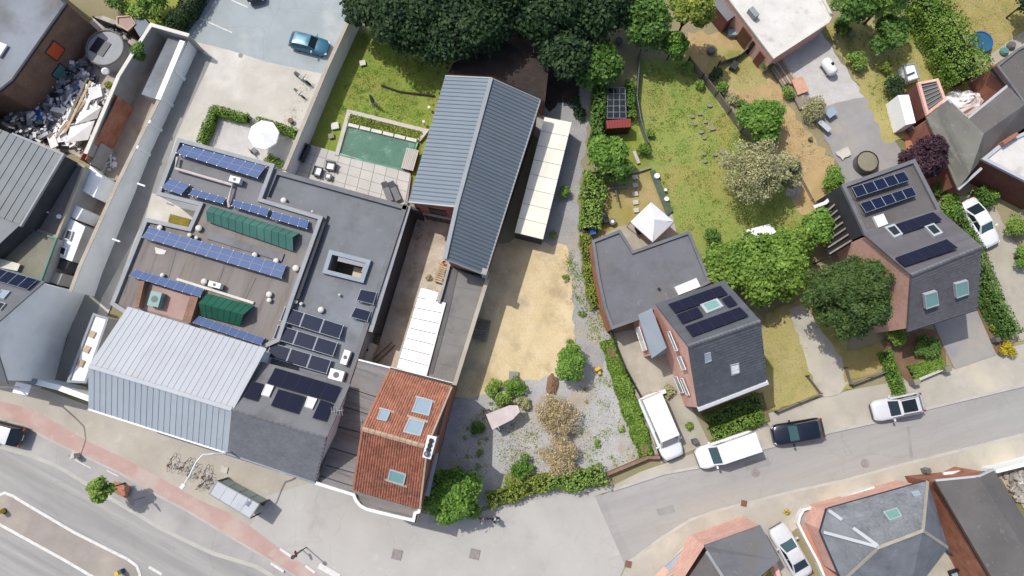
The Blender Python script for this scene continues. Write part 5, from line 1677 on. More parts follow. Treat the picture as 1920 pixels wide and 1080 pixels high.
# bright tarpaulin heap
def heap(name, label, cat, u, v, rx, ry, h, m, seed, z=G, n=18):
    r = random.Random(seed)
    c = P(u, v, z + h / 2)
    c.z = z
    mb = MB()
    rings = 6
    prev = None
    for i in range(rings + 1):
        s = i / rings
        ring = []
        for k in range(n):
            a = 2 * math.pi * k / n
            w = (1 - s) * (1 + 0.18 * r.uniform(-1, 1))
            ring.append(V((c.x + math.cos(a) * rx * w, c.y + math.sin(a) * ry * w, z + h * (s ** 0.7) * (1 + 0.15 * r.uniform(-1, 1)))))
        o = len(mb.v)
        mb.v += [tuple(p) for p in ring]
        if prev is not None:
            for k in range(n):
                mb.f.append([prev + k, prev + (k + 1) % n, o + (k + 1) % n, o + k])
                mb.m.append(0)
        prev = o
    mb.f.append([prev + k for k in range(n)])
    mb.m.append(0)
    return single(name, mb, m, label, cat, loc=V((c.x, c.y, z)))
heap('tarpaulin', 'crumpled bright white sheet between the bungalow roofs', 'sheet', 1815, 186, 1.9, 1.2, 1.6, 'poly_white', 3)

# ---- white-roofed building at the top -----------------------------------------
t, pts = flat_building('white_roofed_building', 'square building with peeling white roof and brick side wall at the top', [(1362, -6), (1300, -90), (1480, -130), (1560, 30), (1553, 43), (1450, 110)], 3.0, 'brick_pink', 'white_membrane', par=(0.22, 0.12, 'coping_cream'), cat='building')
a, b = P(1362, -6, 3.0), P(1450, 110, 3.0)
d = b - a
o = V((-d.y, d.x, 0)).normalized()
o = -o if o.x > 0 else o
def door(s0, s1, m, z1=2.3, name='door'):
    p, q = V((a.x, a.y, 0)) + d * s0 + o * 0.05, V((a.x, a.y, 0)) + d * s1 + o * 0.05
    part(name, MB().ribbon([V((p.x, p.y, z1)), V((q.x, q.y, z1))], 0.1, z1), m, t)
door(0.42, 0.60, 'wood_brown', 2.4)
door(0.80, 0.90, 'brick_darkred', 2.2)
door(0.64, 0.69, 'plastic_black', 2.2, 'window')
part('chimney', MB().box(P(1412, 25, 3.3), 0.5, 1.0, 0.6, math.radians(35)), 'coping_grey', t)
t, pts = flat_building('lean_to_shed', 'small grey lean-to roof left of the white-roofed building', [(1333, 2), (1362, -8), (1382, 26), (1364, 40)], 2.3, 'brick_darkred', 'bitumen_grey', par=None, cat='shed')

# ---- bottom right: hipped slate house ---------------------------------------------
ze, zr = 4.3, 7.6
r1, r2 = (1649, 1026, zr), (1731, 995, zr)
A1, A2, A3, A4, A5, A6 = (1551, 955, ze), (1740, 902, ze), (1778, 1027, ze), (1745, 1070, ze), (1700, 1130, ze), (1580, 1090, ze)
A7 = (1539, 997, ze)
t, pl = house('hipped_house', 'hipped slate house with white patched hips and square skylight at the bottom right', [A1, A2, A3, A5, A6, A7], 'brick_pink',
              [([r1, r2, A2, A1], 'slate_old'), ([r1, A1, A7], 'slate_old'), ([r1, A7, A6], 'slate_old'), ([r2, A3, A2], 'slate_old'), ([r1, A6, A5, r2], 'slate_old'), ([r2, A5, A3], 'slate_old')], inset=0.35)
courses(t, [P(*r1), P(*r2), P(*A2), P(*A1)], 26, 'slate_old', lap=0.03, cols=30)
for a, b, m in ((r1, r2, 'coping_stone'), (r2, A2, 'coping_stone'), (r2, A3, 'coping_stone'), (r1, A6, 'coping_stone'), (r1, (1545, 998, ze + 0.4), 'metal_light')):
    part('hip_capping', MB().ribbon([P(a[0], a[1], a[2] + .1), P(b[0], b[1], b[2] + .1)], 0.24, 0.1), m, t)
R1, AA = P(*r1), P(*A1)
for s0, s1 in ((0.05, 0.5), (0.72, 0.98)):
    part('hip_capping', MB().ribbon([R1.lerp(AA, s0) + V((0, 0, .14)), R1.lerp(AA, s1) + V((0, 0, .14))], 0.26, 0.1), 'metal_light', t)
pH = plane(P(*r1), P(*r2), P(*A2))
sky_on(t, pH, [(1656, 966), (1682, 958), (1692, 974), (1668, 982)], up=0.4, glass='glass_green', frame='frame_grey')
sky_on(t, pH, [(1708, 928), (1722, 925), (1727, 933), (1714, 936)], up=0.35)
part('gutter', MB().ribbon([P(1552, 953.5, ze), P(1741, 900.5, ze)], 0.12, 0.12), 'steel_dark', t)
part('gutter', MB().ribbon([P(1578, 1090, ze), P(1537.5, 997, ze), P(1550, 953, ze)], 0.12, 0.12), 'steel_dark', t)
single('forecourt_wall', MB().ribbon(PL([(1640, 914), (1570, 938), (1507, 956), (1500, 968), (1497, 982), (1512, 1012), (1535, 1055), (1550, 1090)], 0.7), 0.22, 0.6), 'fascia_white', 'low white forecourt wall curving round the hipped slate house', 'wall')
patch('red_patio', [(1510, 958), (1640, 918), (1740, 895), (1760, 930), (1600, 1000), (1590, 1090), (1555, 1090), (1500, 984)], 'pink_paving')
patch('forecourt_slab', [(1502, 960), (1545, 968), (1540, 992), (1498, 984)], 'grey_paving')
# ---- bottom middle house ------------------------------------------------------------
t, pl = house('dark_roof_house', 'pink brick house with dark grey roof cut by the bottom edge', [(1322, 1024, 4.5), (1426, 986, 4.5), (1461, 1049, 4.5), (1400, 1120, 4.5), (1260, 1120, 4.5)], 'brick_pink',
              [([(1326, 1034, 5.0), (1320, 1023, 4.5), (1426, 985, 4.5), (1462, 1050, 4.5), (1380, 1120, 5.2)], 'bitumen_carport'),
               ([(1326, 1034, 5.0), (1380, 1120, 5.2), (1250, 1140, 4.5), (1295, 1078, 4.5)], 'bitumen_dark')], inset=0.0)
part('ridge_capping', MB().ribbon([P(1325, 1034, 5.15), P(1362, 1092, 5.3)], 0.24, 0.1), 'coping_grey', t)
part('wall_band', MB().ribbon([P(1322, 1036, 2.0), P(1250, 1082, 2.0)], 0.2, 0.15), 'coping_stone', t)
a, b = P(1322, 1024, 4.5), P(1262, 1118, 4.5)
single('shop_window', MB().slab([P(1247, 1064, 0.6), P(1283, 1030, 0.6), P(1290, 1036, 0.6), P(1254, 1071, 0.6)], 0.5), 'glass_sky', 'pale blue-grey step or hatch against the pink brick wall at the bottom', 'window hatch')
patch('red_patio', [(1222, 1085), (1285, 1022), (1330, 1000), (1424, 984), (1430, 1000), (1330, 1040), (1280, 1100)], 'brick_pink')
patch('garden_strip', [(1418, 1085), (1452, 1055), (1460, 1100)], 'lawn_garden')
single('garden_wall', MB().ribbon(PL([(1452, 1052), (1462, 1085)], 1.6), 0.35, 1.6), 'brick_pink', 'short red-topped brick wall between the dark roof and the silver saloon', 'wall')

# ---- far right bottom ----------------------------------------------------------------
t, pl = house('terrace_house', 'house with broad plain dark grey-brown roof at the bottom right corner', [(1756, 904, 5.0), (1836, 896, 5.0), (1862, 884, 5.0), (1980, 1060, 5.0), (1990, 1130, 5.0), (1880, 1130, 5.0)], 'brick_orange',
              [([(1754, 902, 5.0), (1835, 894, 5.6), (1990, 1135, 5.6), (1890, 1135, 5.0)], 'bitumen_dark'), ([(1835, 894, 5.6), (1863, 881, 5.0), (2010, 1110, 5.0), (1990, 1135, 5.6)], 'bitumen_dark')], inset=0.1)
part('gutter', MB().ribbon([P(1755, 901, 5.1), P(1836, 893, 5.6), P(1864, 880, 5.1)], 0.16, 0.16), 'metal_light', t)
part('white_sill', MB().ribbon([P(1770, 890, 1.6), P(1808, 886, 1.6)], 0.4, 0.2), 'fascia_white', t)
part('gutter', MB().ribbon([P(1754, 903, 5.0), P(1888, 1135, 5.0)], 0.24, 0.2), 'wood_dark', t)
single('yard_wall', MB().ribbon(PL([(1868, 884), (1925, 870), (1990, 850)], 2.0), 0.3, 2.0), 'render_white', 'pale wall closing the rubble yard at the right edge', 'wall')
patch('scrap_yard', [(1870, 890), (1960, 870), (1990, 1000), (1930, 960)], 'alley_sand', ragged=0.2)
patch('court', [(1745, 1030), (1800, 1000), (1850, 1120), (1700, 1140), (1740, 1075)], 'drive_concrete')
single('shed_roof', MB().slab([P(1812, 992, 2.4), P(1826, 1000, 2.4), P(1882, 1090, 2.4), P(1866, 1090, 2.4)], 0.15), 'metal_light', 'long narrow pale gutter roof along the dark brown roof', 'roof')

# ================================================================== vehicles
def loft(mb, rings, mi=0, close_ends=True):
    n = len(rings[0])
    o = len(mb.v)
    for r in rings:
        mb.v += [tuple(p) for p in r]
    for i in range(len(rings) - 1):
        for k in range(n - 1):
            a = o + i * n + k
            mb.f.append([a, a + 1, a + n + 1, a + n])
            mb.m.append(mi)
    if close_ends:
        mb.f.append([o + k for k in range(n)][::-1])
        mb.f.append([o + (len(rings) - 1) * n + k for k in range(n)])
        mb.m += [mi, mi]

def vehicle(name, label, cat, front, rear, L, W, H, paint, kind='car', glass='car_glass', roof=None, zmid=0.9, group='vehicles', darkroof=False):
    f, r = P(front[0], front[1], zmid), P(rear[0], rear[1], zmid)
    c = (f + r) / 2
    rz = math.atan2(f.y - r.y, f.x - r.x)
    z0 = 0.01 if kind != 'lot' else G
    t = thing(name, label, cat, V((c.x, c.y, G + 0.06)), rz, group)
    van = kind == 'van'
    zs = 0.92 if not van else 1.15         # shoulder
    hl, hw = L / 2, W / 2
    rings = []
    N = 19
    for i in range(N):
        s = -1 + 2 * i / (N - 1)
        x = s * hl
        e = abs(s)
        w = hw * (1 - 0.30 * max(0, (e - 0.72) / 0.28) ** 2.6) if s > 0 else hw * (1 - (0.10 if van else 0.24) * max(0, (e - 0.8) / 0.2) ** 2.5)
        if s > 0.30:
            sh = zs - (0.24 if not van else 0.22) * ((s - 0.30) / 0.70) ** 1.7
        elif s < -0.55 and not van:
            sh = zs - 0.05 * ((-s - 0.55) / 0.45)
        else:
            sh = zs
        x_end = x
        zb = 0.28 + (0.10 if e > 0.93 else 0)
        rings.append([(x_end, -w * 0.82, zb), (x_end, -w * 0.98, zb + 0.14), (x_end, -w, sh - 0.25), (x_end, -w * 0.95, sh - 0.06), (x_end, -w * 0.80, sh + 0.02), (x_end, -w * 0.4, sh + 0.05),
                      (x_end, 0, sh + 0.06), (x_end, w * 0.4, sh + 0.05), (x_end, w * 0.80, sh + 0.02), (x_end, w * 0.95, sh - 0.06), (x_end, w, sh - 0.25), (x_end, w * 0.98, zb + 0.14), (x_end, w * 0.82, zb)])
    mb = MB()
    loft(mb, rings)
    mb.f.append([k * 13 + 12 for k in range(N)] + [k * 13 for k in range(N)][::-1])
    mb.m.append(0)
    mb.smooth = True
    body = part('body', mb, paint, t, local=True)
    # greenhouse
    if van:
        xb = [-0.985, 0.60]; xt = [-0.96, 0.36]; wt = 0.86; zt = H
    elif kind == 'hatch':
        xb = [-0.93, 0.44]; xt = [-0.74, 0.12]; wt = 0.74; zt = H
    elif kind == 'suv':
        xb = [-0.93, 0.42]; xt = [-0.70, 0.10]; wt = 0.76; zt = H
    else:
        xb = [-0.74, 0.44]; xt = [-0.34, 0.10]; wt = 0.70; zt = H
    B0 = [V((xb[0] * hl, -hw * 0.86, zs)), V((xb[1] * hl, -hw * 0.82, zs - 0.02)), V((xb[1] * hl, hw * 0.82, zs - 0.02)), V((xb[0] * hl, hw * 0.86, zs))]
    T0 = [V((xt[0] * hl, -hw * wt, zt - 0.05)), V((xt[1] * hl, -hw * wt * 0.96, zt - 0.04)), V((xt[1] * hl, hw * wt * 0.96, zt - 0.04)), V((xt[0] * hl, hw * wt, zt - 0.05))]
    mb = MB()
    for i in range(4):
        j = (i + 1) % 4
        mb.poly([B0[i], B0[j], T0[j], T0[i]])
    part('cabin', mb, paint, t, local=True)
    # roof with crown
    mb = MB()
    nx, ny = 8, 6
    pts = []
    for i in range(nx + 1):
        for j in range(ny + 1):
            p = bil(T0, i / nx, j / ny)
            k = (1 - (2 * i / nx - 1) ** 4) * (1 - (2 * j / ny - 1) ** 4)
            pts.append(p + V((0, 0, 0.05 * k + 0.004)))
    mb.add(pts, [(i * (ny + 1) + j, (i + 1) * (ny + 1) + j, (i + 1) * (ny + 1) + j + 1, i * (ny + 1) + j + 1) for i in range(nx) for j in range(ny)])
    mb.smooth = True
    rf = part('roof', mb, roof or paint, t, local=True)
    if darkroof:
        q = [bil(T0, 0.2, 0.14), bil(T0, 0.9, 0.14), bil(T0, 0.9, 0.86), bil(T0, 0.2, 0.86)]
        part('sunroof', MB().slab([p + V((0, 0, 0.085)) for p in q], 0.03), 'glass_dark', rf, local=True)
        for y in (0.04, 0.96):
            part('roof_rail', MB().beam(bil(T0, 0.05, y) + V((0, 0, 0.08)), bil(T0, 0.95, y) + V((0, 0, 0.08)), 0.05), 'steel', rf, local=True)
    def pane(a, b, c_, d_, nm, m=glass, i0=0.07, i1=0.93, j0=0.08, j1=0.94):
        q = [a, b, c_, d_]
        n = (b - a).cross(d_ - a).normalized()
        cc = cen(q)
        if n.dot(cc - V((0, 0, 0.5))) < 0:
            n = -n
        part(nm, MB().poly([bil(q, s, u) + n * 0.015 for s, u in ((i0, j0), (i1, j0), (i1, j1), (i0, j1))]), m, t, local=True)
    pane(B0[1], B0[2], T0[2], T0[1], 'windscreen', glass)
    if not van:
        pane(B0[3], B0[0], T0[0], T0[3], 'rear_window', 'car_glass')
        for a, b, c_, d_ in ((B0[0], B0[1], T0[1], T0[0]), (B0[3], B0[2], T0[2], T0[3])):
            pane(a, b, c_, d_, 'side_window', 'car_glass', 0.08, 0.48, 0.12, 0.9)
            pane(a, b, c_, d_, 'side_window', 'car_glass', 0.52, 0.92, 0.12, 0.9)
    else:
        for a, b, c_, d_ in ((B0[0], B0[1], T0[1], T0[0]), (B0[3], B0[2], T0[2], T0[3])):
            pane(a, b, c_, d_, 'side_window', 'car_glass', 0.70, 0.93, 0.12, 0.62)
        for k in range(4):
            x = xt[0] * hl + (xt[1] - xt[0]) * hl * (k + 0.6) / 4.4
            part('roof_rib', MB().box((x, 0, zt + 0.012), 0.05, hw * wt * 1.5, 0.03), paint, t, local=True)
    for x in (0.62 * hl, -0.60 * hl):
        for sgn in (-1, 1):
            c0 = V((x, sgn * (hw - 0.17), 0.31))
            w = part('wheel', MB().tube([c0 - V((0, .1, 0)), c0 + V((0, .1, 0))], 0.31, 16), 'rubber', t, local=True)
            part('rim', MB().tube([c0 + V((0, sgn * .09, 0)), c0 + V((0, sgn * .115, 0))], 0.19, 10), 'steel', w, local=True)
    for sgn in (-1, 1):
        part('headlight', MB().box((hl * 0.93, sgn * hw * 0.62, zs - 0.30), 0.22, 0.34, 0.13, -sgn * 0.5), 'lamp_clear', t, local=True)
        part('tail_light', MB().box((-hl * 0.985, sgn * hw * 0.72, zs - 0.16), 0.12, 0.28, 0.2, sgn * 0.35), 'lamp_red', t, local=True)
        part('mirror', MB().box((xb[1] * hl - 0.25, sgn * (hw + 0.07), zs + 0.08), 0.14, 0.24, 0.15), paint, t, local=True)
    part('front_bumper', MB().box((hl * 0.985, 0, 0.42), 0.12, W * 0.66, 0.2), 'plastic_grey', t, local=True)
    part('number_plate', MB().box((-hl - 0.01, 0, 0.62), 0.03, 0.5, 0.11), 'fascia_white', t, local=True)
    return t

CARS = 'cars parked in the street and yards'
vehicle('parked_car', 'small sky-blue hatchback alone in the pale car park', 'car', (614, 90), (546, 73), 3.7, 1.65, 1.45, 'paint_blue', 'hatch', group=CARS)
vehicle('parked_car', 'silver-roofed black-tailed car cut by the left edge on the lay-by', 'car', (-52, 796), (44, 822), 4.5, 1.85, 1.6, 'paint_black', 'suv', roof='paint_silver', group=CARS)
vehicle('parked_car', 'dark navy car parked between the white van and the silver car with glass roof', 'car', (1452, 817), (1540, 802), 4.45, 1.9, 1.5, 'paint_navy', 'suv', 'car_glass_teal', group=CARS)
vehicle('parked_car', 'silver car with black glass roof, rightmost in the side street', 'car', (1637, 772), (1729, 754), 4.5, 1.9, 1.6, 'paint_silver', 'suv', group=CARS, darkroof=True)
vehicle('parked_car', 'white saloon in the drive beside the tall hedge of the right-hand house', 'car', (1862, 457), (1814, 378), 4.7, 1.85, 1.45, 'paint_white', 'sedan', 'car_glass_teal', group=CARS)
vehicle('parked_car', 'silver-white saloon between the dark roof and the hipped slate house', 'car', (1459, 993), (1506, 1074), 4.6, 1.8, 1.45, 'paint_silver', 'sedan', 'car_glass_teal', group=CARS)
vehicle('parked_car', 'dark car half cut off by the top edge of the car park', 'car', (480, 0), (462, -66), 4.2, 1.8, 1.5, 'paint_black', 'hatch', group=CARS)
vehicle('delivery_van', 'white delivery van standing in the drive beside the weedy strip', 'van', (1267, 858), (1217, 742), 5.8, 2.05, 2.6, 'paint_white', 'van', 'glass_dark', zmid=1.5, group=CARS)
vehicle('delivery_van', 'white delivery van parked along the kerb with its nose to the left', 'van', (1307, 864), (1421, 825), 5.3, 2.0, 2.3, 'paint_white', 'van', 'car_glass_teal', zmid=1.4, group=CARS)

# ================================================================== pool garden
POOL = [(652, 235), (782, 264), (765, 320), (632, 288)]
pc = PL(POOL, 0)
t = thing('swimming_pool', 'rectangular swimming pool with green water and stone surround', 'swimming pool', V((*cen(pc).to_2d(), G)))
z = G + 0.02
wt = PL([(652, 235), (782, 265), (765, 321), (633, 289)], G - 0.05)
mb = MB().flat([[V((p.x, p.y, G + 0.17)) for p in wt]])
part('pool_floor', mb, 'pool_floor', t)
m = bpy.data.materials.new('pool_water')
m.use_nodes = True
b = m.node_tree.nodes['Principled BSDF']
b.inputs['Base Color'].default_value = (0.25, 0.42, 0.33, 1)
b.inputs['Roughness'].default_value = 0.03
b.inputs['Transmission Weight'].default_value = 0.75
b.inputs['IOR'].default_value = 1.33
b.inputs['Alpha'].default_value = 0.55
nz = m.node_tree.nodes.new('ShaderNodeTexNoise')
nz.inputs['Scale'].default_value = 2.5
bp = m.node_tree.nodes.new('ShaderNodeBump')
bp.inputs['Strength'].default_value = 0.4
bp.inputs['Distance'].default_value = 0.05
m.node_tree.links.new(nz.outputs['Fac'], bp.inputs['Height'])
m.node_tree.links.new(bp.outputs[0], b.inputs['Normal'])
MATS['pool_water'] = m
part('water', MB().flat([[V((p.x, p.y, G + 0.30)) for p in wt]]), 'pool_water', t)
zz = G + 0.42
part('surround', MB().ribbon(PL([(631, 291), (654, 209), (799, 245), (785, 262)], zz), 0.38, 0.35), 'stone_pale', t)
part('pool_wall', MB().ribbon(PL([(651, 236), (632, 289), (765, 321), (783, 266)], G + 0.36), 0.14, 0.2), 'pool_floor', t)
for k in range(6):
    s0, s1 = k / 6 + 0.008, (k + 1) / 6 - 0.008
    a, b = P(652, 233, zz), P(782, 264, zz)
    part('coping_stone', MB().ribbon([a.lerp(b, s0), a.lerp(b, s1)], 0.32, 0.12), 'coping_cream', t)
hedge('pool_planting', 'yellow-green planted strip behind the pool coping', [(659, 222), (785, 254)], 0.95, 0.35, 'leaf_yellow', n=4200, size=0.15, cat='planting')
# terrace slabs
tq = [P(572, 268, G + .33), P(770, 325, G + .33), P(757, 395, G + .33), P(552, 336, G + .33)]
tb = struct('terrace', MB().slab([p - V((0, 0, 0.035)) for p in [P(575, 268, G + .33), P(632, 290, G + .33), P(768, 322, G + .33), P(771, 330, G + .33), P(762, 395, G + .33), P(545, 338, G + .33)]], 0.1), 'alley_grey')
for i in range(9):
    for j in range(4):
        s0, s1, t0, t1 = (i + .02) / 9, (i + .98) / 9, (j + .02) / 4, (j + .98) / 4
        q = [bil(tq, s, u) for s, u in ((s0, t0), (s1, t0), (s1, t1), (s0, t1))]
        if i < 3 and j == 0 and i > 1:
            pass
        o = part('paving_slab', MB().slab(q, 0.05), 'terrace', tb)
# garden chairs, table and loungers
def at(u, v, z=G + 0.33):
    return P(u, v, z)
def armchair(label, u, v, rz):
    t = thing('garden_chair', label, 'chair', at(u, v), rz, 'chairs on the pool terrace')
    part('seat_cushion', MB().box((0, 0, 0.42), 0.62, 0.62, 0.16), 'fabric_white', t, local=True)
    part('backrest', MB().box((-0.36, 0, 0.5), 0.12, 0.85, 0.6), 'plastic_grey', t, local=True)
    part('seat', MB().box((0, 0, 0.28), 0.78, 0.84, 0.12), 'plastic_grey', t, local=True)
    for s in (-1, 1):
        part('armrest', MB().box((0.02, s * 0.4, 0.46), 0.76, 0.08, 0.3), 'plastic_grey', t, local=True)
        for x in (-1, 1):
            part('leg', MB().box((x * 0.33, s * 0.36, 0.11), 0.06, 0.06, 0.22), 'plastic_grey', t, local=True)
armchair('white-cushioned garden chair, left of the pair on the terrace', 598, 324, math.radians(-15))
armchair('white-cushioned garden chair, right of the pair on the terrace', 622, 314, math.radians(-100))
t = thing('side_table', 'small grey table beside the two white-cushioned chairs', 'table', at(617, 333), math.radians(-12))
part('table_top', MB().box((0, 0, 0.42), 0.62, 0.55, 0.06), 'plastic_grey', t, local=True)
part('tray', MB().box((0.05, 0.0, 0.47), 0.32, 0.28, 0.05), 'fabric_white', t, local=True)
for x in (-1, 1):
    for y in (-1, 1):
        part('leg', MB().box((x * 0.25, y * 0.22, 0.2), 0.05, 0.05, 0.4), 'steel_dark', t, local=True)
def lounger(label, u, v, rz, m='plastic_grey'):
    t = thing('sun_lounger', label, 'sun lounger', at(u, v), rz, 'grey sun loungers')
    part('frame', MB().box((0, 0, 0.28), 1.9, 0.6, 0.06), 'steel_dark', t, local=True)
    part('mattress', MB().box((0.2, 0, 0.36), 1.35, 0.56, 0.1), m, t, local=True)
    part('backrest', MB().box((-0.72, 0, 0.50), 0.62, 0.56, 0.09, tilt=('Y', 0.5)), m, t, local=True)
    for x in (-1, 1):
        for y in (-1, 1):
            part('leg', MB().box((x * 0.8, y * 0.25, 0.13), 0.06, 0.06, 0.26), 'steel_dark', t, local=True)
lounger('dark grey sun lounger, left of the two near the barn', 728, 363, math.radians(-70))
lounger('dark grey sun lounger, right of the two near the barn', 742, 362, math.radians(-66))
# roofed sofa / firewood rack by wall
t = thing('garden_bench', 'dark upholstered bench against the white wall by the terrace', 'bench', at(571, 289), math.radians(-112))
part('seat', MB().box((0, 0, 0.35), 1.7, 0.7, 0.3), 'plastic_black', t, local=True)
part('backrest', MB().box((0, 0.36, 0.6), 1.7, 0.14, 0.5), 'steel_dark', t, local=True)
for s in (-1, 1):
    part('armrest', MB().box((s * 0.82, 0, 0.55), 0.12, 0.7, 0.3), 'plastic_grey', t, local=True)
# slatted pool cover box
t = thing('pool_bench', 'pale slatted roller-cover bench at the barn end of the pool', 'bench', P(770, 303, G + 0.3), math.radians(-14))
for k in range(7):
    part('slat', MB().box((-0.52 + k * 0.17, 0.05, 0.52), 0.14, 2.05, 0.05), 'wood_pale' if k > 6 else 'terrace', t, local=True)
part('frame', MB().box((0, 0.05, 0.28), 1.15, 1.95, 0.42), 'wood_brown', t, local=True)
# stepping stones and garden bits
for k, (u, v, r, w) in enumerate(((680, 118, 0.28, 'square white slab in the lawn nearest the shady trees'), (628, 236, 0.36, 'square white slab in the lawn beside the pool corner'), (621, 255, 0.26, 'small mauve stone in the lawn left of the pool'))):
    single('stepping_stone', MB().box(P(u, v, G + 0.25), r * 2, r * 1.8, 0.12, 0.2), 'coping_cream' if k < 2 else 'stone_lilac', w, 'stepping stone')
for k, (u, v) in enumerate(((796, 233), (806, 206))):
    t = thing('garden_lamp', ['lower', 'upper'][k] + ' of two tiny white globe lamps along the barn wall', 'garden lamp', P(u, v, G + .1), 0, 'globe lamps by the barn')
    part('post', MB().cyl((0, 0, 0), 0.03, 0.5, 6), 'steel', t, local=True)
    mb = MB().tube([(0, 0, .45), (0, 0, .52), (0, 0, .62), (0, 0, .68)], [0.06, 0.14, 0.14, 0.05], 10)
    part('globe', mb, 'plastic_white', t, local=True)
t = thing('parasol', 'closed dark parasol standing in the lawn behind the pool', 'parasol', P(702, 196, G))
part('pole', MB().cyl((0, 0, 0), 0.04, 2.2, 6), 'steel', t, local=True)
part('canopy', MB().tube([(0, 0, 0.8), (0, 0, 1.5), (0, 0, 2.3)], [0.2, 0.16, 0.03], 8), 'plastic_grey', t, local=True)
part('base', MB().cyl((0, 0, 0), 0.28, 0.08, 12), 'plastic_black', t, local=True)
single('log', MB().tube([P(715, 160, G + .15), P(750, 172, G + .15), P(815, 180, G + .15)], 0.10, 6), 'wood_dark', 'thin dark rail or hose lying across the lawn', 'rail')

# white parasol on gravel terrace
c = P(511, 270, G)
t = thing('parasol', 'large octagonal white parasol on the gravel terrace by the hedge gap', 'parasol', c)
mb = MB()
n = 8
R = 1.42
ring = [V((R * math.cos(2 * math.pi * k / n + .2), R * math.sin(2 * math.pi * k / n + .2), 2.35)) for k in range(n)]
for k in range(n):
    part('canopy_panel', MB().poly([V((0, 0, 2.85)), ring[k], ring[(k + 1) % n]]).poly([ring[k], ring[(k + 1) % n], ring[(k + 1) % n] - V((0, 0, .18)), ring[k] - V((0, 0, .18))]), 'fabric_white', t, local=True)
    part('rib', MB().beam((0, 0, 2.78), ring[k] - V((0, 0, .05)), 0.03), 'steel', t, local=True)
part('pole', MB().cyl((0, 0, 0), 0.04, 2.9, 8), 'steel', t, local=True)
part('base', MB().cyl((0, 0, 0), 0.35, 0.1, 14), 'plastic_grey', t, local=True)
t = thing('garden_chair', 'dark garden chair left of the white octagonal parasol', 'chair', P(479, 286, G), 0.6)
part('seat', MB().box((0, 0, .45), .5, .5, .06), 'plastic_grey', t, local=True)
part('backrest', MB().box((-.24, 0, .72), .05, .5, .5), 'plastic_grey', t, local=True)
for x in (-1, 1):
    for y in (-1, 1):
        part('leg', MB().box((x * .2, y * .2, .22), .04, .04, .44), 'steel_dark', t, local=True)
shrub('shrub', 'yellow-green potted plant peeping out below the white parasol', 508, 301, 12, 0.8, 'leaf_yellow', n=500, cat='plant')
shrub('shrub', 'lime shrub at the foot of the white wall right of the parasol', 524, 306, 9, 0.8, 'leaf_mid', n=500, cat='plant')

# clipped hedges
hedge('hedge', 'L-shaped clipped hedge round the gravel terrace, long leg', [(460, 219), (399, 203), (374, 263)], 0.75, 1.2, 'leaf_lime', size=0.14)
hedge('hedge', 'straight clipped hedge between the gravel terrace and the white wall', [(482, 225), (551, 246)], 0.75, 1.2, 'leaf_lime', size=0.14)
# motorcycles by the wall
def motorcycle(label, u, v, rz, s=1.0, z=G + 0.12):
    t = thing('motorcycle', label, 'motorcycle', P(u, v, z), rz, 'two-wheelers along the white wall')
    for x in (-0.62, 0.62):
        pts = [V((x + 0.27 * math.cos(a), 0, 0.3 + 0.27 * math.sin(a))) * s for a in np.linspace(0, 2 * math.pi, 13)]
        part('wheel', MB().tube(pts, 0.055 * s, 6, cap=False), 'rubber', t, local=True)
    part('engine', MB().box((0, 0, 0.42 * s), 0.5 * s, 0.26 * s, 0.34 * s), 'steel', t, local=True)
    part('fuel_tank', MB().box((0.14 * s, 0, 0.78 * s), 0.5 * s, 0.28 * s, 0.22 * s), 'paint_black', t, local=True)
    part('seat', MB().box((-0.36 * s, 0, 0.78 * s), 0.6 * s, 0.26 * s, 0.1 * s), 'plastic_black', t, local=True)
    part('fork', MB().beam(V((0.62, 0, 0.3)) * s, V((0.42, 0, 1.0)) * s, 0.07), 'steel', t, local=True)
    part('handlebar', MB().beam(V((0.4, -0.36, 1.02)) * s, V((0.4, 0.36, 1.02)) * s, 0.04), 'steel_dark', t, local=True)
    part('mudguard', MB().box((-0.66 * s, 0, 0.62 * s), 0.4 * s, 0.16 * s, 0.06 * s), 'paint_black', t, local=True)
    part('headlight', MB().box((0.52 * s, 0, 0.9 * s), 0.12 * s, 0.18 * s, 0.18 * s), 'lamp_clear', t, local=True)
motorcycle('black motorcycle leaning by the white wall, larger of the two', 569, 151, math.radians(-35), 1.1)
motorcycle('thin grey moped by the white wall, below the larger motorcycle', 563, 178, math.radians(-40), 0.8)
t = thing('planter', 'round dark planter at the foot of the white wall near the hedge end', 'planter', P(547, 229, G + .12))
part('pot', MB().cyl((0, 0, 0), 0.2, 0.4, 12, r2=0.27), 'plastic_black', t, local=True)
part('soil', MB().cyl((0, 0, 0.36), 0.22, 0.05, 10), 'soil', t, local=True)

# ================================================================== courtyard things
cz = G + 0.14
t = thing('oil_tank', 'cream rounded tank in the lower left corner of the courtyard', 'tank', P(693, 664, cz), math.radians(72))
mb = MB()
prof = [(-0.55, 0.0), (-0.55, 1.1), (-0.42, 1.4), (-0.15, 1.55), (0.15, 1.55), (0.42, 1.4), (0.55, 1.1), (0.55, 0.0)]
loft(mb, [[(x, y, z) for y, z in prof] for x in (-1.0, -0.98, 0.98, 1.0)])
part('shell', mb, 'render_cream', t, local=True)
part('cap', MB().cyl((0.3, 0, 1.55), 0.12, 0.08, 10), 'plastic_black', t, local=True)
t = thing('ladder', 'brown wooden ladder lying in the shade by the cream tank', 'ladder', P(725, 660, cz), 0)
a, b = P(702, 678, cz + .15), P(738, 644, cz + .15)
d = (b - a).normalized()
s = V((-d.y, d.x, 0)) * 0.2
for k in (-1, 1):
    part('rail', MB().beam(a + s * k, b + s * k, 0.06), 'wood_brown', t)
for k in range(9):
    p = a.lerp(b, (k + .5) / 9)
    part('rung', MB().beam(p - s, p + s, 0.05), 'wood_pale', t)
t = thing('timber_stack', 'stack of pale timber slats beside the annex wall in the courtyard', 'timber', P(826, 512, cz), 0)
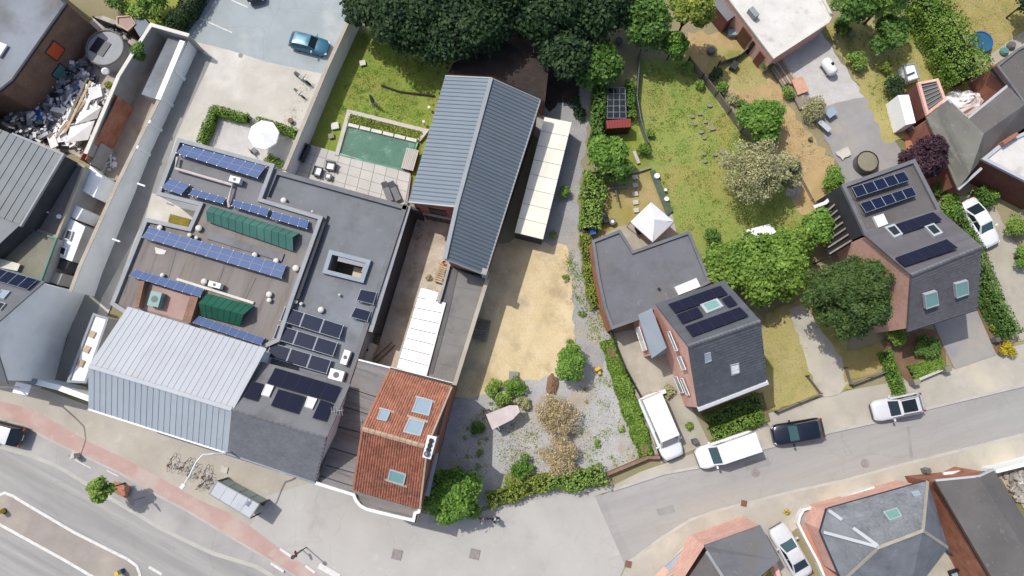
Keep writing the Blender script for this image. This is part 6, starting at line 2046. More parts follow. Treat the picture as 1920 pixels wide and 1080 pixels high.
a, b = P(832, 494, cz + .5), P(820, 529, cz + .5)
d = (b - a).normalized()
s = V((-d.y, d.x, 0))
for k in range(9):
    p = a.lerp(b, (k + .5) / 9)
    part('slat', MB().beam(p - s * random.uniform(.35, .5), p + s * random.uniform(.35, .5), 0.14, 0.08), 'wood_pale', t)
for k in (-1, 1):
    part('bearer', MB().beam(a + s * k * .25 - V((0, 0, .2)), b + s * k * .25 - V((0, 0, .2)), 0.1, 0.3), 'wood_grey', t)
t = thing('bucket', 'orange bucket on the end of the timber stack', 'bucket', P(833, 493, cz + .56))
part('body', MB().tube([(0, 0, 0), (0, 0, 0.25)], [0.12, 0.17], 12, cap=False), 'plastic_orange', t, local=True)
part('bottom', MB().cyl((0, 0, 0.01), 0.12, 0.02, 12), 'plastic_orange', t, local=True)
part('handle', MB().tube([(-.17, 0, .25), (0, 0, .38), (.17, 0, .25)], 0.012, 5), 'steel', t, local=True)
shrub('dry_weed', 'dried yellow weed tuft on the courtyard concrete', 803, 521, 9, 0.4, 'leaf_tan', n=260, size=0.12, cat='weed')
tufts('weeds', [(705, 600), (720, 600), (735, 640), (712, 680), (700, 670)], 500, 'leaf_tan', 0.1, 0.06)
tufts('weeds', [(775, 415), (800, 425), (785, 450), (765, 440)], 300, 'leaf_dark', 0.1, 0.08)

# ================================================================== yard things along the lane
def table(label, u, v, m, rz, sx=0.9, sy=0.6, h=0.7, cat='table', name='table', z=G):
    t = thing(name, label, cat, P(u, v, z), rz)
    part('top', MB().box((0, 0, h), sx, sy, 0.05), m, t, local=True)
    for x in (-1, 1):
        for y in (-1, 1):
            part('leg', MB().box((x * sx * .42, y * sy * .42, h / 2), 0.06, 0.06, h), 'steel', t, local=True)
    return t
def pallet(label, u, v, rz, n=2, m='wood_grey', z=G):
    t = thing('pallet', label, 'pallet', P(u, v, z), rz, 'pallets and crates in the yards')
    for l in range(n):
        for k in range(6):
            part('board', MB().box((0, -0.5 + k * 0.2, 0.13 + l * 0.15), 1.2, 0.13, 0.025), m, t, local=True)
        for k in (-1, 0, 1):
            part('bearer', MB().box((k * 0.52, 0, 0.06 + l * 0.15), 0.1, 1.1, 0.1), m, t, local=True)
    return t
pallet('grey pallet stack in the shade strip east of the annex', 906, 611, math.radians(-12), 3)
pallet('second grey pallet just below the stack east of the annex', 902, 627, math.radians(-12), 4)
single('concrete_slab', MB().box(P(963, 705, G + .15), 0.85, 0.8, 0.2, math.radians(-5)), 'alley_grey', 'square grey slab at the edge of the straw yard', 'slab')
single('barrow', MB().box(P(1110, 432, G + .5), 0.5, 0.9, 0.7, 0.2), 'plastic_blue', 'blue bin at the end of the lane hedge', 'bin')
t = thing('trailer', 'dark utility trailer covered in black sheet beside the container', 'trailer', P(1127, 410, G), 0.3)
part('load', MB().box((0, 0, .55), 0.9, 1.3, .5), 'plastic_black', t, local=True)
part('drawbar', MB().beam((0, 0.6, .4), (0, 1.4, .4), .07), 'steel', t, local=True)
for s in (-1, 1):
    part('wheel', MB().tube([(s * .5 - .06, 0, .25), (s * .5 + .06, 0, .25)], .25, 12), 'rubber', t, local=True)
t = thing('wheelbarrow', 'grey wheel-like reel at the corner of the small garden terrace', 'reel', P(1147, 418, G))
part('drum', MB().cyl((0, 0, .25), .32, .3, 16), 'plastic_grey', t, local=True)
part('hub', MB().cyl((0, 0, .54), .15, .05, 12), 'fascia_white', t, local=True)

# white gazebo
q = [P(1221, 379, 2.2), P(1264, 416, 2.2), P(1224, 454, 2.2), P(1182, 416, 2.2)]
c = cen(q)
t = thing('gazebo', 'square white pop-up gazebo on the terrace of the flat garage', 'gazebo', V((c.x, c.y, G)))
ap = c + V((0, 0, 0.95))
for k in range(4):
    a, b = q[k], q[(k + 1) % 4]
    part('canopy_panel', MB().poly([a, b, ap]).poly([a, b, b - V((0, 0, .22)), a - V((0, 0, .22))]), 'fabric_white', t)
    part('post', MB().beam(V((a.x, a.y, G)), a, 0.06), 'steel', t)
    part('hip_pole', MB().beam(a, ap - V((0, 0, .06)), 0.03), 'steel', t)
table('dark garden table under the white gazebo', 1202, 433, 'wood_dark', 0.3, 1.3, 0.8)
# garden objects right of gazebo
for k, (u, v) in enumerate(((1191, 332), (1191, 347), (1191, 363), (1192, 379), (1193, 394))):
    single('stepping_stone', MB().box(P(u, v, G + .2), 0.5, 0.42, 0.06, 0.1), 'stone_pale', ['topmost', 'second', 'middle', 'fourth', 'lowest'][k] + ' of five stepping stones above the white gazebo', 'stepping stone', 'stepping stones to the gazebo')
single('path_edging', MB().ribbon(PL([(1130, 355), (1175, 350), (1180, 325), (1220, 313)], G + .3), 0.25, 0.3), 'stone_lilac', 'crooked stone edging between the two small lawns', 'edging')
single('path_edging', MB().ribbon(PL([(1189, 283), (1198, 306)], G + .3), 0.3, 0.25), 'stone_pale', 'short stone edging beside the round clipped bush', 'edging')
single('washing_pole', MB().tube([P(1150, 330, G + .1), P(1158, 378, G + 1.0)], 0.08, 6), 'steel', 'leaning pale pole in the little lawn', 'pole')
t = thing('netting', 'dark green netting strip over a bed along the lawn edge', 'netting', P(1235, 350, G))
part('net', MB().slab(PL([(1218, 322), (1228, 318), (1262, 395), (1250, 405)], G + .35), .03), 'netting_green', t)
for k, (u, v) in enumerate(((1231, 331), (1249, 374), (1247, 357))):
    single('white_pot', MB().cyl(P(u, v, G + .3), [.26, .22, .14][k], .25, 12), 'plastic_white', ['white tub at the top of', 'white tub at the bottom of', 'tiny white pot in'][k] + ' the netted bed', 'pot')
# shed and greenhouse
t, pts = flat_building('red_roof_shed', 'little shed with dark red corrugated roof behind the lane hedge', [(1136, 226), (1183, 222), (1183, 238), (1138, 241)], 1.9, 'wood_dark', 'plastic_red', par=None, cat='shed')
q = PL([(1136, 226), (1183, 222), (1183, 238), (1138, 241)], 1.95)
for k in range(9):
    part('roof_sheet', MB().slab([bil(q, (k + .04) / 9, 0), bil(q, (k + .96) / 9, 0), bil(q, (k + .96) / 9, 1), bil(q, (k + .04) / 9, 1)], .04), 'plastic_red', t)
t = thing('greenhouse', 'small greenhouse with glazed bars above the red-roofed shed', 'greenhouse', P(1156, 195, G))
q = PL([(1140, 165), (1172, 165), (1174, 222), (1138, 222)], 1.6)
part('pane', MB().slab(q, .02), 'glass_dark', t)
for k in range(6):
    part('glazing_bar', MB().beam(bil(q, 0, k / 5) + V((0, 0, .03)), bil(q, 1, k / 5) + V((0, 0, .03)), .05), 'steel', t)
    if k < 4:
        part('glazing_bar', MB().beam(bil(q, k / 3, 0) + V((0, 0, .05)), bil(q, k / 3, 1) + V((0, 0, .05)), .05), 'steel', t)
part('frame', MB().walls(q, G, 0.02, 0.03), 'glass_green', t)
# fences
def fence(name, label, px, h, m='wood_grey', post='wood_dark', gap=2.0, th=0.05, z=G, cat='fence', boards=False):
    pts = PL(px, z)
    t = thing(name, label, cat, pts[0])
    for i in range(len(pts) - 1):
        a, b = pts[i], pts[i + 1]
        k = max(1, round((b - a).length / gap))
        for j in range(k):
            p, q = a.lerp(b, j / k), a.lerp(b, (j + 1) / k)
            part('post', MB().beam(p, p + V((0, 0, h + .08)), 0.1), post, t)
            part('fence_panel', MB().beam(p + V((0, 0, h / 2)), q + V((0, 0, h / 2)), th, h), m, t)
    part('post', MB().beam(pts[-1], pts[-1] + V((0, 0, h + .08)), 0.1), post, t)
    return t
fence('fence', 'grey mesh fence between the two lawns right of the greenhouse', [(1197, 105), (1190, 190), (1198, 235), (1212, 275)], 1.2, 'steel', 'steel')
fence('fence', 'weathered timber fence along the dry yard', [(1288, 118), (1340, 182), (1388, 248), (1408, 262)], 1.2, 'wood_grey')
fence('fence', 'low timber fence along the pavement left of the track', [(1452, 772), (1535, 738), (1510, 705)], 0.7, 'wood_grey')
fence('fence', 'low timber fence along the pavement right of the track', [(1582, 690), (1592, 722), (1662, 695)], 0.7, 'wood_grey')
fence('fence', 'thin dark wire fence along the drive of the middle house', [(1142, 622), (1165, 680), (1200, 745), (1237, 860)], 0.9, 'steel_dark', 'steel_dark', th=0.03)
fence('fence', 'short fence from the brick wall into the dry lawn', [(1405, 92), (1380, 112), (1345, 124)], 0.9, 'wood_grey')
fence('fence', 'low wooden edging of the dry yard beside the carport', [(1499, 335), (1520, 375), (1535, 395)], 0.6, 'wood_pale', 'wood_pale')
single('pavement_wall', MB().ribbon(PL([(1138, 890), (1215, 858), (1238, 858)], G + .8), 0.25, .85), 'brick_brown', 'dark low wall closing the gravel lot along the pavement', 'wall')
t = thing('garden_wall', 'low white wall with stone piers in front of the right-hand house', 'wall', P(1750, 700, G))
part('wall_body', MB().ribbon(PL([(1716, 715), (1770, 692)], G + .6), .22, .6), 'stone_pale', t)
for p in ((1714, 716), (1772, 692)):
    part('pier', MB().box(P(p[0], p[1], G + .5), .55, .5, 1.0, .3), 'stone_lilac', t)
# bench roof: pointed white board shelter
q = [P(911, 777, 2.1), P(955, 760, 2.1), P(971, 760, 2.1), P(975, 772, 2.1), P(962, 786, 2.1), P(923, 806, 2.1)]
t = thing('shelter', 'small pinkish-white roofed shelter in the gravel lot', 'shelter', V((*cen(q).to_2d(), G)))
part('roof', MB().prism(q, .12), 'pipe_pink', t)
for i in (0, 1, 3, 5):
    part('post', MB().beam(V((q[i].x, q[i].y, G)).lerp(V((*cen(q).to_2d(), G)), .12), q[i].lerp(cen(q), .12) - V((0, 0, .1)), .12), 'wood_brown', t)
part('floor', MB().prism([V((p.x, p.y, G + .14)) for p in q], .1), 'wood_brown', t)
heap('soil_mound', 'rust-brown mound at the corner of the straw yard', 'mound', 1036, 722, .6, 1.0, .35, 'soil', 5)
single('yellow_toy', MB().box(P(1120, 692, G + .4), .5, .25, .6, .5).box(P(1123, 697, G + .25), .25, .5, .4, .2), 'plastic_yellow', 'small bright yellow garden toy on the gravel lane', 'toy')
single('white_stone', MB().box(P(917, 926, G + .3), .4, .3, .35, .2), 'fascia_white', 'white block at the edge of the gravel lot above the street bushes', 'block')

# right gardens: tank, tables, hot tub, pool
t = thing('gas_tank', 'long white gas tank lying on the pale drive', 'tank', P(1549, 131, G + .1), math.radians(-60))
mb = MB().tube([(-.9, 0, .65), (-.8, 0, .65), (-.6, 0, .65), (.6, 0, .65), (.8, 0, .65), (.9, 0, .65)], [.12, .38, .5, .5, .38, .12], 16)
mb.smooth = True
part('shell', mb, 'plastic_white', t, local=True)
part('valve_cover', MB().box((.0, 0.1, 1.18), .25, .25, .12), 'plastic_black', t, local=True)
for s in (-1, 1):
    part('cradle', MB().box((s * .5, 0, .12), .15, .8, .24), 'render_grey', t, local=True)
table('pale blue table beside the variegated bush', 1552, 216, 'glass_sky', .6, 1.0, .8)
table('pale grey bench table at the edge of the grey paving', 1540, 241, 'metal_light', -.8, 1.3, .5)
single('kettle', MB().cyl(P(1518, 262, G + .1), .18, .35, 12), 'plastic_grey', 'small dark drum in the dry yard', 'drum')
t = thing('hot_tub', 'round grey-covered hot tub at the corner of the grey paving', 'hot tub', P(1619, 308, G + .1))
part('shell', MB().cyl((0, 0, 0), 1.02, .75, 28), 'plastic_grey', t, local=True)
part('cover', MB().tube([(0, 0, .72), (0, 0, .8), (0, 0, .86)], [.96, .9, .3], 28), 'stone_lilac', t, local=True)
part('rim', MB().tube([V((1.0 * math.cos(a), 1.0 * math.sin(a), .78)) for a in np.linspace(0, 2 * math.pi, 25)], .06, 6, cap=False), 'wood_dark', t, local=True)
single('stone_pad', MB().flat([rough_edge(PL([(1566, 285), (1590, 275), (1596, 290), (1580, 300)], G + .25), .1, .3)]), 'stone_pale', 'pale stone pad left of the round hot tub', 'slab', loc=P(1580, 288, G + .2))
t = thing('paddling_pool', 'round dark blue trampoline at the end of the tall hedge', 'trampoline', P(1833, 84, G))
part('mat', MB().cyl((0, 0, .5), 1.0, .04, 28), 'blue_water', t, local=True)
part('rim', MB().tube([V((1.05 * math.cos(a), 1.05 * math.sin(a), .55)) for a in np.linspace(0, 2 * math.pi, 25)], .08, 6, cap=False), 'plastic_blue', t, local=True)
for k in range(6):
    a = k * math.pi / 3
    part('leg', MB().beam((1.05 * math.cos(a), 1.05 * math.sin(a), 0), (1.05 * math.cos(a), 1.05 * math.sin(a), .5), .05), 'steel', t, local=True)
heap('tarpaulin', 'white sheet beside the round blue trampoline', 'sheet', 1817, 67, .4, .4, .5, 'poly_white', 8)
t = thing('swimming_pool', 'round blue above-ground pool behind the hipped slate house', 'pool', P(1782, 1013, G))
part('wall', MB().tube([(0, 0, 0), (0, 0, .9)], 1.15, 28, cap=False), 'plastic_blue', t, local=True)
part('water', MB().cyl((0, 0, .75), 1.12, .03, 28), 'blue_water', t, local=True)
part('rim', MB().tube([V((1.16 * math.cos(a), 1.16 * math.sin(a), .92)) for a in np.linspace(0, 2 * math.pi, 25)], .05, 6, cap=False), 'steel_dark', t, local=True)
t = thing('barbecue', 'black covered barbecue in the yard at the bottom right', 'barbecue', P(1818, 1066, G))
part('cover', MB().box((0, 0, .55), .9, .6, .9), 'plastic_black', t, local=True)
part('shelf', MB().box((.65, 0, .75), .4, .5, .05), 'steel_dark', t, local=True)
t = thing('armchair', 'dark armchair with pale cushion in the yard at the bottom right', 'chair', P(1783, 1075, G), .3)
part('seat', MB().box((0, 0, .35), .7, .7, .25), 'plastic_black', t, local=True)
part('cushion', MB().box((0, 0, .5), .5, .5, .1), 'glass_sky', t, local=True)
part('backrest', MB().box((0, .36, .6), .7, .12, .5), 'plastic_black', t, local=True)
single('ball', MB().tube([P(1707, 243, G + a) for a in (0, .12, .35, .5, .6)], [.12, .3, .36, .25, .05], 14), 'plastic_grey', 'pale round kettle-shaped drum below the narrow white roof', 'drum')
for k, (u, v, m_, w) in enumerate(((1373, 62, 'glass_sky', 'pale blue crate in the shade of the white-roofed building'), (1334, 94, 'plastic_grey', 'grey tub on shaded soil'), (1376, 124, 'steel_dark', 'dark upturned barrow on the dry lawn'),
                                 (1160, 75, 'plastic_grey', 'grey dome-like cover among the dark trees'), (1249, 28, 'metal_light', 'pale sheet glimpsed between the dark trees'), (1597, 60, 'stone_lilac', 'grey-blue bird bath under the overhanging tree'),
                                 (1898, 84, 'plastic_grey', 'grey pot on the far right terrace'), (1885, 95, 'plastic_teal', 'teal pot on the far right terrace'))):
    c = P(u, v, G + .4)
    mb = MB().box(c, .8, .6, .5, k * .5) if k in (0, 2, 4) else MB().tube([c - V((0, 0, .4)), c - V((0, 0, .1)), c + V((0, 0, .1))], [.35, .42, .3], 12)
    single('garden_box' if k in (0, 2, 4) else 'tub', mb, m_, w, 'crate' if k in (0, 2, 4) else 'tub')
# timber and building rubble by the drive
t = thing('timber_stack', 'stack of pale boards with an orange sheet beside the white gas tank drive', 'timber', P(1475, 150, G))
a, b = P(1452, 115, G + .3), P(1480, 158, G + .3)
d = (b - a).normalized()
s = V((-d.y, d.x, 0))
for k in range(6):
    part('board', MB().beam(a + s * (k * .26 - .6), b + s * (k * .26 - .6) + d * random.uniform(-.4, .4), .2, .1), 'wood_pale' if k % 2 else 'wood_grey', t)
single('tarpaulin', MB().slab(PL([(1484, 150), (1505, 143), (1517, 170), (1496, 178)], G + .6), .08), 'peach_sheet', 'faded orange sheet on the board stack', 'sheet')
single('timber_sheet', MB().slab(PL([(1484, 172), (1500, 168), (1525, 195), (1500, 205)], G + .35), .2), 'wood_grey', 'grey boards below the orange sheet', 'boards')
single('lean_to', MB().slab([P(1395, 432, 1.4), P(1443, 420, 1.4), P(1457, 436, 1.4), P(1402, 452, 1.4)], .06).walls([P(1395, 432, 1.4), P(1443, 420, 1.4), P(1457, 436, 1.4), P(1402, 452, 1.4)], G, .1, .05), 'poly_white', 'white panel roof half hidden by the light green tree', 'lean-to')
heap('rubble_heap', 'heap of pale rubble under the sparse pale tree', 'rubble', 1490, 352, .9, 1.1, .5, 'rubble_mix', 12)
single('stone_edging', MB().ribbon(PL([(1345, 160), (1372, 200), (1410, 260), (1440, 300)], G + .35), .22, .3), 'stone_lilac', 'line of grey stone edging along the bushes of the lawn', 'edging')
for k, (u, v, r) in enumerate(((1298, 218, .3), (1303, 232, .26), (1312, 213, .28), (1331, 197, .3), (1323, 228, .28), (1336, 240, .42), (1314, 247, .3), (1321, 258, .24), (1320, 288, .26), (1342, 289, .3), (1357, 284, .5), (1322, 302, .26))):
    c = P(u, v, G + .24)
    r *= .85
    single('lawn_stone', MB().flat([[c + V((r * math.cos(a) * random.uniform(.8, 1.2), r * .7 * math.sin(a) * random.uniform(.8, 1.2), 0)) for a in np.linspace(0, 5.6, 8)]]), 'stone_lilac', 'flat lilac-grey stone sunk in the large lawn', 'stone', 'flat stones sunk in the large lawn', loc=c)

# ================================================================== scrap yard at the top left
def strew(name, px, n, m, smin, smax, z=G, zs=0.8, flat=0.4):
    """a scrap heap nobody could count: many small broken pieces in one mesh"""
    pts = PL(px)
    tris = tessellate_polygon([pts])
    ar = [abs((pts[b] - pts[a]).cross(pts[c] - pts[a]).z) for a, b, c in tris]
    idx = RNG.choice(len(tris), n, p=np.array(ar) / sum(ar))
    mb = MB()
    for i in idx:
        a, b, c = (pts[j] for j in tris[i])
        r1, r2 = random.random(), random.random()
        if r1 + r2 > 1:
            r1, r2 = 1 - r1, 1 - r2
        q = a + (b - a) * r1 + (c - a) * r2
        s = random.uniform(smin, smax)
        mb.box(V((q.x, q.y, z + random.uniform(.05, zs))), s * random.uniform(.6, 1.8), s * random.uniform(.3, .9), s * flat, random.uniform(0, 3.1), tilt=('X', random.uniform(-.5, .5)))
    o = single(name, mb, m, None, None, kind='stuff')
    return o
strew('scrap_heap', [(30, 215), (95, 190), (130, 135), (165, 110), (185, 150), (150, 210), (110, 270), (60, 262), (25, 245)], 420, 'scrap_mix', .2, .7, zs=1.0)
HP = [(30, 215), (95, 190), (130, 135), (165, 110), (185, 150), (150, 210), (110, 270), (60, 262), (25, 245)]
strew('scrap_heap', HP, 170, 'sheet_white', .12, .5, zs=1.25, flat=.2)
strew('scrap_heap', HP, 90, 'wood_grey', .15, .6, zs=1.2, flat=.15)
strew('scrap_heap', HP, 26, 'blue_tarp', .12, .35, zs=1.3, flat=.2)
strew('scrap_heap', HP, 40, 'plastic_black', .15, .5, zs=1.2)
strew('scrap_heap', [(165, 100), (205, 55), (255, 60), (235, 110), (190, 140)], 160, 'scrap_mix', .15, .5, zs=.6)
strew('rubble_heap', [(125, 205), (160, 170), (190, 165), (205, 190), (150, 285), (110, 275)], 240, 'sheet_white', .3, .9, zs=1.1, flat=.12)
strew('scrap_heap', [(195, 250), (215, 215), (232, 195), (240, 215), (205, 270)], 160, 'plastic_black', .2, .5, zs=.7)
strew('scrap_heap', [(190, 290), (215, 275), (218, 310), (200, 330), (188, 320)], 90, 'sheet_white', .12, .35, zs=.3, flat=.2)
strew('rubble_heap', [(1875, 890), (1925, 878), (1930, 950), (1900, 935)], 170, 'rubble_mix', .15, .5, zs=.5)
strew('rubble_heap', [(1490, 160), (1530, 200), (1518, 208), (1480, 175)], 60, 'rubble_mix', .15, .4, zs=.3)
SB = 'long boards on the scrap heap'
for k, (a, b, m_, w_) in enumerate((((162, 148), (128, 225), 'wood_grey', 'grey board, leftmost of the long boards on the scrap heap'), ((170, 152), (122, 248), 'wood_pale', 'tan board beside the leftmost board on the scrap heap'),
                                    ((160, 190), (106, 255), 'wood_pale', 'tan board lowest on the scrap heap'), ((175, 168), (140, 250), 'sheet_white', 'white board crossing the middle of the scrap heap'),
                                    ((190, 175), (150, 262), 'sheet_white', 'wide white board nearest the cream-capped wall'))):
    single('board', MB().beam(P(*a, 1.3), P(*b, 1.5), .22 + .1 * (k > 2), .06), m_, w_, 'board', SB)
for k, (q, w_) in enumerate((([(150, 210), (190, 200), (182, 222), (140, 234)], 'upper large white sheet on the scrap heap'), ([(132, 238), (178, 226), (165, 262), (122, 268)], 'lower large white sheet on the scrap heap'), ([(165, 165), (188, 160), (192, 180), (170, 188)], 'small white sheet at the top of the scrap heap'))):
    single('sheet', MB().slab([P(a, b, 1.7 + .3 * math.sin(i * 2 + k)) for i, (a, b) in enumerate(q)], .05), 'sheet_white', w_, 'sheet', 'white sheets on the scrap heap')
single('blue_tarpaulin', MB().slab([P(56, 188, 1.0), P(84, 222, 1.2), P(82, 232, .9), P(70, 228, 1.0)], .05), 'blue_tarp', 'narrow bright blue tarpaulin on the scrap heap', 'tarpaulin')
t = thing('silo_tank', 'round grey tank with dark half-open lid behind the scrap heap', 'tank', P(215, 105, G))
part('wall', MB().tube([(0, 0, 0), (0, 0, 1.6)], 1.75, 28, cap=False), 'metal_light', t, local=True)
part('lid', MB().cyl((0, 0, 1.5), 1.7, .05, 28), 'coping_grey', t, local=True)
part('dark_hatch', MB().box((-.45, .1, 1.6), 1.5, 1.5, .06, -.5), 'pv_night', t, local=True)
part('rim', MB().tube([V((1.76 * math.cos(a), 1.76 * math.sin(a), 1.62)) for a in np.linspace(0, 2 * math.pi, 29)], .07, 6, cap=False), 'roof_mossy', t, local=True)
single('washbasin', MB().tube([P(198, 134, G + h) for h in (1.5, 1.6, 1.7)], [.28, .36, .25], 14), 'plastic_white', 'oval white basin beside the round grey tank', 'basin')
t, pts = flat_building('small_hut', 'tiny orange-roofed hut behind the round grey tank', [(220, 32), (245, 30), (254, 45), (240, 58), (220, 46)], 2.2, 'wood_dark', 'court_red', par=(.1, .08, 'wood_pale'), cat='hut')
t, pts = flat_building('small_hut', 'grey-lilac roofed hut between the lawn and the cream-capped wall', [(250, 28), (262, 22), (280, 45), (262, 70), (250, 50)], 2.2, 'wood_dark', 'metal_slate_shade', par=None, cat='hut')
fence('fence', 'low dark green fence above the round grey tank', [(190, 45), (230, 60), (258, 75)], 1.3, 'steel_dark', 'wood_dark')
tree('tree', 'small leafy creeper spilling over the cream-capped wall', 262, 98, 17, 4.0, 'leaf_mid', n=1100, size=.2, lobes=8)
tree('tree', 'bright lime garden tree at the top edge left of the car park', 282, 12, 30, 3.6, 'leaf_light', n=2400, size=.22, lobes=12)
shrub('shrub', 'yellow-green bush at the top left of the lime tree', 243, 18, 12, 1.4, 'leaf_lime', n=600)
shrub('shrub', 'deep green bush at the top edge left of the lime tree', 222, 6, 22, 2.0, 'leaf_mid', n=900)
hedge('hedge', 'tall dark hedge along the left side of the car park', [(375, -40), (345, 10), (310, 52)], 1.3, 1.9, 'leaf_dark', size=.2)
shrub('shrub', 'ivy clump at the bend of the white shed yard, upper', 196, 335, 9, 1.6, 'leaf_mid', n=500)
shrub('shrub', 'dark ivy clump between the white sheds', 182, 355, 10, 1.6, 'leaf_dark', n=500)
shrub('shrub', 'small round green bush among the white sheds', 148, 448, 9, 1.6, 'leaf_mid', n=500)
shrub('shrub', 'olive weed clump on the white wall by the scrap heap', 205, 160, 8, 1.0, 'leaf_yellow', n=300)

# ================================================================== street furniture
t = thing('street_lamp', 'tall white street lamp curving over the cycle lane by the dark tiled house', 'street lamp', P(430, 853, 0.1))
base = P(418, 888, G)
pk = [P(424, 849, 7.6), P(400, 851, 8.0), P(380, 853, 8.3), P(368, 866, 8.5), P(355, 892, 8.6), P(345, 908, 8.6)]
wallp = P(426, 849, 7.0)
t.location = V((wallp.x, wallp.y, G))
part('pole', MB().tube([V((wallp.x, wallp.y, G)), V((wallp.x, wallp.y, 7.4)), pk[1], pk[2], pk[3], pk[4], pk[5]], [.09, .08, .07, .065, .06, .06, .05], 8), 'steel_white', t)
part('lamp_head', MB().slab([P(342, 906, 8.6), P(348, 909, 8.6), P(341, 918, 8.6), P(336, 914, 8.6)], .16), 'steel_white', t)
t = thing('street_lamp', 'second street lamp post right of the bus shelter casting a long curved shadow', 'street lamp', P(140, 770, G))
t.location = P(107, 752, G)
t['label'] = 'slim street lamp by the low white wall throwing a curved shadow over the cycle lane'
b0 = t.location.copy()
sc_ = SUN_DIR
def from_shadow(u, v, h):
    s = P(u, v, G)
    return s + SUN_DIR * (h / SUN_DIR.z)
top = [from_shadow(158, 800, 7.6), from_shadow(161, 825, 8.0), from_shadow(150, 858, 8.1)]
b0 = V((from_shadow(140, 782, 7.0).x, from_shadow(140, 782, 7.0).y, G))
t.location = b0
part('pole', MB().tube([b0, V((b0.x, b0.y, 7.0)), top[0], top[1], top[2]], [.08, .07, .06, .05, .05], 8), 'steel_white', t)
part('lamp_head', MB().box(top[2], .5, .22, .12, 1.2), 'steel_white', t)
# bus shelter
q = [P(407, 902, 2.5), P(486, 945, 2.5), P(468, 972, 2.5), P(392, 926, 2.5)]
t = thing('bus_shelter', 'bus shelter with pale translucent roof on the beige pavement', 'bus shelter', V((*cen(q).to_2d(), G)))
for k in range(4):
    a = [bil(q, (k + .02) / 4, 0), bil(q, (k + .98) / 4, 0), bil(q, (k + .98) / 4, 1), bil(q, (k + .02) / 4, 1)]
    part('roof_panel', MB().slab(a, .05), 'metal_light', t)
part('roof_frame', MB().ribbon([p + V((0, 0, .04)) for p in q], .08, .14, True), 'coping_grey', t)
bk = [q[0].lerp(q[3], .05), q[1].lerp(q[2], .05)]
for k in range(4):
    a, b = bk[0].lerp(bk[1], (k + .03) / 4), bk[0].lerp(bk[1], (k + .97) / 4)
    part('glass_wall', MB().ribbon([V((a.x, a.y, 2.2)), V((b.x, b.y, 2.2))], .03, 1.9), 'glass_green', t)
for p in (q[0], q[1], q[2], q[3]):
    part('post', MB().beam(V((p.x, p.y, G)), p, .09), 'steel_dark', t)
a, b = bk[0].lerp(q[3], .25), bk[1].lerp(q[2], .25)
part('seat', MB().ribbon([V((a.x, a.y, .6)), V((b.x, b.y, .6))], .35, .06), 'wood_brown', t)
# street tree in its brick pit
patch('tree_pit', [(214, 902), (245, 912), (238, 935), (210, 922)], 'brick_orange')
tree('street_tree', 'young street tree with small yellow-green crown over the lay-by', 195, 915, 23, 5.6, 'leaf_light', n=1300, size=.26, lobes=11, lr=(.25, .42), squash=.9)
# signs
def road_sign(name, label, u, v, h, m, r=.3, box=False, rz=0):
    b = P(u, v, G)
    t = thing(name, label, 'road sign', b, rz)
    part('post', MB().cyl((0, 0, 0), .04, h, 6), 'steel', t, local=True)
    if box:
        part('sign_plate', MB().box((0, 0, h - .3), .06, .6, .6), m, t, local=True)
    else:
        part('sign_plate', MB().tube([(-.03, 0, h - .3), (.03, 0, h - .3)], r, 18), m, t, local=True)
    return t
road_sign('road_sign', 'upright sign post with rounded plate in front of the lay-by tree', 272, 932, 2.6, 'steel', .4, rz=.6)
road_sign('road_sign', 'small red and blue round sign at the pavement end of the cycle lane', 566, 1030, 2.0, 'plastic_red', .28, rz=.3)
t = thing('bollard', 'yellow and blue keep-right bollard at the tip of the traffic island', 'bollard', P(230, 1070, .03), .4)
part('base', MB().box((0, 0, .25), .35, .35, .5), 'plastic_blue', t, local=True)
part('beacon', MB().box((0, 0, .75), .3, .3, .5), 'plastic_yellow', t, local=True)
t = thing('bollard', 'yellow bollard on the left end of the traffic island', 'bollard', P(8, 958, .03), .4)
part('beacon', MB().box((0, 0, .5), .35, .3, 1.0), 'plastic_yellow', t, local=True)
part('base', MB().cyl((0, 0, 0), .25, .06, 12), 'plastic_black', t, local=True)
t = thing('street_post', 'dark slim lamp post by the end of the cycle lane', 'lamp post', P(574, 1026, G))
part('pole', MB().cyl((0, 0, 0), .05, 3.6, 6), 'steel_dark', t, local=True)
part('lamp_head', MB().cyl((0, 0, 3.5), .16, .2, 10), 'steel_dark', t, local=True)
for k, (u, v, m_, w_) in enumerate(((140, 855, 'stone_pale', 'pale cabinet on the lay-by under the lamp shadow'), (1302, 827, 'plastic_grey', 'grey parcel post between the two vans'), (1736, 882, 'steel', 'grey cabinet on the pavement above the slate house'), (1866, 637, 'plastic_grey', 'grey letter box by the yellow bush'))):
    single('street_cabinet', MB().box(P(u, v, G + .45), .42, .38, .9, .3), m_, w_, 'cabinet')
t = thing('gate_pier', 'pair of white gate piers behind the delivery van in the drive', 'gate pier', P(1220, 735, G))
for u, v in ((1205, 752), (1238, 736)):
    part('pier', MB().box(P(u, v, G + .6), .35, .8, 1.2, math.radians(-68)), 'fascia_white', t)

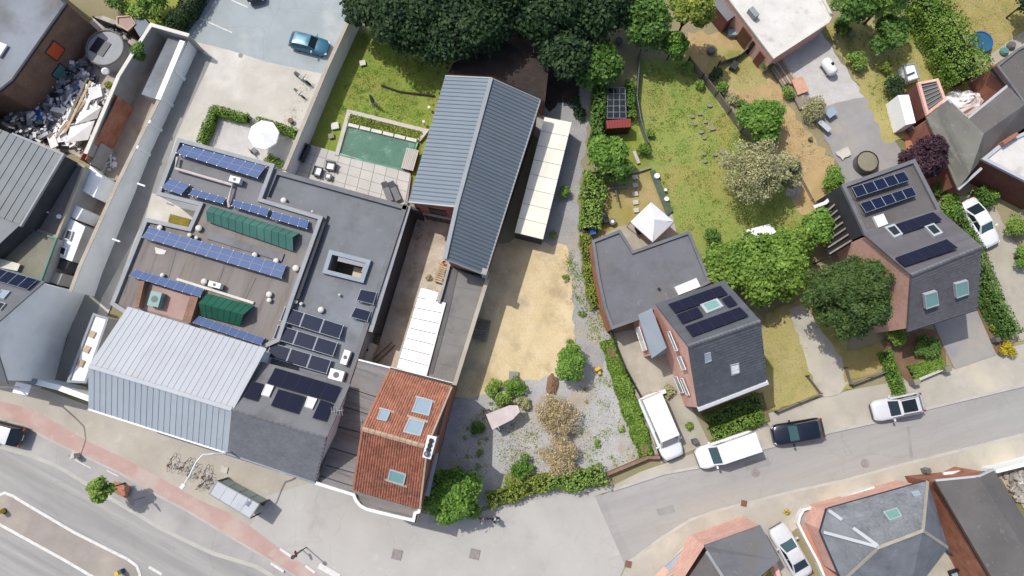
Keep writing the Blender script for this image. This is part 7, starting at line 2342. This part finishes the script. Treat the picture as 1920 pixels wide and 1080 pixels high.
# bicycles
def bicycle():
    t = thing('bicycle', '', 'bicycle', V((0, 0, 0)), 0, 'bicycles on the pavement')
    for x in (-.52, .52):
        pts = [V((x + .34 * math.cos(a), 0, .36 + .34 * math.sin(a))) for a in np.linspace(0, 2 * math.pi, 17)]
        w = part('wheel', MB().tube(pts, .018, 5, cap=False), 'bark', t, local=True)
        part('hub', MB().tube([(x, -.04, .36), (x, .04, .36)], .04, 6), 'steel', w, local=True)
    mb = MB()
    for a, b in (((-.52, 0, .36), (-.1, 0, .34)), ((-.1, 0, .34), (.36, 0, .78)), ((-.1, 0, .34), (-.2, 0, .8)), ((-.2, 0, .78), (.36, 0, .82)), ((-.52, 0, .36), (-.2, 0, .78)), ((.52, 0, .36), (.34, 0, .98))):
        mb.beam(a, b, .035)
    part('frame', mb, 'steel_dark', t, local=True)
    part('handlebar', MB().beam((.34, -.28, 1.0), (.34, .28, 1.0), .03), 'steel', t, local=True)
    part('saddle', MB().box((-.22, 0, .9), .26, .16, .07), 'wood_brown', t, local=True)
    part('chainring', MB().tube([(-.1, .04, .34), (-.1, .06, .34)], .1, 10), 'steel', t, local=True)
    return t
bk = bicycle()
bk.location = P(350, 872, G + .03)
bk.rotation_euler = (0, 0, math.radians(55))
bk['label'] = 'bicycle on the pavement nearest the curved white lamp'
for (u, v, a, w) in ((326, 866, 70, 'bicycle farthest left in the row before the metal-roofed hall'), (364, 884, 60, 'bicycle directly below the curved lamp arm'), (389, 888, 75, 'bicycle just left of the bus shelter, upper'), (386, 905, 40, 'bicycle leaning at the bus shelter corner')):
    copy_tree(bk, P(u, v, G + .03), math.radians(a), w)
single('white_mat', MB().flat([rough_edge(PL([(414, 872), (428, 876), (425, 888), (412, 884)], G + .12), .08, .2)]), 'drive_beige', 'whitish worn spot on the pavement above the bus shelter', 'paint spot', loc=P(420, 880, G + .1))

# pedestrians
def skinned(name, pts, edges, radii, m, parent, levels=1):
    me = bpy.data.meshes.new(name)
    me.from_pydata(pts, edges, [])
    o = bpy.data.objects.new(name, me)
    scene.collection.objects.link(o)
    md = o.modifiers.new('skin', 'SKIN')
    for i, r in enumerate(radii):
        me.skin_vertices[0].data[i].radius = (r, r) if not isinstance(r, tuple) else r
    me.skin_vertices[0].data[0].use_root = True
    sb = o.modifiers.new('sub', 'SUBSURF')
    sb.levels = sb.render_levels = levels
    dg = bpy.context.evaluated_depsgraph_get()
    ev = bpy.data.meshes.new_from_object(o.evaluated_get(dg))
    ev.name = name
    ev.materials.clear()
    ev.materials.append(MATS[m])
    ev.polygons.foreach_set('use_smooth', [True] * len(ev.polygons))
    bpy.data.objects.remove(o)
    n = bpy.data.objects.new(name, ev)
    link(n, parent)
    return n
mat('skin', '#c99a7e', rough=0.6)
mat('hair_dark', '#3a2c22', rough=0.8)
mat('hair_grey', '#9a948c', rough=0.8)
mat('cloth_white', '#eceaea', '#dcdada', 2.0, k=.85)
mat('cloth_blue', '#b9cfe8', '#a8c0dc', 2.0, k=.85)
mat('cloth_dark', '#3b4250', rough=0.9)
mat('cloth_beige', '#a89a86', rough=0.9)
def person(label, u, v, rz, top_m, leg_m, hair_m, stride=.28):
    t = thing('person', label, 'person', P(u, v, G), rz, 'pedestrians on the pavement')
    S = stride
    pts = [(0, 0, .95), (.0, 0, 1.15), (.02, 0, 1.40), (.03, 0, 1.52), (.05, 0, 1.66), (.05, 0, 1.76)]
    rad = [.15, .13, .16, .055, .095, .075]
    ed = [(0, 1), (1, 2), (2, 3), (3, 4), (4, 5)]
    def chain(start, lst):
        prev = start
        for p, r in lst:
            pts.append(p); rad.append(r); ed.append((prev, len(pts) - 1)); prev = len(pts) - 1
        return prev
    for sy, sx in ((1, 1), (-1, -1)):
        chain(0, [((0.0, .10 * sy, .88), .10), ((sx * S * .55, .10 * sy, .50), .065), ((sx * S, .10 * sy, .10), .045), ((sx * S + .15, .11 * sy, .05), .04)])
        h = chain(2, [((.0, .19 * sy, 1.42), .06), ((-sx * .10, .25 * sy, 1.14), .045), ((-sx * .02 + .08, .27 * sy, .92), .035), ((-sx * .02 + .12, .27 * sy, .86), .035)])
        hp = pts[h]
        for k in range(4):
            chain(h, [((hp[0] + .05, hp[1] + (k - 1.5) * .02, hp[2] - .045), .010), ((hp[0] + .07 - .004 * k, hp[1] + (k - 1.5) * .022, hp[2] - .085 + .008 * abs(k - 1)), .008)])
        chain(h, [((hp[0] + .03, hp[1] - .045 * sy, hp[2] - .02), .011), ((hp[0] + .05, hp[1] - .05 * sy, hp[2] - .05), .009)])
    skinned('body', pts, ed, rad, 'skin', t)
    sh = [(0, 0, .98), (0, 0, 1.16), (.02, 0, 1.40), (.03, 0, 1.47), (0, .19, 1.42), (-.07, .235, 1.22), (0, -.19, 1.42), (.07, -.235, 1.22)]
    skinned('shirt', sh, [(0, 1), (1, 2), (2, 3), (2, 4), (4, 5), (2, 6), (6, 7)], [.175, .15, .185, .08, .085, .07, .085, .07], top_m, t)
    tr = [(0, 0, .97), (0, .1, .87), (S * .55, .1, .5), (S * .97, .1, .14), (0, -.1, .87), (-S * .55, -.1, .5), (-S * .97, -.1, .14)]
    skinned('trousers', tr, [(0, 1), (1, 2), (2, 3), (0, 4), (4, 5), (5, 6)], [.165, .115, .082, .062, .115, .082, .062], leg_m, t)
    mb = MB().tube([(.04, 0, 1.66), (.035, 0, 1.74), (.04, 0, 1.81), (.045, 0, 1.845)], [.112, .115, .09, .03], 12)
    mb.smooth = True
    part('hair', mb, hair_m, t, local=True)
    for s in (-1, 1):
        part('eye', MB().box((.15, s * .035, 1.70), .012, .02, .012), 'plastic_black', t, local=True)
        part('shoe', MB().box((s * S + .07, s * .1, .05), .27, .1, .09), 'plastic_black', t, local=True)
    part('nose', MB().box((.158, 0, 1.675), .03, .022, .04), 'skin', t, local=True)
    return t
person('person in a white top walking on the pavement below the street bushes', 906, 972, math.radians(-20), 'cloth_white', 'cloth_beige', 'hair_grey')
person('person in a light blue top walking just right of the person in white', 929, 972, math.radians(170), 'cloth_blue', 'cloth_dark', 'hair_dark')

# ================================================================== vegetation
DK = 'dark trees along the top edge'
for (u, v, r, h, lf, w) in (
    (692, 14, 34, 8, 'leaf_dark', 'dark tree at the top end of the white wall, leftmost of the dark group'),
    (738, 30, 46, 10, 'leaf_dark', 'dark tree second from the left in the group along the top edge'),
    (795, 12, 50, 11, 'leaf_dark', 'broad dark tree above the pool lawn'),
    (838, 62, 42, 9, 'leaf_dark', 'dark tree drooping toward the upper end of the barn'),
    (890, 48, 50, 11, 'leaf_dark', 'dark blue-green tree hanging over the leafy shed roof'),
    (905, -10, 60, 12, 'leaf_dark', 'tall dark tree cut by the top edge in the middle'),
    (975, 10, 50, 11, 'leaf_dark', 'dark tree with paler tips left of the shed gap'),
    (1040, 40, 44, 10, 'leaf_dark', 'dark tree above the gravel lane'),
    (1062, 108, 34, 8, 'leaf_dark', 'dark olive tree beside the barn shed'),
    (1105, 22, 46, 10, 'leaf_dark', 'dark tree right of the gravel lane at the top edge'),
    (1118, 118, 32, 6, 'leaf_mid', 'mid-green tree at the start of the lane hedge'),
    (1170, -6, 40, 9, 'leaf_dark', 'shaded green tree left of the pale sheet'),
    (1208, 46, 32, 8, 'leaf_mid', 'round mid-green tree left of the tall olive conifer'),
):
    tree('tree', w, u, v, r * 1.35, h * .85, lf, n=int(7000 * (r / 45) ** 2), size=.34, lobes=34, group=DK)
tree('tree', 'tall yellow-olive conifer left of the white-roofed building', 1290, 25, 46, 10, 'leaf_yellow', n=5200, size=.3, lobes=30, lr=(.18, .3), squash=1.0)
EXTRA = tree('tree', 'bright green tree below the tall olive conifer', 1263, 86, 24, 5, 'leaf_garden', n=2600, size=.26, lobes=14)
shrub('shrub', 'light green bushes at the head of the large lawn, upper', 1290, 128, 14, 1.2, 'leaf_light', n=900)
shrub('shrub', 'light green bush lower on the lawn edge', 1312, 160, 10, 1.0, 'leaf_light', n=600)
shrub('shrub', 'dark rounded bush beside the timber fence, upper of two', 1342, 138, 15, 1.6, 'leaf_dark', n=1100)
shrub('shrub', 'mid-green bush beside the timber fence, lower of two', 1352, 166, 13, 1.4, 'leaf_garden', n=900)
shrub('shrub', 'small dull green bush in the border above the large round bush', 1372, 185, 12, 1.0, 'leaf_olive', n=600)
shrub('shrub', 'dark green bush in the border beside the large round bush', 1388, 202, 15, 1.4, 'leaf_mid', n=800)
tree('tree', 'large glossy green bush-like tree between lawn and dry yard', 1427, 228, 39, 4.0, 'leaf_garden', n=5200, size=.26, lobes=22, squash=.9)
shrub('shrub', 'yellow-green bush touching the large glossy bush', 1448, 207, 15, 1.6, 'leaf_lime', n=900)
shrub('shrub', 'small green bush at the corner of the white-roofed building', 1437, 122, 14, 1.5, 'leaf_mid', n=900)
shrub('shrub', 'variegated pale yellow-green bush beside the pale blue table', 1523, 207, 27, 1.7, 'leaf_olive', n=2400, size=.14)
shrub('shrub', 'two-tone green bush in the dry yard left of the carport', 1557, 340, 26, 1.7, 'leaf_garden', n=2400)
shrub('shrub', 'small green bush at the lower left of the timber boards', 1475, 175, 12, 1.0, 'leaf_light', n=600)
tree('tree', 'sparse pale olive tree in the middle of the gardens', 1406, 325, 72, 7, 'leaf_olive', n=5600, size=.17, lobes=90, lr=(.09, .2), trunk_m='bark_pale', flat=.8)
tree('tree', 'blue-grey leaved tree behind the sparse olive tree', 1462, 320, 38, 5, 'leaf_olive', n=3200, size=.22, lobes=30, lr=(.15, .26))
tree('tree', 'broad light green walnut-like tree above the middle house', 1440, 498, 62, 6.5, 'leaf_lime', n=9500, size=.30, lobes=40, lr=(.22, .36), squash=.7)
tree('tree', 'lime green crown joined to the broad tree on its left side', 1362, 500, 42, 5, 'leaf_lime', n=4800, size=.28, lobes=26, squash=.7)
tree('tree', 'light green crown at the right end of the broad tree', 1484, 462, 34, 5, 'leaf_lime', n=3200, size=.28, lobes=18, squash=.8)
shrub('shrub', 'dark upright bush on the lawn left of the broad tree', 1338, 445, 17, 2.2, 'leaf_mid', n=1200)
tree('tree', 'mid green tree left of the carport', 1526, 425, 30, 4.5, 'leaf_garden', n=3200, size=.26, lobes=16)
tree('pine_tree', 'large dark pine-like tree with layered boughs beside the right-hand house', 1592, 558, 84, 10.5, 'leaf_pine', n=20000, size=.2, lobes=120, lr=(.10, .18), squash=.8, flat=.4)
shrub('ivy', 'yellow-green ivy at the foot of the right-hand brick gable', 1680, 628, 20, 1.8, 'leaf_lime', n=1600, cat='ivy')
hedge('hedge', 'narrow green hedge running to the kerb below the pine', [(1664, 660), (1692, 735)], 1.0, 1.0, 'leaf_garden')
shrub('shrub', 'dark shaded bushes under the eaves of the right-hand house', 1738, 652, 28, 1.4, 'leaf_mid', n=2200)
hedge('hedge', 'low light green planting along the white garden wall', [(1712, 700), (1768, 680)], 1.2, .5, 'leaf_lime', n=2200)
hedge('hedge', 'long tall hedge climbing beside the white saloon', [(1790, 385), (1835, 470), (1868, 560), (1905, 625)], 1.5, 1.8, 'leaf_mid', size=.18)
shrub('shrub', 'rounded bush at the top of the white saloon drive hedge', 1780, 385, 24, 2.2, 'leaf_garden', n=2000)
shrub('shrub', 'golden yellow bush at the end of the planted strip', 1888, 655, 17, 1.0, 'leaf_gold', n=1100)
shrub('shrub', 'yellow-green bush in the planted strip above the golden bush', 1868, 610, 14, .9, 'leaf_yellow', n=800)
shrub('shrub', 'small yellowish shrub in the planted strip by the tall hedge', 1853, 585, 10, .9, 'leaf_lime', n=500)
shrub('shrub', 'round clipped green bush at the right edge, lower', 1915, 482, 22, 1.8, 'leaf_garden', n=2000)
shrub('shrub', 'round bright green bush at the right edge, upper', 1905, 425, 24, 2.0, 'leaf_light', n=2000)
hedge('hedge', 'short clipped hedge in front of the dark red brick wall', [(1840, 352), (1862, 385)], 1.0, 1.0, 'leaf_mid')
shrub('shrub', 'small green bush at the foot of the dark red brick wall', 1862, 364, 12, 1.2, 'leaf_garden', n=700)
tree('purple_tree', 'dark purple-leaved tree beside the bungalow', 1728, 297, 42, 5.5, 'leaf_purple', n=6500, size=.24, lobes=36, lr=(.2, .34))
hedge('hedge', 'very thick bright green hedge in the upper right gardens', [(1745, -20), (1790, 55), (1832, 135)], 3.4, 3.0, 'leaf_lime', size=.19, bumpy=.3)
shrub('shrub', 'pale yellow-green bush at the inner foot of the thick hedge', 1787, 122, 15, 2.2, 'leaf_light', n=900)
shrub('shrub', 'small bright yellow shrub at the lower end of the thick hedge', 1800, 148, 10, 1.4, 'leaf_gold', n=500)
tree('tree', 'dark green tree under the top edge right of the white-roofed building', 1600, 10, 40, 7, 'leaf_mid', n=4200, size=.3, lobes=24)
tree('tree', 'yellow-green overhanging tree at the top edge beside the thick hedge', 1665, -2, 44, 8, 'leaf_light', n=4200, size=.3, lobes=30, lr=(.15, .28))
tree('tree', 'shadowy green tree in the narrow dry garden', 1665, 62, 32, 5, 'leaf_mid', n=3000, size=.28, lobes=18)
shrub('shrub', 'blue-green bush by the grey-blue bird bath', 1578, 52, 18, 2.0, 'leaf_mid', n=1300)
shrub('shrub', 'green bush at the right of the pale drive', 1605, 115, 20, 1.6, 'leaf_light', n=1500)
shrub('shrub', 'dark green bush above the narrow white roof', 1678, 165, 22, 1.8, 'leaf_dark', n=1500)
shrub('shrub', 'pale green bush left of the white cold frame', 1672, 152, 13, 1.2, 'leaf_light', n=700)
shrub('shrub', 'olive bush right of the narrow dry garden top', 1660, 125, 14, 1.2, 'leaf_yellow', n=700)
shrub('shrub', 'green bush below the purple tree', 1760, 355, 16, 1.4, 'leaf_mid', n=900)
tree('tree', 'dark tree in the extreme upper right corner', 1925, 5, 30, 5, 'leaf_dark', n=2400, size=.28, lobes=14)
# along the lane
tree('tree', 'green tree leaning over the lane beside the small lawn', 1140, 295, 34, 4.4, 'leaf_garden', n=4200, size=.25, lobes=20)
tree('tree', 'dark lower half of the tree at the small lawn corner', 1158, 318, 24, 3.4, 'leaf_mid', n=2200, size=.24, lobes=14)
hedge('hedge', 'thick loose hedge along the gravel lane, below the leaning tree', [(1115, 320), (1112, 380), (1108, 425)], 1.9, 1.6, 'leaf_light', size=.2, bumpy=.2)
hedge('hedge', 'narrow dark hedge along the lane beside the greenhouse', [(1128, 135), (1124, 200), (1120, 262)], 1.1, 1.8, 'leaf_mid', size=.2, bumpy=.2)
hedge('hedge', 'slim green hedge right of the greenhouse', [(1183, 150), (1182, 215)], .8, 1.2, 'leaf_garden', size=.18)
hedge('hedge', 'green strip against the orange brick garage wall', [(1098, 440), (1102, 500), (1118, 575)], .9, .7, 'leaf_yellow', size=.16, bumpy=.15)
shrub('shrub', 'dark ivy patch creeping over the shaded lane by the container', 1078, 195, 20, .5, 'leaf_dark', n=1100)
shrub('shrub', 'dark bush right of the upper end of the container', 1088, 215, 14, .7, 'leaf_dark', n=700)
shrub('shrub', 'leafy shoot poking over the container edge at the lane', 1058, 362, 12, 1.2, 'leaf_light', n=420)
shrub('shrub', 'tiny weed clump below the leafy shoot on the lane', 1037, 440, 8, .5, 'leaf_weed', n=220)
shrub('shrub', 'round clipped lime bush on the small lawn', 1206, 281, 13, 1.2, 'leaf_lime', n=1300, size=.12)
shrub('shrub', 'small green shrub above the round clipped bush', 1218, 250, 9, .8, 'leaf_light', n=400)
tree('tree', 'round green tree standing alone at the edge of the straw yard', 1070, 682, 28, 3.4, 'leaf_garden', n=3800, size=.2, lobes=20, squash=1.0)
# gravel lot plants
hedge('weed_strip', 'long weedy green strip between the gravel lot and the wire fence', [(1140, 640), (1160, 700), (1185, 770), (1212, 850)], 1.3, .5, 'leaf_lime', size=.18, bumpy=.2, n=6500, core='soil')
shrub('shrub', 'low bright green bush between straw yard and pinkish shelter, left', 935, 735, 26, 1.2, 'leaf_light', n=1700)
shrub('shrub', 'low green bush between straw yard and shelter, right', 965, 728, 20, 1.2, 'leaf_garden', n=1200)
shrub('shrub', 'olive tuft above the pinkish shelter', 978, 755, 17, .8, 'leaf_olive', n=700)
shrub('shrub', 'small dark bush in the shade of the tiled house', 896, 803, 14, .9, 'leaf_mid', n=900)
shrub('dry_shrub', 'upper large dry tan shrub in the gravel lot', 1045, 782, 48, 2.2, 'leaf_tan', n=8000, size=.11, lobes=60, lr=(.16, .32), trunk='bark_pale', cat='dry shrub', flat=.9)
shrub('dry_shrub', 'lower large dry tan shrub in the gravel lot', 1048, 855, 44, 2.0, 'leaf_tan', n=7000, size=.11, lobes=55, lr=(.16, .32), trunk='bark_pale', cat='dry shrub', flat=.9)
shrub('shrub', 'feathery green bush left of the lower dry shrub', 978, 875, 27, 1.3, 'leaf_garden', n=2000, size=.15)
shrub('shrub', 'pale green weedy bush below the feathery bush', 960, 905, 22, .9, 'leaf_weed', n=1100)
tree('tree', 'dense round dark green tree at the corner of the tiled house', 849, 925, 47, 5.0, 'leaf_garden', n=9500, size=.24, lobes=40, lr=(.2, .34), squash=.85)
shrub('shrub', 'bright lime growth on the street side of the dense round tree', 880, 952, 22, 3.0, 'leaf_lime', n=1600, size=.22)
hedge('hedge', 'untidy street hedge of yellow-green bushes along the gravel lot', [(915, 940), (965, 925), (1005, 910), (1040, 902)], 1.4, 1.2, 'leaf_yellow', size=.18, bumpy=.25)
hedge('hedge', 'upper green part of the untidy street hedge', [(1030, 906), (1075, 905), (1132, 890)], 1.3, 1.5, 'leaf_light', size=.2, bumpy=.3)
tufts('weeds', [(880, 780), (935, 750), (1000, 800), (960, 900), (900, 930), (860, 880)], 1400, 'leaf_weed', .11, .04)
tufts('weeds', [(1080, 730), (1170, 690), (1215, 850), (1150, 880), (1090, 860)], 1300, 'leaf_weed', .11, .04)
tufts('weeds', [(950, 810), (1010, 800), (1020, 930), (940, 930)], 1200, 'leaf_olive', .11, .05)
tufts('weeds', [(1065, 470), (1105, 540), (1140, 640), (1110, 640), (1080, 560), (1058, 480)], 1100, 'leaf_weed', .12, .05)
tufts('grass', [(600, 300), (680, 70), (850, 60), (830, 160), (790, 300), (650, 205)], 9000, 'leaf_light', .10, .03)
tufts('grass', [(1205, 120), (1290, 120), (1400, 260), (1500, 430), (1300, 450), (1230, 350)], 12000, 'leaf_yellow', .10, .03)
tufts('grass', [(1435, 600), (1500, 570), (1530, 740), (1440, 770)], 4000, 'leaf_olive', .10, .03)
tufts('grass', [(1760, -30), (1940, -30), (1940, 60), (1860, 100)], 3500, 'leaf_olive', .10, .03)
tufts('grass', [(1550, 60), (1700, 50), (1730, 180), (1680, 250)], 5000, 'leaf_yellow', .10, .04)
tufts('grass', [(1300, 80), (1430, 140), (1470, 200), (1560, 300), (1500, 330), (1340, 150)], 3500, 'leaf_tan', .10, .03)
tufts('weeds', [(572, 150), (590, 150), (548, 245), (535, 240)], 900, 'leaf_olive', .10, .05)
hedge('hedge', 'square clipped box hedge in front of the middle house, street side', [(1340, 815), (1431, 782)], 1.0, 1.1, 'leaf_lime', size=.15)
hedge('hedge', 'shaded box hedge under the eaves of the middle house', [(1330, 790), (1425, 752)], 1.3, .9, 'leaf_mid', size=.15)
shrub('shrub', 'small lime plant between the drive and the clipped box hedge', 1293, 800, 9, .5, 'leaf_lime', n=400)
shrub('shrub', 'tiny yellow plant on the forecourt near the silver-white saloon', 1475, 960, 6, .4, 'leaf_gold', n=120, size=.1)
shrub('shrub', 'lime plant at the corner of the long narrow pale roof', 1803, 990, 9, 1.0, 'leaf_lime', n=300)
shrub('shrub', 'small green plant beside the round blue above-ground pool', 1812, 1040, 9, .8, 'leaf_light', n=300)
shrub('shrub', 'sage green creeper patch by the middle house gable', 1252, 735, 13, .8, 'leaf_olive', n=700)

t = thing('roof_aerial', 'thin television aerial at the edge of the dark tiled house above the felt side roof', 'aerial', P(640, 770, 6.6))
part('mast', MB().cyl((0, 0, -0.4), .035, 2.4, 6), 'steel', t, local=True)
part('boom', MB().beam((-.6, -.1, 1.8), (.6, .1, 1.8), .04), 'steel', t, local=True)
for k in range(6):
    x = -.5 + k * .2
    part('element', MB().beam((x + .05, -.32, 1.82), (x - .05, .32, 1.82), .025), 'steel', t, local=True)

for k, (u, v, w) in enumerate(((1068, 640, 'ragged weed clump at the lane edge right of the straw yard'), (1090, 590, 'weed clump on the lane opposite the orange garage wall'), (1060, 520, 'pale weed clump at the upper edge of the lane'), (1165, 805, 'weed clump beside the weedy strip in the gravel lot'), (900, 850, 'small weed clump in the shaded gravel beside the tiled house'), (1120, 830, 'weed clump in the middle right of the gravel lot'))):
    shrub('shrub', w, u, v, 7 + k % 3 * 2, .35, 'leaf_weed', n=260, size=.12, cat='weed')
